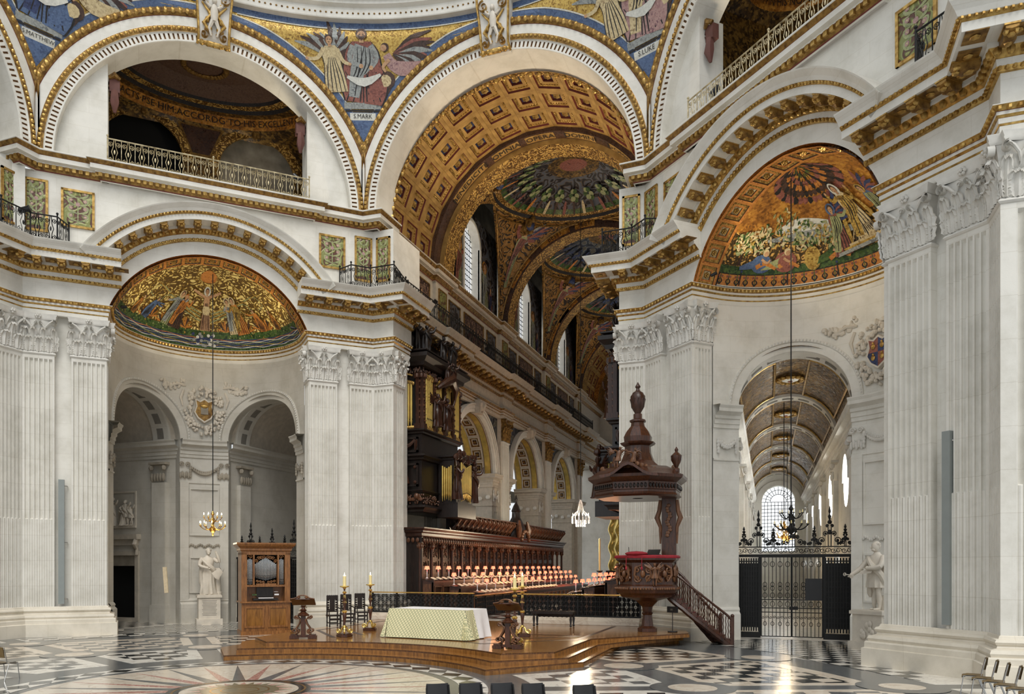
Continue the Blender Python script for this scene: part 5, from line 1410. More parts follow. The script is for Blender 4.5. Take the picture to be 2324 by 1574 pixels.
# outer shell of the choir that keeps the sky out above the vault
sh=B('stone_grime')
for q in(-1,1): sh.box(16.9,67,min(q*8.35,q*8.5),max(q*8.35,q*8.5),13.3,29)
sh.box(16.9,67,-8.5,8.5,29,29.2); sh.box(66.9,67,-8.5,8.5,13,29)
for q in(-1,1): sh.box(16.9,67,min(q*6.9,q*8.4),max(q*6.9,q*8.4),13.2,13.4)
sh.box(16.9,17.4,-8.5,-6.4,13.3,29); sh.box(16.9,17.4,6.4,8.5,13.3,29); sh.box(16.9,17.4,-8.5,8.5,26.2,29)
sh.build('roof_shell',vault,smooth=0)
wCN=choir_side(1,'wall_choir_north'); wCS=choir_side(-1,'wall_choir_south')
# choir pavement on its raised floor
b=B('marble_white'); b.box(16.2,66,-6.2,6.2,.0,.42); chf=b.build('choir_pavement',floor,smooth=0)
b=B('marble_black')
for i in range(60):
    for j in range(-7,7):
        if (i+j)%2: b.box(16.5+i*.8,17.3+i*.8,j*.8,j*.8+.8,.42,.425)
b.build('choir_tiles',floor,smooth=0,kind='stuff')
# ---------------------------------------------------------------- figures in the round (statues, carved angels, cherubs)
def robed_statue(H,mat,arms=(),lean=0,twist=3,folds=11,bare_legs=False,hair=None,M=None,mantle=True,head_turn=0):
    b=B(mat)
    X=lambda t:lean*t*H
    if bare_legs:
        for s in(-1,1): b.tube([(s*.05*H,-.03*H*s,0),(s*.055*H,-.01*H*s,.06*H),(s*.06*H,-.02*H*s,.16*H),(s*.055*H,-.04*H*s,.27*H),(s*.06*H,-.02*H*s,.38*H),(s*.05*H,0,.48*H)],[.024*H,.026*H,.042*H,.036*H,.052*H,.07*H],10); b.ball((s*.055*H,-.05*H-.03*H*s,.015*H),(.028*H,.065*H,.02*H),8,5)
        secs=[(.33,.155,.12,.10),(.42,.15,.12,.07),(.5,.12,.095,.05)]
    else:
        secs=[(0,.17,.14,.10),(.03,.175,.145,.11),(.16,.155,.13,.11),(.3,.145,.12,.09),(.42,.145,.115,.07),(.5,.125,.10,.06)]
        for s in(-1,1): b.ball((s*.05*H,-.12*H,.015*H),(.03*H,.06*H,.022*H),8,5)
    secs+=[(.58,.105,.085,.04),(.66,.12,.085,.03),(.74,.135,.08,.02),(.79,.12,.065,.01),(.82,.06,.05,0),(.85,.038,.04,0)]
    b.loft([(t*H,X(t),0,rx*H,ry*H,a) for t,rx,ry,a in secs],26,folds,0,twist/H)
    hx=X(.92)+head_turn*.02*H
    b.ball((hx,-.012*H,.925*H),(.052*H,.062*H,.078*H),12,9)
    b.ball((hx+head_turn*.03*H,-.072*H,.918*H),(.012*H,.016*H,.018*H),6,4); b.ball((hx,-.05*H,.885*H),(.03*H,.03*H,.025*H),8,5)
    b.ball((hx,.015*H,.945*H),(.058*H,.06*H,.07*H),10,6)
    for k in range(8): a=2*pi*k/8; b.ball((hx+.045*H*math.cos(a),.01*H+.045*H*math.sin(a)*.9,.965*H),(.022*H,.022*H,.025*H),5,4)
    for s,pts in arms:
        P=[(X(.77)+s*.115*H,0,.775*H)]+[(X(.77)+s*.115*H+x*H,y*H,.775*H+z*H) for x,y,z in pts]
        b.tube(catmull(P,3),[(.05-.022*i/(3*len(pts)))*H for i in range(3*len(pts)+1)],9)
        e=P[-1]; b.ball(e,(.026*H,.03*H,.034*H),8,5)
        d=(Vector(P[-1])-Vector(P[-2])).normalized()
        for k in range(4): o=Vector((.012*H*(k-1.5),0,0)); q=Vector(e)+d*.02*H+o; b.tube([tuple(q),tuple(q+d*(.036-.004*abs(k-1.3))*H)],[.008*H,.006*H],5)
        b.tube([e,tuple(Vector(e)+Vector((s*-.02*H,-.02*H,.012*H)))],[.009*H,.006*H],5)
    if mantle:
        b.tube(catmull([(X(.75)-.12*H,-.03*H,.77*H),(X(.66),-.10*H,.64*H),(X(.55)+.12*H,-.07*H,.52*H),(X(.4)+.14*H,.02*H,.34*H)],4),[.04*H]*4+[.05*H]*4+[.045*H]*4+[.03*H],8)
        b.tube(catmull([(X(.75)-.12*H,.02*H,.77*H),(X(.5)-.14*H,.03*H,.5*H),(X(.2)-.14*H,.04*H,.18*H)],4),[.045*H]*4+[.05*H]*4+[.02*H],8)
    return b
def feather_wing(b,p,L,s,up=.8,back=.1):
    for k in range(6):
        a=up-.28*k; q=(p[0]+s*L*math.cos(a)*(1-.06*k),p[1]+back,p[2]+L*math.sin(a)*(1-.06*k)); m=((p[0]+q[0])/2+s*.04*L,p[1]+back*.7,(p[2]+q[2])/2+.1*L)
        b.tube([p,m,q],[.04*L,.08*L,.02*L],6)
def pipe_mesh(r,L,mat):
    b=B(mat); b.lathe([(.012,0),(r*.5,L*.08),(r*.95,L*.16),(r,L*.165),(r,L)],12); b.m='void'; b.box(-r*.45,r*.45,-r-.004,-r*.8,L*.18,L*.21); return b
def pipe_flat(parent,x0,x1,y,z0,z1,n,shape,mat='gold_bright',foot=.25,ang=0,name='pipe'):
    # row of organ pipes with feet; shape(t)->top drop
    w=(x1-x0)/n
    for k in range(n):
        t=(k+.5)/n; d=shape(t); L=(z1-z0)-d
        key=('%s%.2f%.2f'%(mat,w,L)); 
        if key not in PIPES: PIPES[key]=pipe_mesh(w*.47,L,mat).mesh('pipe',.8)
        put(name,PIPES[key],parent,(x0+w*(k+.5),y,z0+d*.45))
PIPES={}
def organ(name,loc,mirror,label):
    # local: x along the choir (east), y 0 = wall side .. -1.6 = front (choir side), west face at x=0
    root=empty(name,loc,0,label=label,cat='organ',group=None); s=mirror
    mp=lambda x,y,z:(x,s*y,z)
    def bb(m='ebony'): return B(m,mp)
    W=4.6; D=1.7
    loop=[(W,0),(W,-D),(0,-D),(0,0)][::-1]      # west face, front, east face; room on the right
    b=bb(); b.box(0.05,W,-D+.05,0,0,8.0); b.m='void'; b.build('case_body',root,smooth=0)
    prof=lambda z,h,o:[(0,z),(o*.4,z+h*.1),(o*.5,z+h*.4),(o,z+h*.7),(o,z+h),(0,z+h+.02)]
    b=bb('ebony')
    for z,h,o in((-.05,.35,.28),(2.55,.28,.26),(3.85,.24,.2),(7.15,.62,.5),(7.75,.22,.4),(.95,.12,.08),(6.9,.1,.08)): sweep(b,prof(z,h,o),loop)
    b.build('case_mouldings',root,smooth=.4,kind='stuff')
    b=bb('stall_carved'); R=random.Random(5)
    for face in range(2):
        for k in range(110 if face else 48):
            t=R.random()
            for z,sp in((.62,.22),(7.0,.12)):
                p=(t*W,-D-.06,z+R.uniform(-sp,sp)) if face else (-.06,-D*t,z+R.uniform(-sp,sp)); b.ball(p,(R.uniform(.03,.06),R.uniform(.03,.06),R.uniform(.04,.08)),6,4)
    for t in(.15,.5,.85):
        b.ball((-.12,-D*t,.75),(.12,.14,.17),8,6)
        for q in(-1,1): b.ball((-.1,-D*t+q*.2,.6),(.06,.16,.1),6,4)
    b.build('carved_frieze',root,kind='stuff')
    # west face panels
    b=bb('ebony'); yc=-D/2
    for z0,z1 in((1.25,2.4),(2.95,3.7)):
        for a in((-.08,0,-D+.2,-D+.3,z0,z1),(-.08,0,-.3,-.2,z0,z1),(-.08,0,-D+.2,-.2,z1-.1,z1),(-.08,0,-D+.2,-.2,z0,z0+.1)): b.box(*a)
    b.build('side_panel',root,smooth=0,kind='stuff')
    b=bb('stall'); b.tube([(-.08,yc-.5,3.55),(-.14,yc-.25,3.3),(-.16,yc,3.22),(-.14,yc+.25,3.3),(-.08,yc+.5,3.55)],[.08,.1,.14,.1,.08],8)
    for q in(-1,1): b.tube([(-.08,yc+q*.52,3.55),(-.1,yc+q*.54,3.3),(-.08,yc+q*.5,3.05)],[.06,.09,.04],6)
    b.tube([(-.1,yc,2.25),(-.14,yc,2.05),(-.12,yc,1.9),(-.16,yc,1.75),(-.1,yc,1.4)],[.04,.1,.06,.14,.2],8)
    for q in(-1,1): b.ball((-.1,yc+q*.5,2.2),.09,7,5); b.ball((-.1,yc+q*.5,1.45),.09,7,5)
    b.build('carved_drapery',root,kind='stuff')
    # columns between the pipe fields
    cols=[(0.02,-D-.02),(1.15,-D-.1),(2.3,-D-.14),(3.5,-D-.1),(4.55,-D-.02),(-.04,-.25),(-.04,-D+.2)]
    for x,y in cols:
        c=bb('stall'); c.cbox((x,y,5.5),(.2,.2,2.7)); c.box(x-.16,x+.16,y-.16,y+.16,4.1,4.35); c.box(x-.16,x+.16,y-.16,y+.16,6.6,6.85)
        c.m='stall_carved'
        for k in range(14): c.ball((x-.05 if k%2 else x+.05,y-.1*s*s,4.5+.15*k),(.07,.06,.07),5,4)
        for k in range(6): a=2*pi*k/6; c.ball((x+.15*math.cos(a),y+.15*math.sin(a),6.72),(.08,.08,.12),6,4)
        c.build('column',root)
    # pipes: three fields along the front, one in the west face
    fields=[(.2,1.0,5,lambda t:.0),(1.35,2.15,7,lambda t:.5-.5*abs(2*t-1)),(2.5,3.3,7,lambda t:.5-.5*abs(2*t-1)),(3.65,4.4,5,lambda t:0)]
    for x0,x1,n,f in fields:
        pipe_flat(root,x0,x1,s*(-D-.08),4.1,6.85,n,f)
        g=bb('gold'); 
        for k in range(12): g.ball((x0+(x1-x0)*k/11,-D-.14,6.72+.08*math.cos(k)),(.07,.05,.1),6,4); g.ball((x0+(x1-x0)*k/11,-D-.14,4.15+.05*math.cos(k*2)),(.07,.05,.1),6,4)
        g.build('gilt_pipe_shade',root,kind='stuff')
    e=empty('west_pipes',(0,0,0),0,root)
    b=bb('void'); b.box(-.05,.0,-D+.35,-.35,4.05,6.6); b.build('pipe_recess',e,smooth=0)
    for k in range(5): put('pipe',pipe_mesh(.072,2.2,'gold_bright').mesh('pipe'),e,(-.1,s*(-D+.5+.16*k+.05),4.15))
    g=bb('gold')
    for k in range(12): g.ball((-.14,-D+.42+.08*k,6.35+.12*math.sin(k*pi/11)),(.05,.07,.1),6,4); g.ball((-.14,-D+.42+.08*k,4.18),(.05,.07,.09),6,4)
    for k in range(9): g.ball((-.14,-D+.5+.08*k,6.75+.08*math.sin(k*pi/8)),(.04,.05,.05),6,4)
    g.build('gilt_pipe_shade',e,kind='stuff')
    # chair case projecting over the stalls
    b=bb('ebony'); b.box(1.8,4.3,-D-1.15,-D,-.2,.5); b.box(1.95,4.15,-D-1.0,-D,.5,2.9); sweep(b,prof(.35,.2,.15),[(1.95,-D),(1.95,-D-1.0),(4.15,-D-1.0),(4.15,-D)]); sweep(b,prof(2.75,.25,.15),[(1.95,-D),(1.95,-D-1.0),(4.15,-D-1.0),(4.15,-D)]); b.build('chair_case',root,smooth=.4)
    pipe_flat(root,2.35,3.75,s*(-D-1.08),.6,2.7,9,lambda t:.5-.5*abs(2*t-1),name='chair_pipe')
    e=empty('chair_west_pipes',(1.88,s*(-D-.5),.6),pi/2,root)
    pipe_flat(e,-.3,.3,.0,0,1.9,5,lambda t:.3-.3*abs(2*t-1))
    # carved angels and terms
    for i,(x,y,z,H,rz) in enumerate(((.5,-1.2,8.0,1.6,.4),(.8,-1.55,7.97,1.5,-.5),(3.4,-1.3,7.97,1.7,.2),(4.2,-1.5,7.97,1.6,-.3),(1.15,-D-.3,4.35,1.7,0),(2.35,-D-.3,4.35,1.7,0),(1.95,-D-1.05,.7,2.0,.6),(4.1,-D-1.05,.7,2.0,-.3),(2.3,-D-.35,6.7,1.3,.2),(2.9,-D-.4,6.8,1.2,-.3))):
        q=robed_statue(H,'stall' if i>3 else 'ebony',arms=[(-1,[(-.08,-.08,-.1),(-.05,-.14,-.02)]),(1,[(.1,-.1,.02),(.16,-.12,.16)])],lean=.03)
        for w_ in(-1,1): feather_wing(q,(w_*.06*H,.06*H,.74*H),.42*H,w_)
        q.build('carved_angel',root,(x,s*y,z),rz+(0 if s>0 else pi)*1)
    b=bb('stall')
    for k in range(26): b.ball((1.9+R.uniform(-.1,2.4),-D-1.05,2.85+R.uniform(-.12,.4)),R.uniform(.08,.2),7,5)
    b.tube([(1.4,-D-.2,6.4),(1.9,-D-.5,6.8),(2.4,-D-.55,7.0),(3.0,-D-.5,6.6),(3.3,-D-.3,6.0)],[.1,.22,.28,.2,.08],8)
    b.build('carved_swags',root,kind='stuff')
    b=bb('ebony'); b.box(.1,1.2,-.9,-.1,7.95,8.9); b.box(.2,1.1,-.8,-.1,8.9,9.6); b.box(2.6,4.3,-.9,-.1,7.95,9.0); b.build('case_attic',root,smooth=0,kind='stuff')
    return root
organ('organ_case',(18.8,6.6,5.55),1,'tall dark carved organ case with gilded pipes above the left stalls')
organ('organ_case',(18.8,-6.25,5.4),-1,'dark organ case half hidden behind the pulpit canopy and pier')
# ---------------------------------------------------------------- choir stalls, desks, lamps, books
FZ=.42
ORD=['first','second','third','fourth','fifth','sixth','seventh','eighth','ninth','tenth','eleventh','twelfth','thirteenth','fourteenth','fifteenth','sixteenth','seventeenth','eighteenth','nineteenth','twentieth','twenty-first','twenty-second','twenty-third','twenty-fourth','twenty-fifth','twenty-sixth']
def stall_column_mesh():
    b=B('stall'); b.lathe([(.13,0),(.13,.06),(.09,.10),(.085,.2),(.08,2.2),(.09,2.3)],10); b.m='stall_carved'
    b.lathe([(.09,2.3),(.13,2.5),(.16,2.56),(.16,2.62)],10)
    for k in range(6): a=2*pi*k/6; b.ball((.12*math.cos(a),.12*math.sin(a),2.45),(.06,.06,.11),6,4)
    return b.mesh('stall_column')
def stall_panel_mesh():
    b=B('ebony'); b.box(-.58,.58,-.03,.03,0,3.2); b.m='stall'; panel_frame(b,-.52,.52,.15,1.1,.08,.06); panel_frame(b,-.52,.52,1.3,2.0,.08,.06); panel_frame(b,-.52,.52,2.1,3.1,.08,.06)
    b.m='stall_carved'; R=random.Random(2)
    for k in range(60): b.ball((R.uniform(-.38,.38),-.05,R.uniform(2.2,3.0)),(R.uniform(.03,.08),.04,R.uniform(.03,.08)),6,4)
    for k in range(18): b.ball((R.uniform(-.4,.4),-.05,R.uniform(1.75,1.95)),.045,5,4)
    return b.mesh('stall_panel')
def bracket_mesh():
    b=B('stall_carved')
    for s in(-1,1): b.tube(catmull([(s*.2,0,0),(s*.22,-.12,.2),(s*.12,-.32,.45),(s*.2,-.5,.72),(s*.05,-.46,.86)],3),[.05,.06,.07,.08,.085,.08,.075,.08,.085,.08,.06,.05,.04],6)
    b.ball((0,-.22,.36),(.13,.1,.2),7,5); b.ball((0,-.42,.68),(.14,.1,.12),7,5); b.box(-.3,.3,-.56,-.02,.86,.92)
    return b.mesh('canopy_bracket',.8)
SCOL,SPAN,SBRK=stall_column_mesh(),stall_panel_mesh(),bracket_mesh()
CONS=None
def stalls(name,s,x0,x1,label):
    root=empty(name,(0,0,FZ),0,label=label,cat='choir stalls'); mp=lambda x,y,z:(x,s*y,z); fl=0 if s>0 else pi
    yb,yf=5.75,4.75; n=int((x1-x0)/1.3); p=(x1-x0)/n
    b=B('ebony',mp); b.box(x0,x1,yb,yb+.15,0,4.15); b.box(x0-.05,x0+.1,yf,yb+.1,0,4.15); b.box(x0,x1,4.95,yb,-.02,.35); b.build('back_wall',root,smooth=0)
    b=B('stall',mp); path=[(x0-.1,yb+.5),(x0-.1,yf),(x1,yf)]
    # canopy cornice runs with the room on its right
    sweep(b,[(-.9,0),(0,0),(.05,.06),(.05,.18),(.16,.24),(.16,.30),(.3,.40),(.3,.46),(-.9,.48)],[(x0-.1,yb+.5),(x0-.1,yf),(x1,yf)],3.86); b.build('canopy_cornice',root,smooth=.4)
    for k in range(n+1):
        x=x0+p*k
        if k%1==0: put('column',SCOL,root,(x,s*(yf+.12),.95),0); 
    for k in range(n):
        x=x0+p*(k+.5)
        put('back_panel',SPAN,root,(x,s*(yb-.03),.7),fl,scale=(p/1.18,1,1))
    nb=int((x1-x0-4)/.72)
    for k in range(nb): put('canopy_bracket',SBRK,root,(x0+4.4+.72*k,s*(yf+.25),4.32),fl,scale=(1.15,1.1,1.0))
    b=B('ebony',mp); b.box(x0+4,x1,yf+.3,yf+.5,4.3,5.25); b.build('cresting_back',root,smooth=0)
    c=B('stall_carved',mp)
    for k in range(int((x1-x0)/.3)):
        x=x0+.15+.3*k; c.ball((x,yf-.02,3.72),(.12,.06,.13),6,4); c.ball((x+.1,yf-.02,3.6),(.06,.05,.1),5,3)
    for y in[yf+.2+.25*k for k in range(4)]: c.ball((x0-.12,y,3.7),(.06,.1,.13),6,4)
    c.build('carved_frieze',root,kind='stuff')
    # central canopy of state with its dome
    q=empty('stall_throne',((x0+x1)/2+1.3,s*(yf),4.3),fl,root)
    b=B('ebony'); b.lathe([(1.05,0),(1.1,.3),(.95,.7),(.62,1.15),(.45,1.35),(.42,1.7),(.5,1.75),(.3,2.1),(.12,2.3),(.1,2.45),(.16,2.55),(.03,2.85)],14,sx=1,sy=.6); b.build('dome',q)
    b=B('stall_carved'); 
    for k in range(9): a=pi*k/8; b.ball((.75*math.cos(a),-.65,-.15+.55*math.sin(a)),.13,7,5)
    for sx in(-1,1): b.tube([(sx*.9,-.5,0),(sx*1.05,-.55,.5),(sx*.85,-.5,1.1)],[.14,.2,.08],7)
    b.build('carved_arch',q,kind='stuff')
    return root
stalls('choir_stalls',1,18.5,44.6,'long dark carved choir stalls with canopy below the left organ')
stalls('choir_stalls',-1,24.0,44.6,'dark choir stalls on the far side behind the pulpit')
# desks in front of the stalls
def desk(s,y,x0,x1,h,label,west_end=True):
    root=empty('choir_desk',(0,0,FZ),0,label=label,cat='desk',group='choir desks'); mp=lambda x,yy,z:(x,s*yy,z); w=.5
    b=B('stall',mp); b.box(x0,x1,y-.08,y,0,h-.12); b.box(x0,x0+.12,y-.1,y+w,0,h); b.box(x0,x1,y,y+w+.35,0,.12); b.build('front',root,smooth=0)
    b=B('stall_carved',mp)
    n=int((x1-x0)/1.0)
    for k in range(n): panel_frame(b,x0+.1+k,x0+.95+k,.2,h-.3,.06,.05,y=y-.08)
    b.box(x0-.02,x0,y+.05,y+w-.05,.3,h-.2)
    b.build('front_panels',root,smooth=0,kind='stuff')
    b=B('walnut',mp); b.poly([(x0-.05,y-.14,h-.1),(x1,y-.14,h-.1),(x1,y+w,h+.06),(x0-.05,y+w,h+.06)]); b.box(x0-.05,x1,y-.16,y-.1,h-.14,h-.05); b.build('book_slope',root,smooth=0)
    return root
DESKS={1:[(4.0,18.0,43.5,1.75),(3.0,19.0,43,1.42),(2.15,20.0,42,1.1)],-1:[(4.0,20.5,43.5,1.75),(3.0,20.0,43,1.42),(2.1,20.0,42,1.1)]}
nm_={(1,0):'back row choir desk below the carved stall panels on the left',(1,1):'middle row choir desk on the left side',(1,2):'front row choir desk on the left nearest the aisle',(-1,0):'back row choir desk behind the pulpit',(-1,1):'middle row choir desk on the right side',(-1,2):'front row choir desk on the right nearest the aisle'}
for s in(1,-1):
    for i,d in enumerate(DESKS[s]): desk(s,d[0],d[1],d[2],d[3],nm_[(s,i)])
# candle lamps with red shades
lm=empty('candle_lamp',(0,0,0),0,label='x',cat='lamp')
b=B('lamp_stem'); b.lathe([(.07,0),(.07,.02),(.02,.05),(.014,.12),(.035,.36),(.035,.40)],8); b.build('stem',lm)
b=B('lamp_shade'); b.lathe([(.135,.44),(.09,.60),(.085,.60),(.13,.44)],12); b.build('shade',lm)
b=B('lamp_core'); b.ball((0,0,.49),(.04,.04,.07),6,5); b.build('bulb',lm)
cnt=0
for s in(1,-1):
    for i,(y,x0,x1,h) in enumerate(DESKS[s]):
        n=int((x1-x0)/1.32)
        for k in range(n):
            x=x0+.35+1.32*k
            lab='red-shaded candle lamp, '+ORD[k]+' from the near end of the %s'%{(1,0):'left back choir desk',(1,1):'left middle choir desk',(1,2):'left front choir desk',(-1,0):'right back choir desk',(-1,1):'right middle choir desk',(-1,2):'right front choir desk'}[(s,i)]
            loc=(x,s*(y+.42),FZ+h+.068)
            if cnt==0: lm.location=loc; lm['label']=lab; lm['group']='red lamps on the choir desks'
            else: dup(lm,loc,label=lab,group='red lamps on the choir desks')
            cnt+=1
        lamp('desk_glow','POINT',((x0+min(x1,32))/2,s*(y+.2),FZ+h+.7),60,(1,.55,.3),.8)
# open music books
bk=B('paper')
bk.grid([[(-.2,-.14,.02),(-.08,-.14,.05),(0,-.14,.03),(.08,-.14,.05),(.2,-.14,.02)],[(-.2,.14,.06),(-.08,.14,.09),(0,.14,.07),(.08,.14,.09),(.2,.14,.06)]]); bk.m='walnut'; bk.box(-.21,.21,-.15,.15,0,.015)
BK=bk.mesh('music_book')
for s in(1,-1):
    for i,(y,x0,x1,h) in enumerate(DESKS[s]):
        for k in range(int((min(x1,34)-x0)/.66)):
            o=put('music_book',BK,None,(x0+.6+.66*k,s*(y+.15),FZ+h+.012),label='open music book, %s from the near end of the %s %s desk'%(ORD[k],'left' if s>0 else 'right',('back','middle','front')[i]),cat='book',group='music books on the choir desks')
            o.rotation_euler=(rad(14),0,0 if s>0 else pi)
# tall candle on a dark stand in the choir
c=empty('candle_stand',(31.0,-1.3,FZ),0,label='tall pale candle on dark turned stand in the choir',cat='candlestick')
b=B('ebony'); b.lathe([(.35,0),(.35,.1),(.2,.2),(.1,.4),(.16,.6),(.08,.8),(.14,1.1),(.07,1.4),(.12,1.7),(.06,2.0),(.2,2.1),(.2,2.14)],12); b.build('stand',c)
b=B('wax'); b.lathe([(.055,2.14),(.055,4.1),(.01,4.12)],10); b.build('candle',c)
# canopied altar far at the east end
a=empty('high_altar_canopy',(60,0,FZ),0,label='gilded baldachin with twisted columns over the high altar',cat='baldachin')
for x in(-1.4,1.4):
    for y in(-3.6,3.6):
        b=B('gold_bright')
        rows=[]
        for k in range(40):
            z=2+6*k/39; a_=k*.55; rows.append([(x+.12*math.cos(a_)+.34*math.cos(t),y+.12*math.sin(a_)+.34*math.sin(t),z) for t in[2*pi*j/10 for j in range(10)]])
        b.grid(rows,close=True); b.m='ebony'; b.box(x-.55,x+.55,y-.55,y+.55,0,2); b.m='gold'; b.box(x-.5,x+.5,y-.5,y+.5,8,8.4); b.build('twisted_column',a)
b=B('ebony'); b.box(-2,2,-4.3,4.3,8.4,9.5); b.lathe([(2.6,9.5),(2.4,10.5),(1.4,11.8),(.5,12.5),(.1,14)],12); b.build('canopy',a)
b=B('marble_white'); b.box(-.8,.8,-2.2,2.2,0,1.3); b.build('altar_block',a,smooth=0)
# ---------------------------------------------------------------- wooden dais
def arcpts(r,a0,a1,n): return [polar(r,a0+(a1-a0)*k/n) for k in range(n+1)]
LV=[ # outline of each level: concave front then right side, back, left side
 (6.05,rad(-46.3),rad(43),[(4.9,5.6),(9.2,5.75),(15.6,6.05),(15.9,-6.2),(13.85,-8.2),(13.1,-8.25),(10.7,-6.55),(5.3,-6.6)],.15),
 (6.45,rad(-42.0),rad(39.5),[(5.5,5.2),(9.2,5.4),(15.6,5.7),(15.9,-6.25),(13.8,-8.3),(12.8,-8.45),(10.5,-7.15),(8.6,-6.25),(4.85,-6.28)],.30),
 (6.9,rad(-39.5),rad(32),[(5.6,4.75),(9.2,5.0),(15.6,5.4),(15.9,-6.3),(13.75,-8.4),(12.3,-8.72),(9.0,-5.95),(4.8,-5.9)],.45)]
dais=empty('wooden_dais',(0,0,0),0,label='polished oak dais with three curved steps in the crossing',cat='platform')
z0=0
for i,(r,a0,a1,rest,z) in enumerate(LV):
    P=arcpts(r,a0,a1,36)+rest
    b=B('oak_riser'); n=len(P)
    b.grid([[(x,y,z0) for x,y in P],[(x,y,z-.045) for x,y in P]],close=True)
    # nosing
    def inset(d):
        out=[]
        for k in range(n):
            p0,p1,p2=P[k-1],P[k],P[(k+1)%n]; d1=(p1[0]-p0[0],p1[1]-p0[1]);d2=(p2[0]-p1[0],p2[1]-p1[1])
            l1=math.hypot(*d1) or 1;l2=math.hypot(*d2) or 1; nx,ny=d1[1]/l1+d2[1]/l2,-d1[0]/l1-d2[0]/l2; L=math.hypot(nx,ny) or 1; out.append((p1[0]+nx/L*d,p1[1]+ny/L*d))
        return out
    o=inset(.035)
    b.m='nosing'; b.grid([[(x,y,z-.045) for x,y in P],[(x,y,z-.045) for x,y in o],[(x,y,z-.01) for x,y in o],[(x,y,z) for x,y in inset(.01)]],close=True)
    b.m='oak_floor'; b.poly([(x,y,z) for x,y in inset(.01)])
    b.build('step',dais,smooth=.3)
    z0=z
# dark inlaid bands of the deck
b=B('stall')
def strip(p,q,w,z=.4525):
    dx,dy=q[0]-p[0],q[1]-p[1]; L=math.hypot(dx,dy); nx,ny=-dy/L*w/2,dx/L*w/2
    b.poly([(p[0]+nx,p[1]+ny,z),(p[0]-nx,p[1]-ny,z),(q[0]-nx,q[1]-ny,z),(q[0]+nx,q[1]+ny,z)])
for p,q in(((6.2,-3.2),(8.6,-5.6)),((7.4,-2.9),(9.8,-5.4)),((6.4,2.2),(8.8,4.4)),((7.6,1.8),(10,4.2)),((8.6,-5.6),(14.5,-5.6)),((8.8,4.4),(14.5,4.4)),((6.2,-3.2),(6.6,-2.4)),((9.8,-5.4),(9.9,-3.0))): strip(p,q,.16)
b.build('inlaid_band',dais,smooth=0,kind='stuff')
DZ=.456
# ---------------------------------------------------------------- altar
al=empty('altar',(7.85,-.95,DZ+.002),rad(-6.6),label='altar table under a pale green gold cloth and white linen',cat='altar')
hx,hy,H=.74,1.46,.95
b=B('oak'); b.box(-hx+.06,hx-.06,-hy+.06,hy-.06,0,H-.02); b.build('table',al,smooth=0)
b=B('linen'); b.box(-hx,hx,-hy,hy,H-.03,H)
def drape(b,pts,z1,flare,n=8,amp=.03,wav=14,z0=.02):
    rows=[]
    for k in range(n+1):
        t=k/n; z=z1+(z0-z1)*t
        rows.append([(x+nx*(flare*t+amp*t*math.sin(u*wav)),y+ny*(flare*t+amp*t*math.sin(u*wav)),z) for (x,y,nx,ny,u) in pts])
    b.grid(rows)
m=26
E_=[(-hx-.004+2*hx*k/m,-hy-.004,0,-1,2*hx*k/m) for k in range(m+1)]; drape(b,E_,H,.16,amp=.05,wav=9)
b.m='linen'; b.build('white_linen',al,smooth=.9)
b=B('damask')
Wf=[(-hx-.01,hy-.0-(2*hy)*k/40,-1,0,2*hy*k/40) for k in range(41)]; drape(b,Wf,H+.004,.22,amp=.02,wav=5)
Nf=[(hx-2*hx*k/m,hy+.01,0,1,2*hx*k/m) for k in range(m+1)]; drape(b,Nf,H+.004,.2,amp=.04,wav=8)
# gathered corners: cones of cloth
for cy,sg in((-hy,-1),(hy,1)):
    top=(-hx-.01,cy,H+.004); n=14
    rows=[[top]*(n+1)]
    for t in(.3,.6,1):
        rows.append([(top[0]-(.24*t)*math.cos(pi/2*k/n)*(1+.2*math.sin(k*2.1)*t)-.03*t,top[1]+sg*(.26*t)*math.sin(pi/2*k/n)*(1+.2*math.sin(k*2.1)*t),H+(.02-H)*t) for k in range(n+1)])
    b.grid(rows)
Sf=[(-hx-.01+.52*k/8,-hy-.012,0,-1,.52*k/8) for k in range(9)]; drape(b,Sf,H+.004,.24,amp=.05,wav=12)
b.box(-hx-.012,-hx+.1,-hy-.01,hy+.01,H-.002,H+.008)
b.build('frontal_cloth',al,smooth=.9)
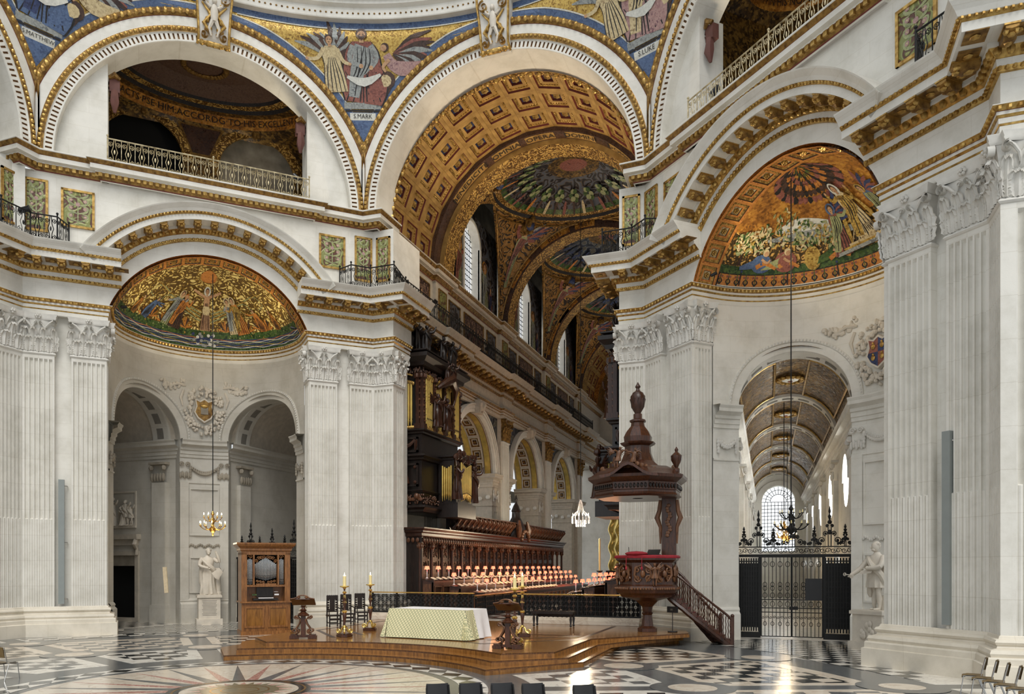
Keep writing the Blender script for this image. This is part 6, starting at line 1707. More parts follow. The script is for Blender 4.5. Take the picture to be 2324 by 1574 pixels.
# ---------------------------------------------------------------- tall candlesticks
def candlestick():
    c=empty('candlestick',(0,0,0),0,label='x',cat='candlestick')
    b=B('walnut'); b.prism([(.30*math.cos(rad(90+120*k)+d),.30*math.sin(rad(90+120*k)+d)) for k in range(3) for d in(-.35,.35)],0,.10); b.prism([(.24*math.cos(rad(90+120*k)+d),.24*math.sin(rad(90+120*k)+d)) for k in range(3) for d in(-.4,.4)],.10,.14); b.build('foot_plinth',c,smooth=0)
    b=B('gold_bright')
    for k in range(3):
        a=rad(90+120*k); d=(math.cos(a),math.sin(a)); P=spiral((0,0),.10,.02,-pi/2,1.3,16)
        b.tube([((.24+px)*d[0],(.24+px)*d[1],.25+pz) for px,pz in P],.025,6); b.tube([(.24*d[0],.24*d[1],.15),(.14*d[0],.14*d[1],.22),(.1*d[0],.1*d[1],.38),(.03*d[0],.03*d[1],.44)],.03,6)
    b.build('scroll_feet',c,kind='stuff')
    b=B('walnut'); b.lathe([(.05,.42),(.05,.46),(.035,.52),(.06,.8),(.085,.98),(.06,1.04)],10); b.lathe([(.06,1.14),(.04,1.2),(.035,1.3),(.075,1.5),(.03,1.86),(.05,1.9)],10); b.lathe([(.03,2.0),(.03,2.06),(.05,2.1)],10); b.build('shaft',c)
    b=B('gold_bright'); b.lathe([(.05,.40),(.09,.44),(.05,.5)],10); b.lathe([(.05,1.02),(.095,1.08),(.095,1.12),(.05,1.16)],10); b.lathe([(.04,1.88),(.085,1.93),(.04,1.99)],10); b.lathe([(.04,2.08),(.06,2.14),(.17,2.18),(.17,2.22),(.05,2.23)],14)
    for k in range(8): a=2*pi*k/8; b.tube([(.032*math.cos(a),.032*math.sin(a),1.82),(.05*math.cos(a),.05*math.sin(a),1.6),(.074*math.cos(a),.074*math.sin(a),1.48)],.009,4)
    b.build('gilded_knops',c,kind='stuff')
    b=B('wax'); b.lathe([(.06,2.22),(.06,2.62),(.055,2.66),(.01,2.67)],12); k_=b.build('candle',c)
    f=B('flame'); f.lathe([(.004,2.66),(.016,2.70),(.012,2.74),(.001,2.80)],8); f.build('flame',k_)
    return c
cs=candlestick()
CSP=[((6.75,2.0),'gilded floor candlestick with lit candle, leftmost beside the lectern'),((9.3,2.45),'gilded floor candlestick behind the left end of the altar'),((5.9,-4.35),'gilded candlestick directly behind the right lectern'),((8.9,-3.6),'gilded candlestick right of the altar in front of the iron rail')]
for i,(p,lab) in enumerate(CSP):
    o=cs if i==0 else dup(cs); o.location=(p[0],p[1],DZ); o.scale=(.92,.92,.77); o.rotation_euler=(0,0,rad(20*i)); o['label']=lab; o['group']='floor candlesticks around the altar'
    lamp('candle_glow','POINT',(p[0],p[1],DZ+2.12),14,(1,.7,.4),.05)
# ---------------------------------------------------------------- scrolled lecterns
def lectern():
    c=empty('lectern',(0,0,0),0,label='x',cat='lectern')
    b=B('walnut'); 
    for s in(-1,1): b.box(s*.28-.13,s*.28+.13,-.16,.16,0,.12); b.box(s*.28-.10,s*.28+.10,-.13,.13,.12,.18)
    b.box(-.3,.3,-.08,.08,.05,.15); b.build('base',c,smooth=0)
    b=B('walnut_carved')
    for s in(-1,1):
        P=[(s*x,z) for x,z in spiral((.24,.33),.13,.02,-pi*.5,-1.3,16)][::-1]+[(s*.14,.24),(s*.22,.42),(s*.12,.62),(s*.08,.8),(s*.2,.94)]+[(s*x,z) for x,z in spiral((.19,.90),.08,.015,pi*.3,-1.2,12)]
        rows=[]
        for x,z in P: rows.append([(x,-.09,z),(x,.09,z)])
        b.grid(rows); b.tube([(x,-.09,z) for x,z in P],.028,6); b.tube([(x,.09,z) for x,z in P],.028,6)
    b.build('scroll_legs',c)
    b=B('walnut'); b.box(-.07,.07,-.07,.07,.15,.98); b.lathe([(.17,.96),(.19,1.0),(.15,1.06),(.1,1.1),(.07,1.16),(.12,1.2),(.06,1.26),(.05,1.34),(.09,1.40)],12); b.build('stem',c)
    b=B('walnut'); i=b.V([(-.36,-.26,1.40),(.36,-.26,1.40),(.36,.22,1.68),(-.36,.22,1.68),(-.36,-.27,1.44),(.36,-.27,1.44),(.36,.21,1.72),(-.36,.21,1.72)])
    for q in((0,3,2,1),(4,5,6,7),(0,1,5,4),(1,2,6,5),(2,3,7,6),(3,0,4,7)): b.face([i+k for k in q])
    b.m='walnut_carved'; b.tube(catmull([(-.36,.22,1.70),(-.2,.22,1.74),(-.12,.22,1.82),(0,.22,1.85),(.12,.22,1.82),(.2,.22,1.74),(.36,.22,1.70)],3),.03,6)
    for s in(-1,1): b.ball((s*.12,.2,1.76),.06,7,5)
    b.build('book_rest',c,smooth=.5)
    return c
lc=lectern(); lc.location=(5.75,2.95,DZ); lc.scale=(1.05,1.05,.77); lc.rotation_euler=(0,0,rad(118)); lc['label']='carved wooden lectern with scrolled legs beside the small organ'; lc['group']='lecterns on the dais'
l2=dup(lc,(5.15,-4.4,DZ),rad(95),label='carved wooden lectern with scrolled legs at right front of the dais',group='lecterns on the dais')
# ---------------------------------------------------------------- black carved chairs
def tall_chair():
    c=empty('carved_chair',(0,0,0),0,label='x',cat='chair')
    for x in(-.22,.22):
        for y,h in((-.2,.46),(.2,1.24)):
            b=B('ebony'); b.lathe([(.025,0),(.03,.05),(.022,.12),(.032,.2),(.024,.3),(.032,.4),(.026,h)],8,c=(x,y,0)); b.build('leg',c)
    b=B('ebony'); b.box(-.26,.26,-.25,.24,.44,.50); b.build('seat',c,smooth=0)
    b=B('ebony'); b.box(-.11,.11,.185,.215,.62,1.15); b.box(-.24,.24,.18,.22,1.12,1.25); b.box(-.22,.22,.18,.22,.60,.65)
    for k in range(5): b.ball((-.16,.2,.70+.1*k),(.04,.02,.045),6,4); b.ball((.16,.2,.70+.1*k),(.04,.02,.045),6,4)
    for k in range(6): b.ball((-.2+.08*k,.2,1.26),(.05,.025,.05),6,4)
    b.build('backrest',c,kind='stuff')
    for s in(-1,1):
        b=B('ebony'); b.tube([(s*.23,.2,.78),(s*.25,0,.76),(s*.25,-.22,.74)],.025,6); b.tube([(s*.24,-.2,.48),(s*.25,-.2,.74)],.02,6); b.build('armrest',c)
    b=B('ebony'); b.box(-.22,.22,-.215,-.185,.28,.36); b.box(-.22,.22,-.21,-.19,.12,.16); b.box(-.22,.22,.19,.21,.14,.18); b.build('stretcher',c,smooth=0,kind='stuff')
    return c
tc=tall_chair()
for i,(p,lab) in enumerate((((10.3,4.65),'black carved high-back chair nearest the small organ'),((11.4,4.7),'black carved high-back chair, middle of three by the pier'),((12.6,4.75),'black carved high-back chair nearest the iron rail'))):
    o=tc if i==0 else dup(tc); o.location=(p[0],p[1],DZ); o.scale=(.95,.95,.95); o.rotation_euler=(0,0,rad(-42)); o['label']=lab; o['group']='carved chairs by the pier'
# ---------------------------------------------------------------- iron rails with brass tops
def lattice_panel(w,h,mat='iron',dens=1.0,t=.016):
    b=B(mat); R=random.Random(int(w*100))
    n=max(2,round(w/.19/dens)); p=w/n; m=max(1,round(h/.19/dens)); q=h/m
    for i in range(n):
        for j in range(m):
            cx,cz=p*(i+.5),q*(j+.5); s=1 if (i+j)%2 else -1
            for sg in(1,-1):
                P=spiral((cx,cz),.48*p,.07*p,(0 if sg>0 else pi)+.4*s,s*1.15,12); b.tube([(x,0,z) for x,z in P],t,4,cap=False)
            b.ball((cx,0,cz),(.03,.012,.03),5,3)
    for i in range(n+1): b.box(p*i-.01,p*i+.01,-.01,.01,0,h)
    for j in range(m+1): b.box(0,w,-.01,.01,q*j-.01,q*j+.01)
    return b
def rail(name,p,q,z0,h,label,step=True,cat='railing'):
    L=math.hypot(q[0]-p[0],q[1]-p[1]); a=math.atan2(q[1]-p[1],q[0]-p[0])
    root=empty(name,(p[0],p[1],z0),a,label=label,cat=cat,group='iron communion rails')
    n=max(1,round(L/1.15)); w=L/n; me=lattice_panel(w,h-.1).mesh('lattice_panel',0)
    bk=B('void'); 
    for k in range(n): put('lattice_panel',me,root,(w*k,0,.04))
    for k in range(n+1): b=B('iron'); b.cbox((w*k,0,h/2),(.07,.07,h)); b.ball((w*k,0,h-.1),(.07,.07,.06)); b.build('post',root)
    b=B('brass'); b.box(-.06,L+.06,-.07,.07,h,h+.05); b.build('top_rail',root,smooth=0)
    b=B('iron'); b.box(0,L,-.03,.03,0,.06); b.build('bottom_rail',root,smooth=0)
    return root
RX=15.1
b=B('marble_cream'); b.box(RX-.3,RX+.5,.55,5.75,DZ,DZ+.16); b.box(RX-.15,RX+.5,.55,5.75,DZ+.16,DZ+.3); b.build('marble_step',None,smooth=0,label='pale marble step under the left iron rail',cat='step')
b=B('marble_cream'); b.box(RX-.3,RX+.4,-6.5,-1.35,DZ,DZ+.16); b.box(RX-.15,RX+.4,-6.5,-1.35,DZ+.16,DZ+.3); b.build('marble_step',None,smooth=0,label='pale marble step under the right iron rail',cat='step')
rail('communion_rail',(RX,5.6),(RX,.7),DZ+.3,.88,'black iron rail with brass top behind the altar on the left')
rail('communion_rail',(RX,-1.4),(RX,-6.5),DZ+.3,.88,'black iron rail with brass top left of the pulpit')
rail('communion_rail',(RX+.5,.75),(RX+7.5,.75),DZ+.1,.95,'black iron rail running back into the choir')
# dark carved bench in front of the right rail
c=empty('carved_bench',(13.6,-3.35,DZ),rad(90),label='dark carved bench with turned legs before the right rail',cat='bench')
for x in(-.75,.75):
    for y in(-.22,.22):
        b=B('ebony'); b.lathe([(.03,0),(.05,.05),(.03,.1),(.055,.3),(.035,.42),(.06,.5)],8,c=(x,y,0)); b.build('leg',c)
b=B('ebony'); b.box(-.85,.85,-.3,.3,.5,.6); b.build('seat',c,smooth=0)
b=B('ebony'); b.box(-.75,.75,-.26,-.22,.36,.5); 
for k in range(8): b.ball((-.65+.186*k,-.25,.4),(.08,.03,.06),6,4)
b.build('apron',c,kind='stuff')
# small speaker on a stand
c=empty('speaker_stand',(12.55,-8.1,DZ),rad(-120),label='small black speaker on a thin stand beside the pulpit',cat='speaker')
b=B('plastic_black'); b.lathe([(.18,0),(.18,.03),(.02,.04)],14); b.build('base',c); b=B('plastic_black'); b.tube([(0,0,.03),(0,0,.72)],.014,6); b.build('pole',c); b=B('plastic_black'); b.box(-.2,.2,-.06,.06,.7,.92); b.m='iron_grey'; b.box(-.05,.05,-.065,-.06,.78,.84); b.build('speaker_box',c,smooth=0)
# ---------------------------------------------------------------- pulpit
def octa(r,z,rot=pi/8,c=(0,0)): return [(c[0]+r*math.cos(rot+pi/4*k),c[1]+r*math.sin(rot+pi/4*k),z) for k in range(8)]
pu=empty('pulpit',(12.55,-7.2,DZ),0,label='carved walnut pulpit with domed tester and curving stair',cat='pulpit')
b=B('walnut')
S=[(.36,0),(.36,.12),(.22,.2),(.17,.6),(.21,.66),(.17,.72),(.2,.9),(.42,1.12),(.95,1.26)]
b.grid([octa(r,z) for r,z in S],close=True); b.poly(octa(.36,0)); b.build('stem',pu,smooth=.4)
b=B('walnut')
S=[(.95,1.26),(1.0,1.34),(1.12,1.42),(1.18,1.56),(1.12,1.66),(1.06,1.68),(1.02,1.72),(1.02,2.5),(1.08,2.55),(1.16,2.6),(1.16,2.66)]
b.grid([octa(r,z) for r,z in S],close=True); b.poly(octa(.95,1.26)[::-1]); b.build('body',pu,smooth=.4)
b=B('walnut_carved'); R=random.Random(9)
for f in range(8):
    a=pi/8+pi/4*f+pi/8; ap=.96; d=(math.cos(a),math.sin(a)); t=(-d[1],d[0])
    P=lambda u,o,z:(d[0]*(ap+o)+t[0]*u,d[1]*(ap+o)+t[1]*u,z)
    for s in(-1,1):
        for q in(0,1):
            sp=spiral((s*.2,2.25-.32*q),.13,.02,0,s*(1.4 if q else -1.4),14); b.tube([P(u,.03,z) for u,z in sp],[.035]*15,5)
        b.tube([P(s*.05,.05,2.42),P(s*.26,.06,2.3),P(s*.3,.06,2.05),P(s*.12,.06,1.82)],[.03,.05,.05,.02],6)
    b.ball(P(0,.05,2.1),(.09,.09,.14),7,5)
    for k in range(8): b.ball(P(-.36+.1*k,.15,1.58),(.05,.05,.05),5,4)
b.build('carved_relief',pu,kind='stuff')
b=robed_statue(.8,'walnut_carved',arms=[(-1,[(-.05,-.12,-.05),(.06,-.16,-.02)]),(1,[(.05,-.12,-.05),(-.06,-.16,-.02)])],bare_legs=True,mantle=False)
for w_ in(-1,1): feather_wing(b,(w_*.05,.03,.6),.34,w_)
b.build('carved_cherub',pu,(-1.02,-.42,1.68),rad(-70)); 
b2=robed_statue(.8,'walnut_carved',arms=[(-1,[(-.05,-.12,-.05),(.06,-.16,-.02)])],bare_legs=True,mantle=False); b2.build('carved_cherub',pu,(-.42,1.02,1.68),rad(-160))
b=B('velvet'); b.grid([octa(1.0,2.66),octa(1.2,2.66),octa(1.22,2.72),octa(1.16,2.77),octa(1.0,2.77)],close=True); b.grid([[(-1.0,.1+.5*k,2.77+.10*(1-abs(2*j/4-1))) for k in(0,1)] for j in range(5)]) if False else None
b.ball((-.85,.25,2.82),(.35,.42,.09),10,6)
for y in(.55,.0): b.ball((-1.22,y,2.3),(.04,.04,.07),6,4); b.tube([(-1.2,y,2.7),(-1.23,y,2.34)],.012,5)
b.build('velvet_cushion',pu)
b=B('plastic_black'); i=b.V([(-.5,-.5,2.8),(-.5,-.05,2.8),(-.1,-.05,2.98),(-.1,-.5,2.98)]); b.face([i,i+1,i+2,i+3]); b.box(-.5,-.1,-.5,-.05,2.77,2.8); b.tube([(-.95,.5,2.8),(-1.0,.5,3.05)],.012,5); b.build('reading_desk',pu,smooth=0,kind='stuff')
# back board and tester
b=B('walnut'); bx,by=.45,-.72
b.box(bx-.1,bx+.12,by-.26,by+.26,1.3,4.95); b.build('back_board',pu,smooth=0)
b=B('walnut_carved')
for s in(-1,1): b.tube([(bx-.12,by+s*.3,4.8),(bx-.12,by+s*.34,4.4),(bx-.12,by+s*.42,4.15),(bx-.12,by+s*.3,3.8),(bx-.12,by+s*.3,3.2)],[.06,.08,.1,.06,.03],6)
for k in range(12): b.ball((bx-.14,by+.06*math.sin(k*1.3),4.6-.1*k),(.05,.09,.07),6,4)
b.build('carved_drop',pu,kind='stuff')
te=empty('tester',(0,.35,0),0,pu)
b=B('walnut'); S=[(.2,4.86),(1.5,4.84),(1.62,4.9),(1.56,4.98),(1.56,5.06),(1.6,5.08),(1.6,5.34),(1.66,5.38),(1.82,5.5),(1.84,5.6),(1.7,5.66),(1.5,5.8),(1.2,5.95),(.85,6.0)]
b.grid([octa(r,z) for r,z in S],close=True); b.build('canopy',te,smooth=.35)
b=B('ebony')
for f in range(8):
    a=pi/8+pi/4*f+pi/8; ap=1.6*math.cos(pi/8)+.01; d=(math.cos(a),math.sin(a)); t=(-d[1],d[0])
    for k in range(9): u=-.52+.13*k; b.ball((d[0]*ap+t[0]*u,d[1]*ap+t[1]*u,5.2),(.055,.055,.09),6,4)
b.build('fretted_frieze',te,kind='stuff')
# bowed pediment toward the nave
b=B('walnut'); P=[]
for k in range(13):
    u=-1.0+2*k/12; z=5.55+.42*math.exp(-(u/.45)**2)
    P.append([(-1.92,u,z),(-1.92,u,z-.1),(-1.3,u,z+.02),(-.9,u,max(z,5.8))])
b.grid(P); b.build('bowed_pediment',te,smooth=.6)
b=B('walnut'); S=[(.85,6.0),(.62,6.2),(.5,6.5),(.48,6.75),(.62,6.82),(.66,6.88),(.5,6.92),(.52,7.1),(.42,7.3),(.26,7.5),(.24,7.62),(.3,7.66),(.3,7.72),(.16,7.78),(.16,7.95)]
b.grid([octa(r,z) for r,z in S],close=True); b.build('crown',te,smooth=.35)
b=B('stall'); b.lathe([(.1,7.9),(.12,8.0),(.24,8.2),(.27,8.45),(.27,8.6),(.22,8.66),(.2,8.72),(.08,8.8),(.06,8.88),(.1,8.95),(.01,9.12)],12)
for k in range(12): a=2*pi*k/12; b.tube([(.2*math.cos(a),.2*math.sin(a),8.18),(.275*math.cos(a+.3),.275*math.sin(a+.3),8.5)],.02,5)
b.build('urn_finial',te)
for c_ in((-.5,-1.45),(1.1,1.1)):
    b=B('walnut'); b.lathe([(.12,0),(.12,.2),(.06,.25),(.1,.34),(.19,.5),(.2,.66),(.14,.72),(.05,.8),(.07,.88),(.01,.98)],10); b.build('urn',te,(c_[0],c_[1],5.62))
b=B('walnut_carved')
for k in range(40):
    t=k/39; a=pi*.55+t*1.5*pi; z=5.85-.22*abs(math.sin(t*pi*3)); r=1.28; b.ball((r*math.cos(a),r*math.sin(a),z+.12),(.09,.09,.09),6,4)
b.build('flower_garland',te,kind='stuff')
for p,rz in(((-1.25,.55),-1.2),((-.75,.1),-1.6)):
    b=robed_statue(.75,'walnut_carved',arms=[(-1,[(-.1,-.08,.05),(-.2,-.08,.02)]),(1,[(.1,-.1,.05),(.2,-.1,.0)])],bare_legs=True,mantle=False,lean=.2); 
    for w_ in(-1,1): feather_wing(b,(w_*.05,.03,.55),.3,w_)
    b.build('carved_cherub',te,(p[0],p[1],5.85),rz)
# stair
st=empty('stair',(0,0,0),0,pu)
path=[(.55,-.75),(.5,-1.25),(.55,-1.75),(.75,-2.25),(1.05,-2.7)]
cv=catmull([(x,y,0) for x,y in path],8); n=13
zt,zb=1.55,-DZ
def at(t):
    f=t*(len(cv)-1); i=min(int(f),len(cv)-2); g=f-i; p,q=cv[i],cv[i+1]
    x,y=p[0]+(q[0]-p[0])*g,p[1]+(q[1]-p[1])*g; dx,dy=q[0]-p[0],q[1]-p[1]; L=math.hypot(dx,dy); return (x,y,dx/L,dy/L)
W=.42
bal=B('walnut'); bal.box(-.02,.02,-.02,.02,0,.08)
rows=[]
for k in range(19): z=.08+.62*k/18; a=k*.9; rows.append([(.008*math.cos(a)+.018*math.cos(t),.008*math.sin(a)+.018*math.sin(t),z) for t in[2*pi*j/6 for j in range(6)]])
bal.grid(rows,close=True); bal.box(-.02,.02,-.02,.02,.70,.80); BAL=bal.mesh('baluster')
for k in range(n):
    t0,t1=k/n,(k+1)/n; A,C=at(t0),at(t1); z=zt+(zb-zt)*(k+1)/n+.15*0
    zs=zt-(zt-zb)*(k)/n-.08; lo=zs-.16
    b=B('walnut'); pts=[(A[0]-A[3]*W,A[1]+A[2]*W),(A[0]+A[3]*W,A[1]-A[2]*W),(C[0]+C[3]*W,C[1]-C[2]*W),(C[0]-C[3]*W,C[1]+C[2]*W)]
    b.prism(pts,lo,zs); b.m='carpet'; q=[(A[0]-A[3]*W*.6,A[1]+A[2]*W*.6),(A[0]+A[3]*W*.6,A[1]-A[2]*W*.6),(C[0]+C[3]*W*.6,C[1]-C[2]*W*.6),(C[0]-C[3]*W*.6,C[1]+C[2]*W*.6)]
    b.prism(q,zs,zs+.01); b.build('stair_tread',st,smooth=0)
    for s in(-1,1):
        for g in(.25,.75):
            p=at(t0+(t1-t0)*g); put('baluster',BAL,st,(p[0]-s*p[3]*W*.93,p[1]+s*p[2]*W*.93,zs))
for s in(-1,1):
    P=[]; Q=[]
    for k in range(25):
        t=k/24; p=at(t); z=zt-.08-(zt-zb)*t+(zt-zb)/n*.5; P.append((p[0]-s*p[3]*W*.93,p[1]+s*p[2]*W*.93,z+.84)); Q.append((p[0]-s*p[3]*W,p[1]+s*p[2]*W,z-.22))
    b=B('walnut'); b.tube([(P[0][0],P[0][1],P[0][2]+.25),P[0]]+P,.045,8); b.build('handrail',st); 
    b=B('stall'); b.tube(Q,.09,6); b.build('stringer',st)
    p=at(1.0); b=B('walnut'); b.box(-.06,.06,-.06,.06,0,1.0); b.ball((0,0,1.04),.07); b.build('newel_post',st,(p[0]-s*p[3]*W*.95,p[1]+s*p[2]*W*.95,-DZ))
# ---------------------------------------------------------------- iron screens in the aisle arches
def screen(name,parent_o,v,label,notice=False):
    M=parent_o.matrix_basis.copy(); root=empty(name,label=label,cat='gate',group='iron aisle screens'); root.matrix_basis=M@Matrix.Translation((0,v,0)); 
    H=3.25
    for s in(-1,1):
        e=empty('side_panel',(0,0,0),0,root); x0,x1=(-2.08,-1.25) if s<0 else (1.1,2.05)
        b=B('iron'); n=9
        for k in range(n): x=x0+(x1-x0)*(k+.5)/n; b.box(x-.028,x+.028,-.03,.03,.25,H-.1)
        for k in range(14): z=.4+.2*k; b.box(x0,x1,-.02,.02,z,z+.05)
        b.box(x0,x1,.02,.03,.45,H-.3); b.build('bars',e,smooth=0,kind='stuff')
        b=B('iron'); b.box(x0-.03,x0+.05,-.06,.06,0,H); b.box(x1-.05,x1+.03,-.06,.06,0,H); b.box(x0,x1,-.12,.12,0,.22); b.build('frame',e,smooth=0,kind='stuff')
    for s in(-1,1):
        x0,x1=(-1.2,-.08) if s<0 else (-.06,1.05); w=x1-x0
        g=empty('gate_leaf',(x0,0,.06),0,root)
        b=B('iron'); n=8
        for k in range(n+1): x=w*k/n; b.box(x-.012 if 0<k<n else x-.025,x+.012 if 0<k<n else x+.025,-.012,.012,0,H-.12)
        for z in(0,.95,1.12,1.45,H-.12): b.box(0,w,-.015,.015,z-.015,z+.02)
        b.build('bars',g,smooth=0,kind='stuff')
        b=B('iron')
        for k in range(4):
            cx=w*(k+.5)/4
            for z,r in((2.05,.07),(1.9,.07),(1.62,.08),(1.28,.08),(.5,.06),(2.85,.08)): b.tube([(cx+r*math.cos(2*pi*j/12),0,z+r*1.3*math.sin(2*pi*j/12)) for j in range(13)],.011,4,cap=False)
            for q in(-1,1): b.tube([(cx+q*x,0,z) for x,z in spiral((.07,.75),.06,.01,0,q*1.2,10)],.01,4,cap=False)
        b.build('scrolls',g,smooth=0,kind='stuff')
    b=B('iron'); b.box(-.16,.16,-.05,.02,1.12,1.25); b.build('lock_plate',root,smooth=0)
    b=B('iron'); b.box(-2.12,2.12,-.1,.1,H-.06,H+.05); b.box(-2.12,2.12,-.05,.05,H+.32,H+.36); 
    b.build('overthrow_bar',root,smooth=0,kind='stuff')
    b=B('iron')
    for k in range(22):
        cx=-2.0+4.0*k/21; sg=1 if k%2 else -1; b.tube([(x,0,z) for x,z in spiral((cx,H+.19),.11,.02,0,sg*1.3,12)],.013,4,cap=False)
    b.build('overthrow_scrolls',root,smooth=0,kind='stuff')
    def crest(cx,h,w,nm):
        b=B('iron')
        b.lathe([(.05,h*.55),(.09,h*.6),(.03,h*.66),(.07,h*.74),(.02,h*.8),(.05,h*.86),(.01,h)],8,c=(cx,0,H+.36))
        for s in(-1,1):
            for q,(ox,oz,r) in enumerate(((w*.55,h*.12,w*.28),(w*.28,h*.3,w*.2),(w*.16,h*.5,w*.12),(w*.9,h*.1,w*.2))):
                b.tube([(cx+s*x,0,H+.36+z) for x,z in spiral((ox,oz+r*.3),r,r*.15,-pi/2,1.6,18)],.02,5)
                b.ball((cx+s*ox,0,H+.36+oz+r*.3),(r*.35,.03,r*.35),6,4)
            b.tube([(cx+s*w*.1,0,H+.36),(cx+s*w*.12,0,H+.36+h*.55)],.018,5)
        b.ball((cx,0,H+.36+h*.35),(.07,.03,.1),8,5)
        b.build(nm,root,kind='stuff')
    crest(-1.3,1.45,.5,'finial'); crest(1.3,1.55,.5,'finial'); crest(0,1.15,.42,'crest'); crest(-1.85,.8,.26,'finial'); crest(1.85,.85,.26,'finial'); crest(.75,.8,.24,'finial'); crest(-.75,.75,.24,'finial')
    if notice:
        b=B('plastic_black'); b.box(.42,1.02,-.06,-.04,1.5,2.35); b.build('notice_board',root,smooth=0)
    return root
screen('iron_gate',aS,.3,'black wrought iron gate and screen closing the right aisle arch',True)
screen('iron_gate',aN,.3,'dark iron screen in the arch behind the small organ')
# ---------------------------------------------------------------- small chamber organ
og=empty('chamber_organ',(11.15,8.55,0),rad(-45),label='small oak chamber organ with silver pipes left of the dais',cat='organ')
b=B('oak'); b.box(-1.02,1.02,-.62,.75,0,.16); b.box(-.98,.98,-.55,.7,.16,1.32); b.box(-1.04,1.04,-.64,.75,1.32,1.38); b.build('lower_case',og,smooth=0)
for s in(-1,1):
    b=B('oak'); panel_frame(b,s*.47-.4,s*.47+.4,.3,1.18,.08,.04,y=-.55); b.m='oak_riser'; b.box(s*.47-.32,s*.47+.32,-.56,-.55,.38,1.1); b.build('lower_panel',og,smooth=0)
b=B('oak'); b.box(-.98,-.76,-.5,.7,1.38,3.4); b.box(.76,.98,-.5,.7,1.38,3.4); b.box(-.76,.76,-.0,.7,1.38,3.4); b.box(-.76,.76,-.5,0,1.98,2.06); b.box(-.98,.98,-.5,.7,3.3,3.45); b.build('upper_case',og,smooth=0)
b=B('oak'); sweep(b,[(0,0),(.05,.04),(.05,.12),(.16,.22),(.2,.3),(.2,.36),(-.8,.38)],[(-.98,.7),(-.98,-.5),(.98,-.5),(.98,.7)],3.44); b.build('cornice',og,smooth=.4)
b=B('ebony'); b.box(-.5,.5,-.42,-.1,1.42,1.5); b.box(-.34,.34,-.14,-.1,1.55,1.95); b.m='linen'; b.box(-.3,.3,-.5,-.38,1.5,1.53); b.box(.36,.54,-.36,-.3,1.62,1.68); b.m='m_green'; b.box(-.54,-.36,-.36,-.3,1.62,1.68); b.m='linen'; b.lathe([(.001,0),(.09,.001),(.09,.02)],12,c=(.44,-.25,1.75)); b.build('keyboard',og,smooth=0,kind='stuff')
b=B('void'); b.box(-.76,.76,-.05,.02,2.06,3.3); b.build('pipe_recess',og,smooth=0)
for x0,x1,n,zz,f,z1 in((-.46,-.30,0,0,None,0),):pass
def tin(x0,x1,n,f,z0,z1):
    w=(x1-x0)/n
    for k in range(n):
        t=(k+.5)/n; d=f(t); put('pipe',pipe_mesh(w*.46,z1-z0-d,'tin_pipe').mesh('pipe',.8),og,(x0+w*(k+.5),-.34,z0+d*.3))
tin(-.45,.45,15,lambda t:.42*abs(2*t-1),2.24,3.2); tin(-.74,-.52,4,lambda t:.08*abs(2*t-1),2.07,3.15); tin(.52,.74,4,lambda t:.08*abs(2*t-1),2.07,3.15)
b=B('oak'); 
for s in(-1,1): b.box(s*.62-.16,s*.62+.16,-.51,-.505,2.05,3.25) if False else None
for x in(-.49,.49): b.box(x-.03,x+.03,-.52,-.1,2.05,3.3)
b.build('mullion',og,smooth=0,kind='stuff')
b=B('oak')
for s in(-1,1):
    for k in range(4): b.tube([(s*x,-.45,z) for x,z in spiral((.08+.1*k,3.2-.02*k-.1*(k>2)),.08,.01,0,1.4,12)],.015,5)
    for k in range(3): b.tube([(s*x,-.45,z) for x,z in spiral((.1+.12*k,2.16+.02*k),.06,.01,0,1.4,12)],.014,5)
    b.tube([(s*x,-.45,z) for x,z in spiral((.62,3.22),.09,.01,0,1.4,12)],.015,5)
b.build('fretwork',og,kind='stuff')
b=B('oak'); b.box(-.4,.4,-.54,-.5,1.98,2.12); b.build('music_desk',og,smooth=0)
# ---------------------------------------------------------------- marble statues
def place(phi,u,v,z=0): x,y=loc2w(phi,u,v); return (x,y,z)
def pedestal(root,w,d,h,relief=False,text=True):
    b=B('statue'); b.box(-w/2-.1,w/2+.1,-d/2-.1,d/2+.1,0,.28); b.box(-w/2,w/2,-d/2,d/2,.28,h-.14); b.box(-w/2-.07,w/2+.07,-d/2-.07,d/2+.07,h-.14,h-.03); b.box(-w/2-.03,w/2+.03,-d/2-.03,d/2+.03,h-.03,h); b.build('pedestal',root,smooth=0)
    if text:
        b=B('slot_grey')
        for k in range(11): z=h-.3-.07*k; q=w*(.34-.02*(k%3)); b.box(-q,q,-d/2-.004,-d/2,z,z+.022)
        b.build('inscription',root,smooth=0,kind='stuff')
    if relief:
        b=B('statue')
        for k in range(14): b.ball((-.25+.5*random.random(),-d/2-.03,.4+.5*random.random()),(.09,.05,.12),6,4)
        b.build('relief_panel',root,kind='stuff')
s1=empty('statue',place(45,.15,4.3),rad(-45),label='white marble robed statue holding a scroll in the left apse',cat='statue',group='marble statues')
pedestal(s1,1.0,.9,1.45)
b=robed_statue(2.25,'statue',arms=[(-1,[(-.06,-.1,-.14),(.1,-.17,-.2)]),(1,[(.12,-.04,-.06),(.06,-.06,.12)])],lean=-.03,head_turn=1)
b.build('figure',s1,(0,0,1.45)); b=B('statue'); b.grid([[(.1,-.42,1.05+1.45),(.45,-.36,1.3+1.45)],[(.25,-.44,.8+1.45),(.62,-.38,1.1+1.45)],[(.42,-.4,.72+1.45),(.7,-.34,1.3+1.45)]]); b.lathe([(.2,0),(.2,.1),(.16,.14),(.14,1.3)],14,c=(.42,.1,1.45)); b.build('scroll_and_column',s1,kind='stuff')
s2=empty('statue',place(-45,1.15,3.5),rad(-135),label='white marble statue holding a key beside the iron gate',cat='statue',group='marble statues')
pedestal(s2,1.15,1.0,1.35,True,False)
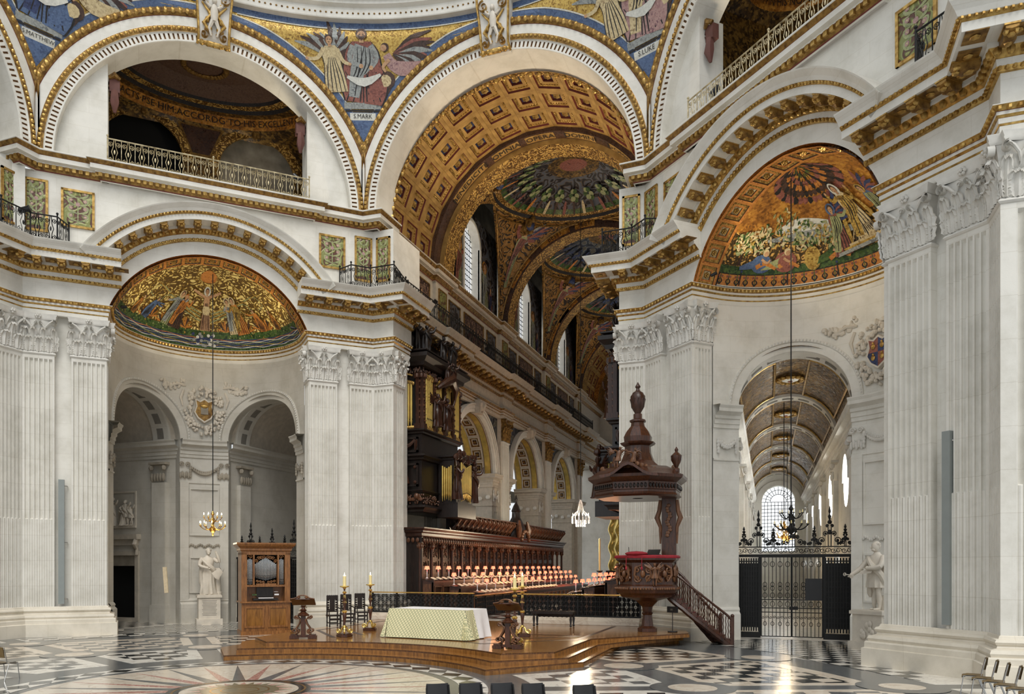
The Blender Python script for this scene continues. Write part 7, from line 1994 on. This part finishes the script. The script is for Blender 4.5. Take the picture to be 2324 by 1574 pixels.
b=B('slot_grey')
for k in range(13): z=1.1-.06*k; b.box(.58,.582,-.4,.4,z,z+.02)
b.build('inscription',s2,smooth=0,kind='stuff')
b=robed_statue(2.3,'statue',arms=[(-1,[(-.08,-.1,-.16),(-.16,-.2,-.26)]),(1,[(.04,-.14,-.14),(-.12,-.2,-.16)])],bare_legs=True,head_turn=-1); b.build('figure',s2,(0,0,1.35))
b=B('statue'); b.tube([(.13*2.3+.05,.05,1.35+1.7),(.36,.08,1.35+1.2),(.34,.1,1.35+.5)],[.12,.2,.1],9); b.box(.15,.5,.0,.4,1.35,1.85); b.tube([(-.5,-.5,1.35+1.16),(-.8,-.6,1.35+1.2)],.018,6); b.tube([(-.8+.05*math.cos(t),-.6,2.55+.05*math.sin(t)) for t in[2*pi*k/12 for k in range(13)]],.014,5); b.box(-.62,-.5,-.56,-.53,2.42,2.5)
b.grid([[(-.3,-.5,2.55),(.1,-.42,2.6)],[(-.26,-.46,2.68),(.14,-.36,2.72)]]); b.build('key_and_drapery',s2,kind='stuff')
# relief monument and doorcase on the aisle wall at the left
rel=empty('relief_monument',(oT[0]+2.3,oT[1]+3.45,4.9),rad(90)+pi,label='carved marble relief of figures above the dark doorway',cat='relief')
b=B('statue'); b.box(-.95,.95,-.1,.02,-.12,0); panel_frame(b,-.95,.95,0,1.75,.08,.06); b.build('frame',rel,smooth=0)
for x,H,l,ln in((-.6,1.45,False,.05),(.1,1.1,False,.15),(.42,1.3,True,-.1),(.7,1.15,True,-.1)):
    b=robed_statue(H,'statue',arms=[(1,[(.12,-.06,.0),(.2,-.08,.1)]),(-1,[(-.1,-.08,-.1),(-.02,-.1,-.15)])],lean=ln,bare_legs=l); b.build('carved_figure',rel,(x,-.1,0))
d=empty('door_1',(oT[0]+2.3,oT[1]+3.57,0),rad(-90),kind='structure')
b=B('stone_dim'); panel_frame(b,-1.25,1.25,0,3.6,.22,.1); b.box(-1.35,1.35,-.3,.02,4.2,4.45); b.box(-1.2,1.2,-.14,.02,3.9,4.2); b.build('door_case',d,smooth=0)
for s in(-1,1): b=B('stone_dim'); b.tube([(s*1.2,-.2,4.2),(s*1.22,-.3,3.95),(s*1.2,-.12,3.7),(s*1.2,-.14,3.4)],[.1,.14,.08,.09],8); b.build('console',d)
b=B('stone_grime'); b.box(-1.05,1.05,.02,.06,2.85,3.4); b.build('transom_panel',d,smooth=0)
b=B('paper'); b.box(-.09,.09,-.05,.02,0,1.25); o=b.build('wooden_board',None,place(45,-1.75,4.55,1.55),rad(-60),smooth=0,label='narrow pale board fixed to the left apse wall',cat='board'); o.rotation_euler=(0,rad(-4),rad(-70))
# ---------------------------------------------------------------- chandeliers
def chandelier(name,loc,ztop,label,metal='brass',lit=True,R=.55,tiers=((0,10),(.38,6)),energy=60):
    c=empty(name,loc,0,label=label,cat='chandelier',group='hanging chandeliers')
    b=B(metal); b.lathe([(.01,-.42),(.05,-.36),(.03,-.3),(.12,-.2),(.16,-.1),(.06,0),(.05,.12),(.09,.2),(.05,.3),(.04,.5),(.08,.56),(.02,.7)],12); b.build('stem',c)
    for ti,(dz,n) in enumerate(tiers):
        r=R*(1-.32*ti)
        for k in range(n):
            a=2*pi*k/n+.2*ti; d=(math.cos(a),math.sin(a)); e=empty('arm',(0,0,dz),0,c) if False else c
            b=B(metal); P=catmull([(.05,0,0),(r*.4,0,-.14),(r*.75,0,-.1),(r,0,.02)],4); b.tube([(p[0]*d[0],p[0]*d[1],p[2]+dz) for p in P],.016,5); b.lathe([(.02,0),(.05,.02),(.05,.03)],8,c=(r*d[0],r*d[1],dz+.02)); arm=b.build('arm',c)
            b=B('wax'); b.lathe([(.018,.04),(.018,.15)],6,c=(r*d[0],r*d[1],dz)); b.build('candle',arm)
            if lit: b=B('bulb'); b.lathe([(.01,.15),(.022,.19),(.002,.25)],6,c=(r*d[0],r*d[1],dz)); b.build('bulb',arm)
    b=B('iron'); b.tube([(0,0,.68),(0,0,ztop-loc[2])],.022,5); b.build('chain',c)
    if lit: lamp('chandelier_light','POINT',(loc[0],loc[1],loc[2]-.55),energy,(1,.75,.45),.4)
    return c
chandelier('chandelier',place(45,0.05,.8,4.6),15.9,'lit brass chandelier hanging on a long chain in the left apse')
chandelier('chandelier',place(-45,0,.8,4.2),15.9,'dark unlit chandelier on a long rope before the right aisle',metal='iron',lit=False)
for k,(v,z) in enumerate(((9,4.4),(18,4.6))):
    p=aS.matrix_basis@Vector((.3*(k*2-1)*.6,v,z)); chandelier('chandelier',tuple(p),11.0,('nearer','farther')[k]+' brass chandelier hanging inside the right aisle',energy=90)
cr=empty('crystal_chandelier',(31.4,0,5.6),0,label='sparkling crystal chandelier hanging over the choir',cat='chandelier',group='hanging chandeliers')
b=B('linen'); 
for k in range(14):
    a=2*pi*k/14
    b.tube([(.05*math.cos(a),.05*math.sin(a),1.4),(.2*math.cos(a),.2*math.sin(a),.7),(.55*math.cos(a),.55*math.sin(a),.35)],.012,4)
    for j in range(6): b.ball((.55*math.cos(a),.55*math.sin(a),.3-.07*j),(.03,.03,.04),5,4); b.ball((.3*math.cos(a+.2),.3*math.sin(a+.2),.1-.07*j),(.03,.03,.04),5,4)
b.build('crystal_drops',cr,kind='stuff')
for k in range(12):
    a=2*pi*k/12; b=B('bulb'); b.lathe([(.012,.42),(.022,.48),(.002,.55)],6,c=(.5*math.cos(a),.5*math.sin(a),0)); b.build('bulb',cr)
b=B('iron'); b.tube([(0,0,1.4),(0,0,20)],.02,5); b.build('chain',cr)
lamp('chandelier_light','POINT',(31.4,0,5.2),900,(1,.8,.55),.5)
# ---------------------------------------------------------------- railings of balconies and galleries
def iron_panel(w,h,mat,t=.016):
    b=B(mat); n=max(1,round(w/.5)); p=w/n
    for i in range(n):
        cx=p*(i+.5)
        for s in(-1,1):
            for z0,sg in((h*.82,1),(h*.16,-1)): b.tube([(cx+s*x,0,z) for x,z in spiral((p*.24,z0),p*.2,p*.04,-pi/2*sg,sg*1.5,12)],t,4,cap=False)
            b.tube([(cx+s*p*.05,0,.0),(cx+s*p*.1,0,h*.3),(cx+s*p*.22,0,h*.5),(cx+s*p*.1,0,h*.7),(cx+s*p*.05,0,h)],t,4,cap=False)
        b.ball((cx,0,h*.5),(p*.07,.015,h*.1),6,4); b.box(cx-p/2-.012,cx-p/2+.012,-.012,.012,0,h)
    return b
PANELS={}
def railing(name,pts,z,h,mat,label,group,root=None,pw=1.04,post='iron'):
    # pts in world space
    r=empty(name,(pts[0][0],pts[0][1],z),0,label=label,cat='railing',group=group)
    P=[(x-pts[0][0],y-pts[0][1]) for x,y in pts]
    for (x0,y0),(x1,y1) in zip(P,P[1:]):
        L=math.hypot(x1-x0,y1-y0); n=max(1,round(L/pw)); w=L/n; a=math.atan2(y1-y0,x1-x0); key=(round(w,2),h,mat)
        if key not in PANELS: PANELS[key]=iron_panel(w,h-.08,mat).mesh('scroll_panel',0)
        for k in range(n): put('scroll_panel',PANELS[key],r,(x0+(x1-x0)*k/n,y0+(y1-y0)*k/n,.04),a)
    for zz in(0,h-.04): b=B(mat); [b.tube([(p[0],p[1],zz+.02),(q[0],q[1],zz+.02)],.028,6) for p,q in zip(P,P[1:])]; b.build('top_rail' if zz else 'bottom_rail',r,kind='stuff')
    for x,y in P: b=B(mat); b.tube([(0,0,0),(0,0,h+.05)],.03,6); b.ball((0,0,h+.1),.05); b.build('post',r,(x,y,0))
    return r
for phi,nm in((45,'left'),(-45,'right')):
    railing('balcony_railing',[loc2w(phi,u,-.2) for u in(-4.14,0,4.14)],19.46,1.08,'gilt_iron','gilded scroll railing of the %s upper balcony'%nm,'balcony railings')
    for s in(-1,1):
        Q=[(s*5.55,-.2),(s*5.9,-.92),(s*6.82,-.92),(s*(6.82+LEG+.1),-.92-LEG-.1),(s*(9.0),.2)]
        railing('gallery_railing',[loc2w(phi,u,v) for u,v in Q],15.62,1.05,'iron','black iron gallery railing on the cornice %s of the %s arch'%('left' if s<0 else 'right',nm),'gallery railings')
for s,nm in((1,'left'),(-1,'right')):
    railing('gallery_railing',[(x,s*(YW-1.1)) for x in(17.6,24.3,34.9,45.5,57)],15.62,1.05,'iron','long black gallery railing along the %s choir cornice'%nm,'gallery railings')
# spotlights clipped to the gallery rails, with added ones for vault bays and half domes
def spotlight(loc,aim,label,energy=0,col=(1,.82,.58),ang=70,sc=1):
    r=empty('spotlight',loc,0,label=label,cat='spotlight',group='gallery spotlights')
    q=Vector(aim).normalized().to_track_quat('-Z','Y').to_matrix().to_4x4()
    b=B('plastic_black'); b.lathe([(.06,.25),(.11,.2),(.11,-.12),(.125,-.16),(.125,-.2)],12); o=b.build('housing',r); o.matrix_local=q
    b=B('spot_face'); b.poly([(.1*math.cos(2*pi*k/12),.1*math.sin(2*pi*k/12),-.19) for k in range(12)]); o=b.build('lens',r,smooth=0); o.matrix_local=q
    b=B('plastic_black'); b.tube([(0,0,-.6 if sc==1 else -.3),(0,0,-.1)],.02,5); b.build('bracket',r); r.scale=(sc,sc,sc)
    if energy:
        l=lamp('spot_beam','SPOT',(loc[0]+aim[0]*.3,loc[1]+aim[1]*.3,loc[2]+aim[2]*.3),energy,col,.15,spot=ang); l.rotation_euler=Vector(aim).to_track_quat('-Z','Y').to_euler()
x,y=loc2w(45,-7.0,-1.0); spotlight((x,y,16.7),(.3,-.5,.2),'lit spotlight on the gallery rail at the far left')
x,y=loc2w(45,8.2,-.5); spotlight((x,y,16.7),(.4,-.6,.3),'spotlight at the corner of the choir gallery rail')
spotlight((21.4,5.45,16.75),(-.1,-.8,.75),'spotlight on the left choir gallery above the organ',1700,ang=110)
spotlight((21.0,-5.45,16.75),(-.1,.8,.75),'spotlight on the right choir gallery behind the pier',1700,ang=110)
x,y=loc2w(-45,-8.3,-.6); spotlight((x,y,16.8),(-.6,.2,.1),'lit spotlight at the gallery corner above the pulpit')
for k,xx in enumerate((29.6,40.2,50.8)):  # extra spotlights put in to lift the dark choir vault
    for s in(1,-1): spotlight((xx,s*5.5,16.6),(.05,-s*.75,.8),'added spotlight over the %s bay of the %s choir gallery'%(('first','second','third')[k],'left' if s>0 else 'right'),480,(1,.88,.7),120)
for phi,u,nm in((45,3.75,'left'),(-45,-3.75,'right')):
    p=place(phi,u,.75,20.95); t=Vector(place(phi,-u*.3,4.6,26.2))-Vector(p)
    spotlight(p,tuple(t.normalized()),'black projector lamp standing behind the %s balcony railing'%nm,420,(1,.84,.6),120)
for phi,nm in((45,'left'),(-45,'right')):  # unseen floodlights, added to brighten the half-dome mosaics
    for s in(-1,1):
        p=place(phi,s*3.55,.55,13.86); t=Vector(place(phi,-s*1.2,3.6,15.6))-Vector(p)
        spotlight(p,tuple(t.normalized()),'small added floodlight on the cornice at the %s end of the %s mosaic half dome'%('left' if s<0 else 'right',nm),230,(1,.86,.62),130,.55)
# ---------------------------------------------------------------- chairs of the congregation, loudspeakers
def chair(seatm,frame):
    c=empty('chair',(0,0,0),0,label='x',cat='chair')
    b=B(seatm); rows=[]
    for k in range(5): y=-.2+.1*k; rows.append([(x,y,.45-.02*(1-(x/.2)**2)-(.03 if k==0 else 0)) for x in(-.2,-.1,0,.1,.2)])
    b.grid(rows); b.grid([[(p[0],p[1],p[2]-.025) for p in r] for r in rows]); b.build('seat',c)
    b=B(seatm); rows=[]
    for z,o in((.58,.20),(.66,.215),(.76,.235),(.84,.25)): rows.append([(x*(1 if z<.8 else .93),o-.03*(x/.2)**2*-1,z) for x in(-.2,-.1,0,.1,.2)])
    b.grid(rows); b.grid([[(p[0],p[1]+.02,p[2]) for p in r] for r in rows]); b.build('backrest',c)
    for s in(-1,1):
        b=B(frame); b.tube([(s*.21,-.22,0),(s*.2,-.16,.43),(s*.2,.16,.43),(s*.2,.2,.6),(s*.19,.25,.82)],.012,6); b.tube([(s*.21,.26,0),(s*.2,.1,.43)],.012,6); b.build('leg_frame',c)
    return c
ch=chair('chair_brown','steel')
for k in range(6):
    p=(3.75-.47*k,-15.72-.1*k); lab='brown seat chair with steel legs, %s from the pier in the right-hand row'%ORD[k]
    o=ch if k==0 else dup(ch); o.location=(p[0],p[1],0); o.rotation_euler=(0,0,rad(168)); o['label']=lab; o['group']='brown chairs at the right'
cb=chair('plastic_black','iron')
for k,(p,rz,lab) in enumerate((((-4.2,-6.5),-62,'black chair at the bottom edge, leftmost of the front row'),((-3.95,-7.0),-62,'black chair at the bottom edge, second from the left'),((-3.75,-7.5),-62,'black chair at the bottom edge with its back most in view'),((-3.6,-8.0),-62,'black chair at the bottom edge, second from the right'),((-3.45,-8.85),-62,'black chair at the bottom edge, farthest to the right'))):
    o=cb if k==0 else dup(cb); o.location=(p[0],p[1],0); o.rotation_euler=(0,0,rad(rz+8)); o['label']=lab; o['group']='black chairs in the foreground'
cl=dup(ch,(-2.15,6.3,0),rad(100),label='single chair cut by the left edge of the picture',group='brown chairs at the left')
for phi,u,lab in((45,-5.83,'slim grey column loudspeaker on the left pier'),(-45,6.12,'slim grey column loudspeaker on the right pier')):
    r=empty('column_loudspeaker',place(phi,u,.02,1.3),rad(phi-90),label=lab,cat='loudspeaker',group='column loudspeakers')
    b=B('speaker_grey'); b.box(-.11,.11,-.1,.06,0,5.05); b.build('cabinet',r,smooth=0)
    for z in(.2,2.5,4.8): b=B('steel'); b.tube([(.11,.0,z),(.2,.05,z),(.2,.2,z)],.02,6); b.build('bracket',r)
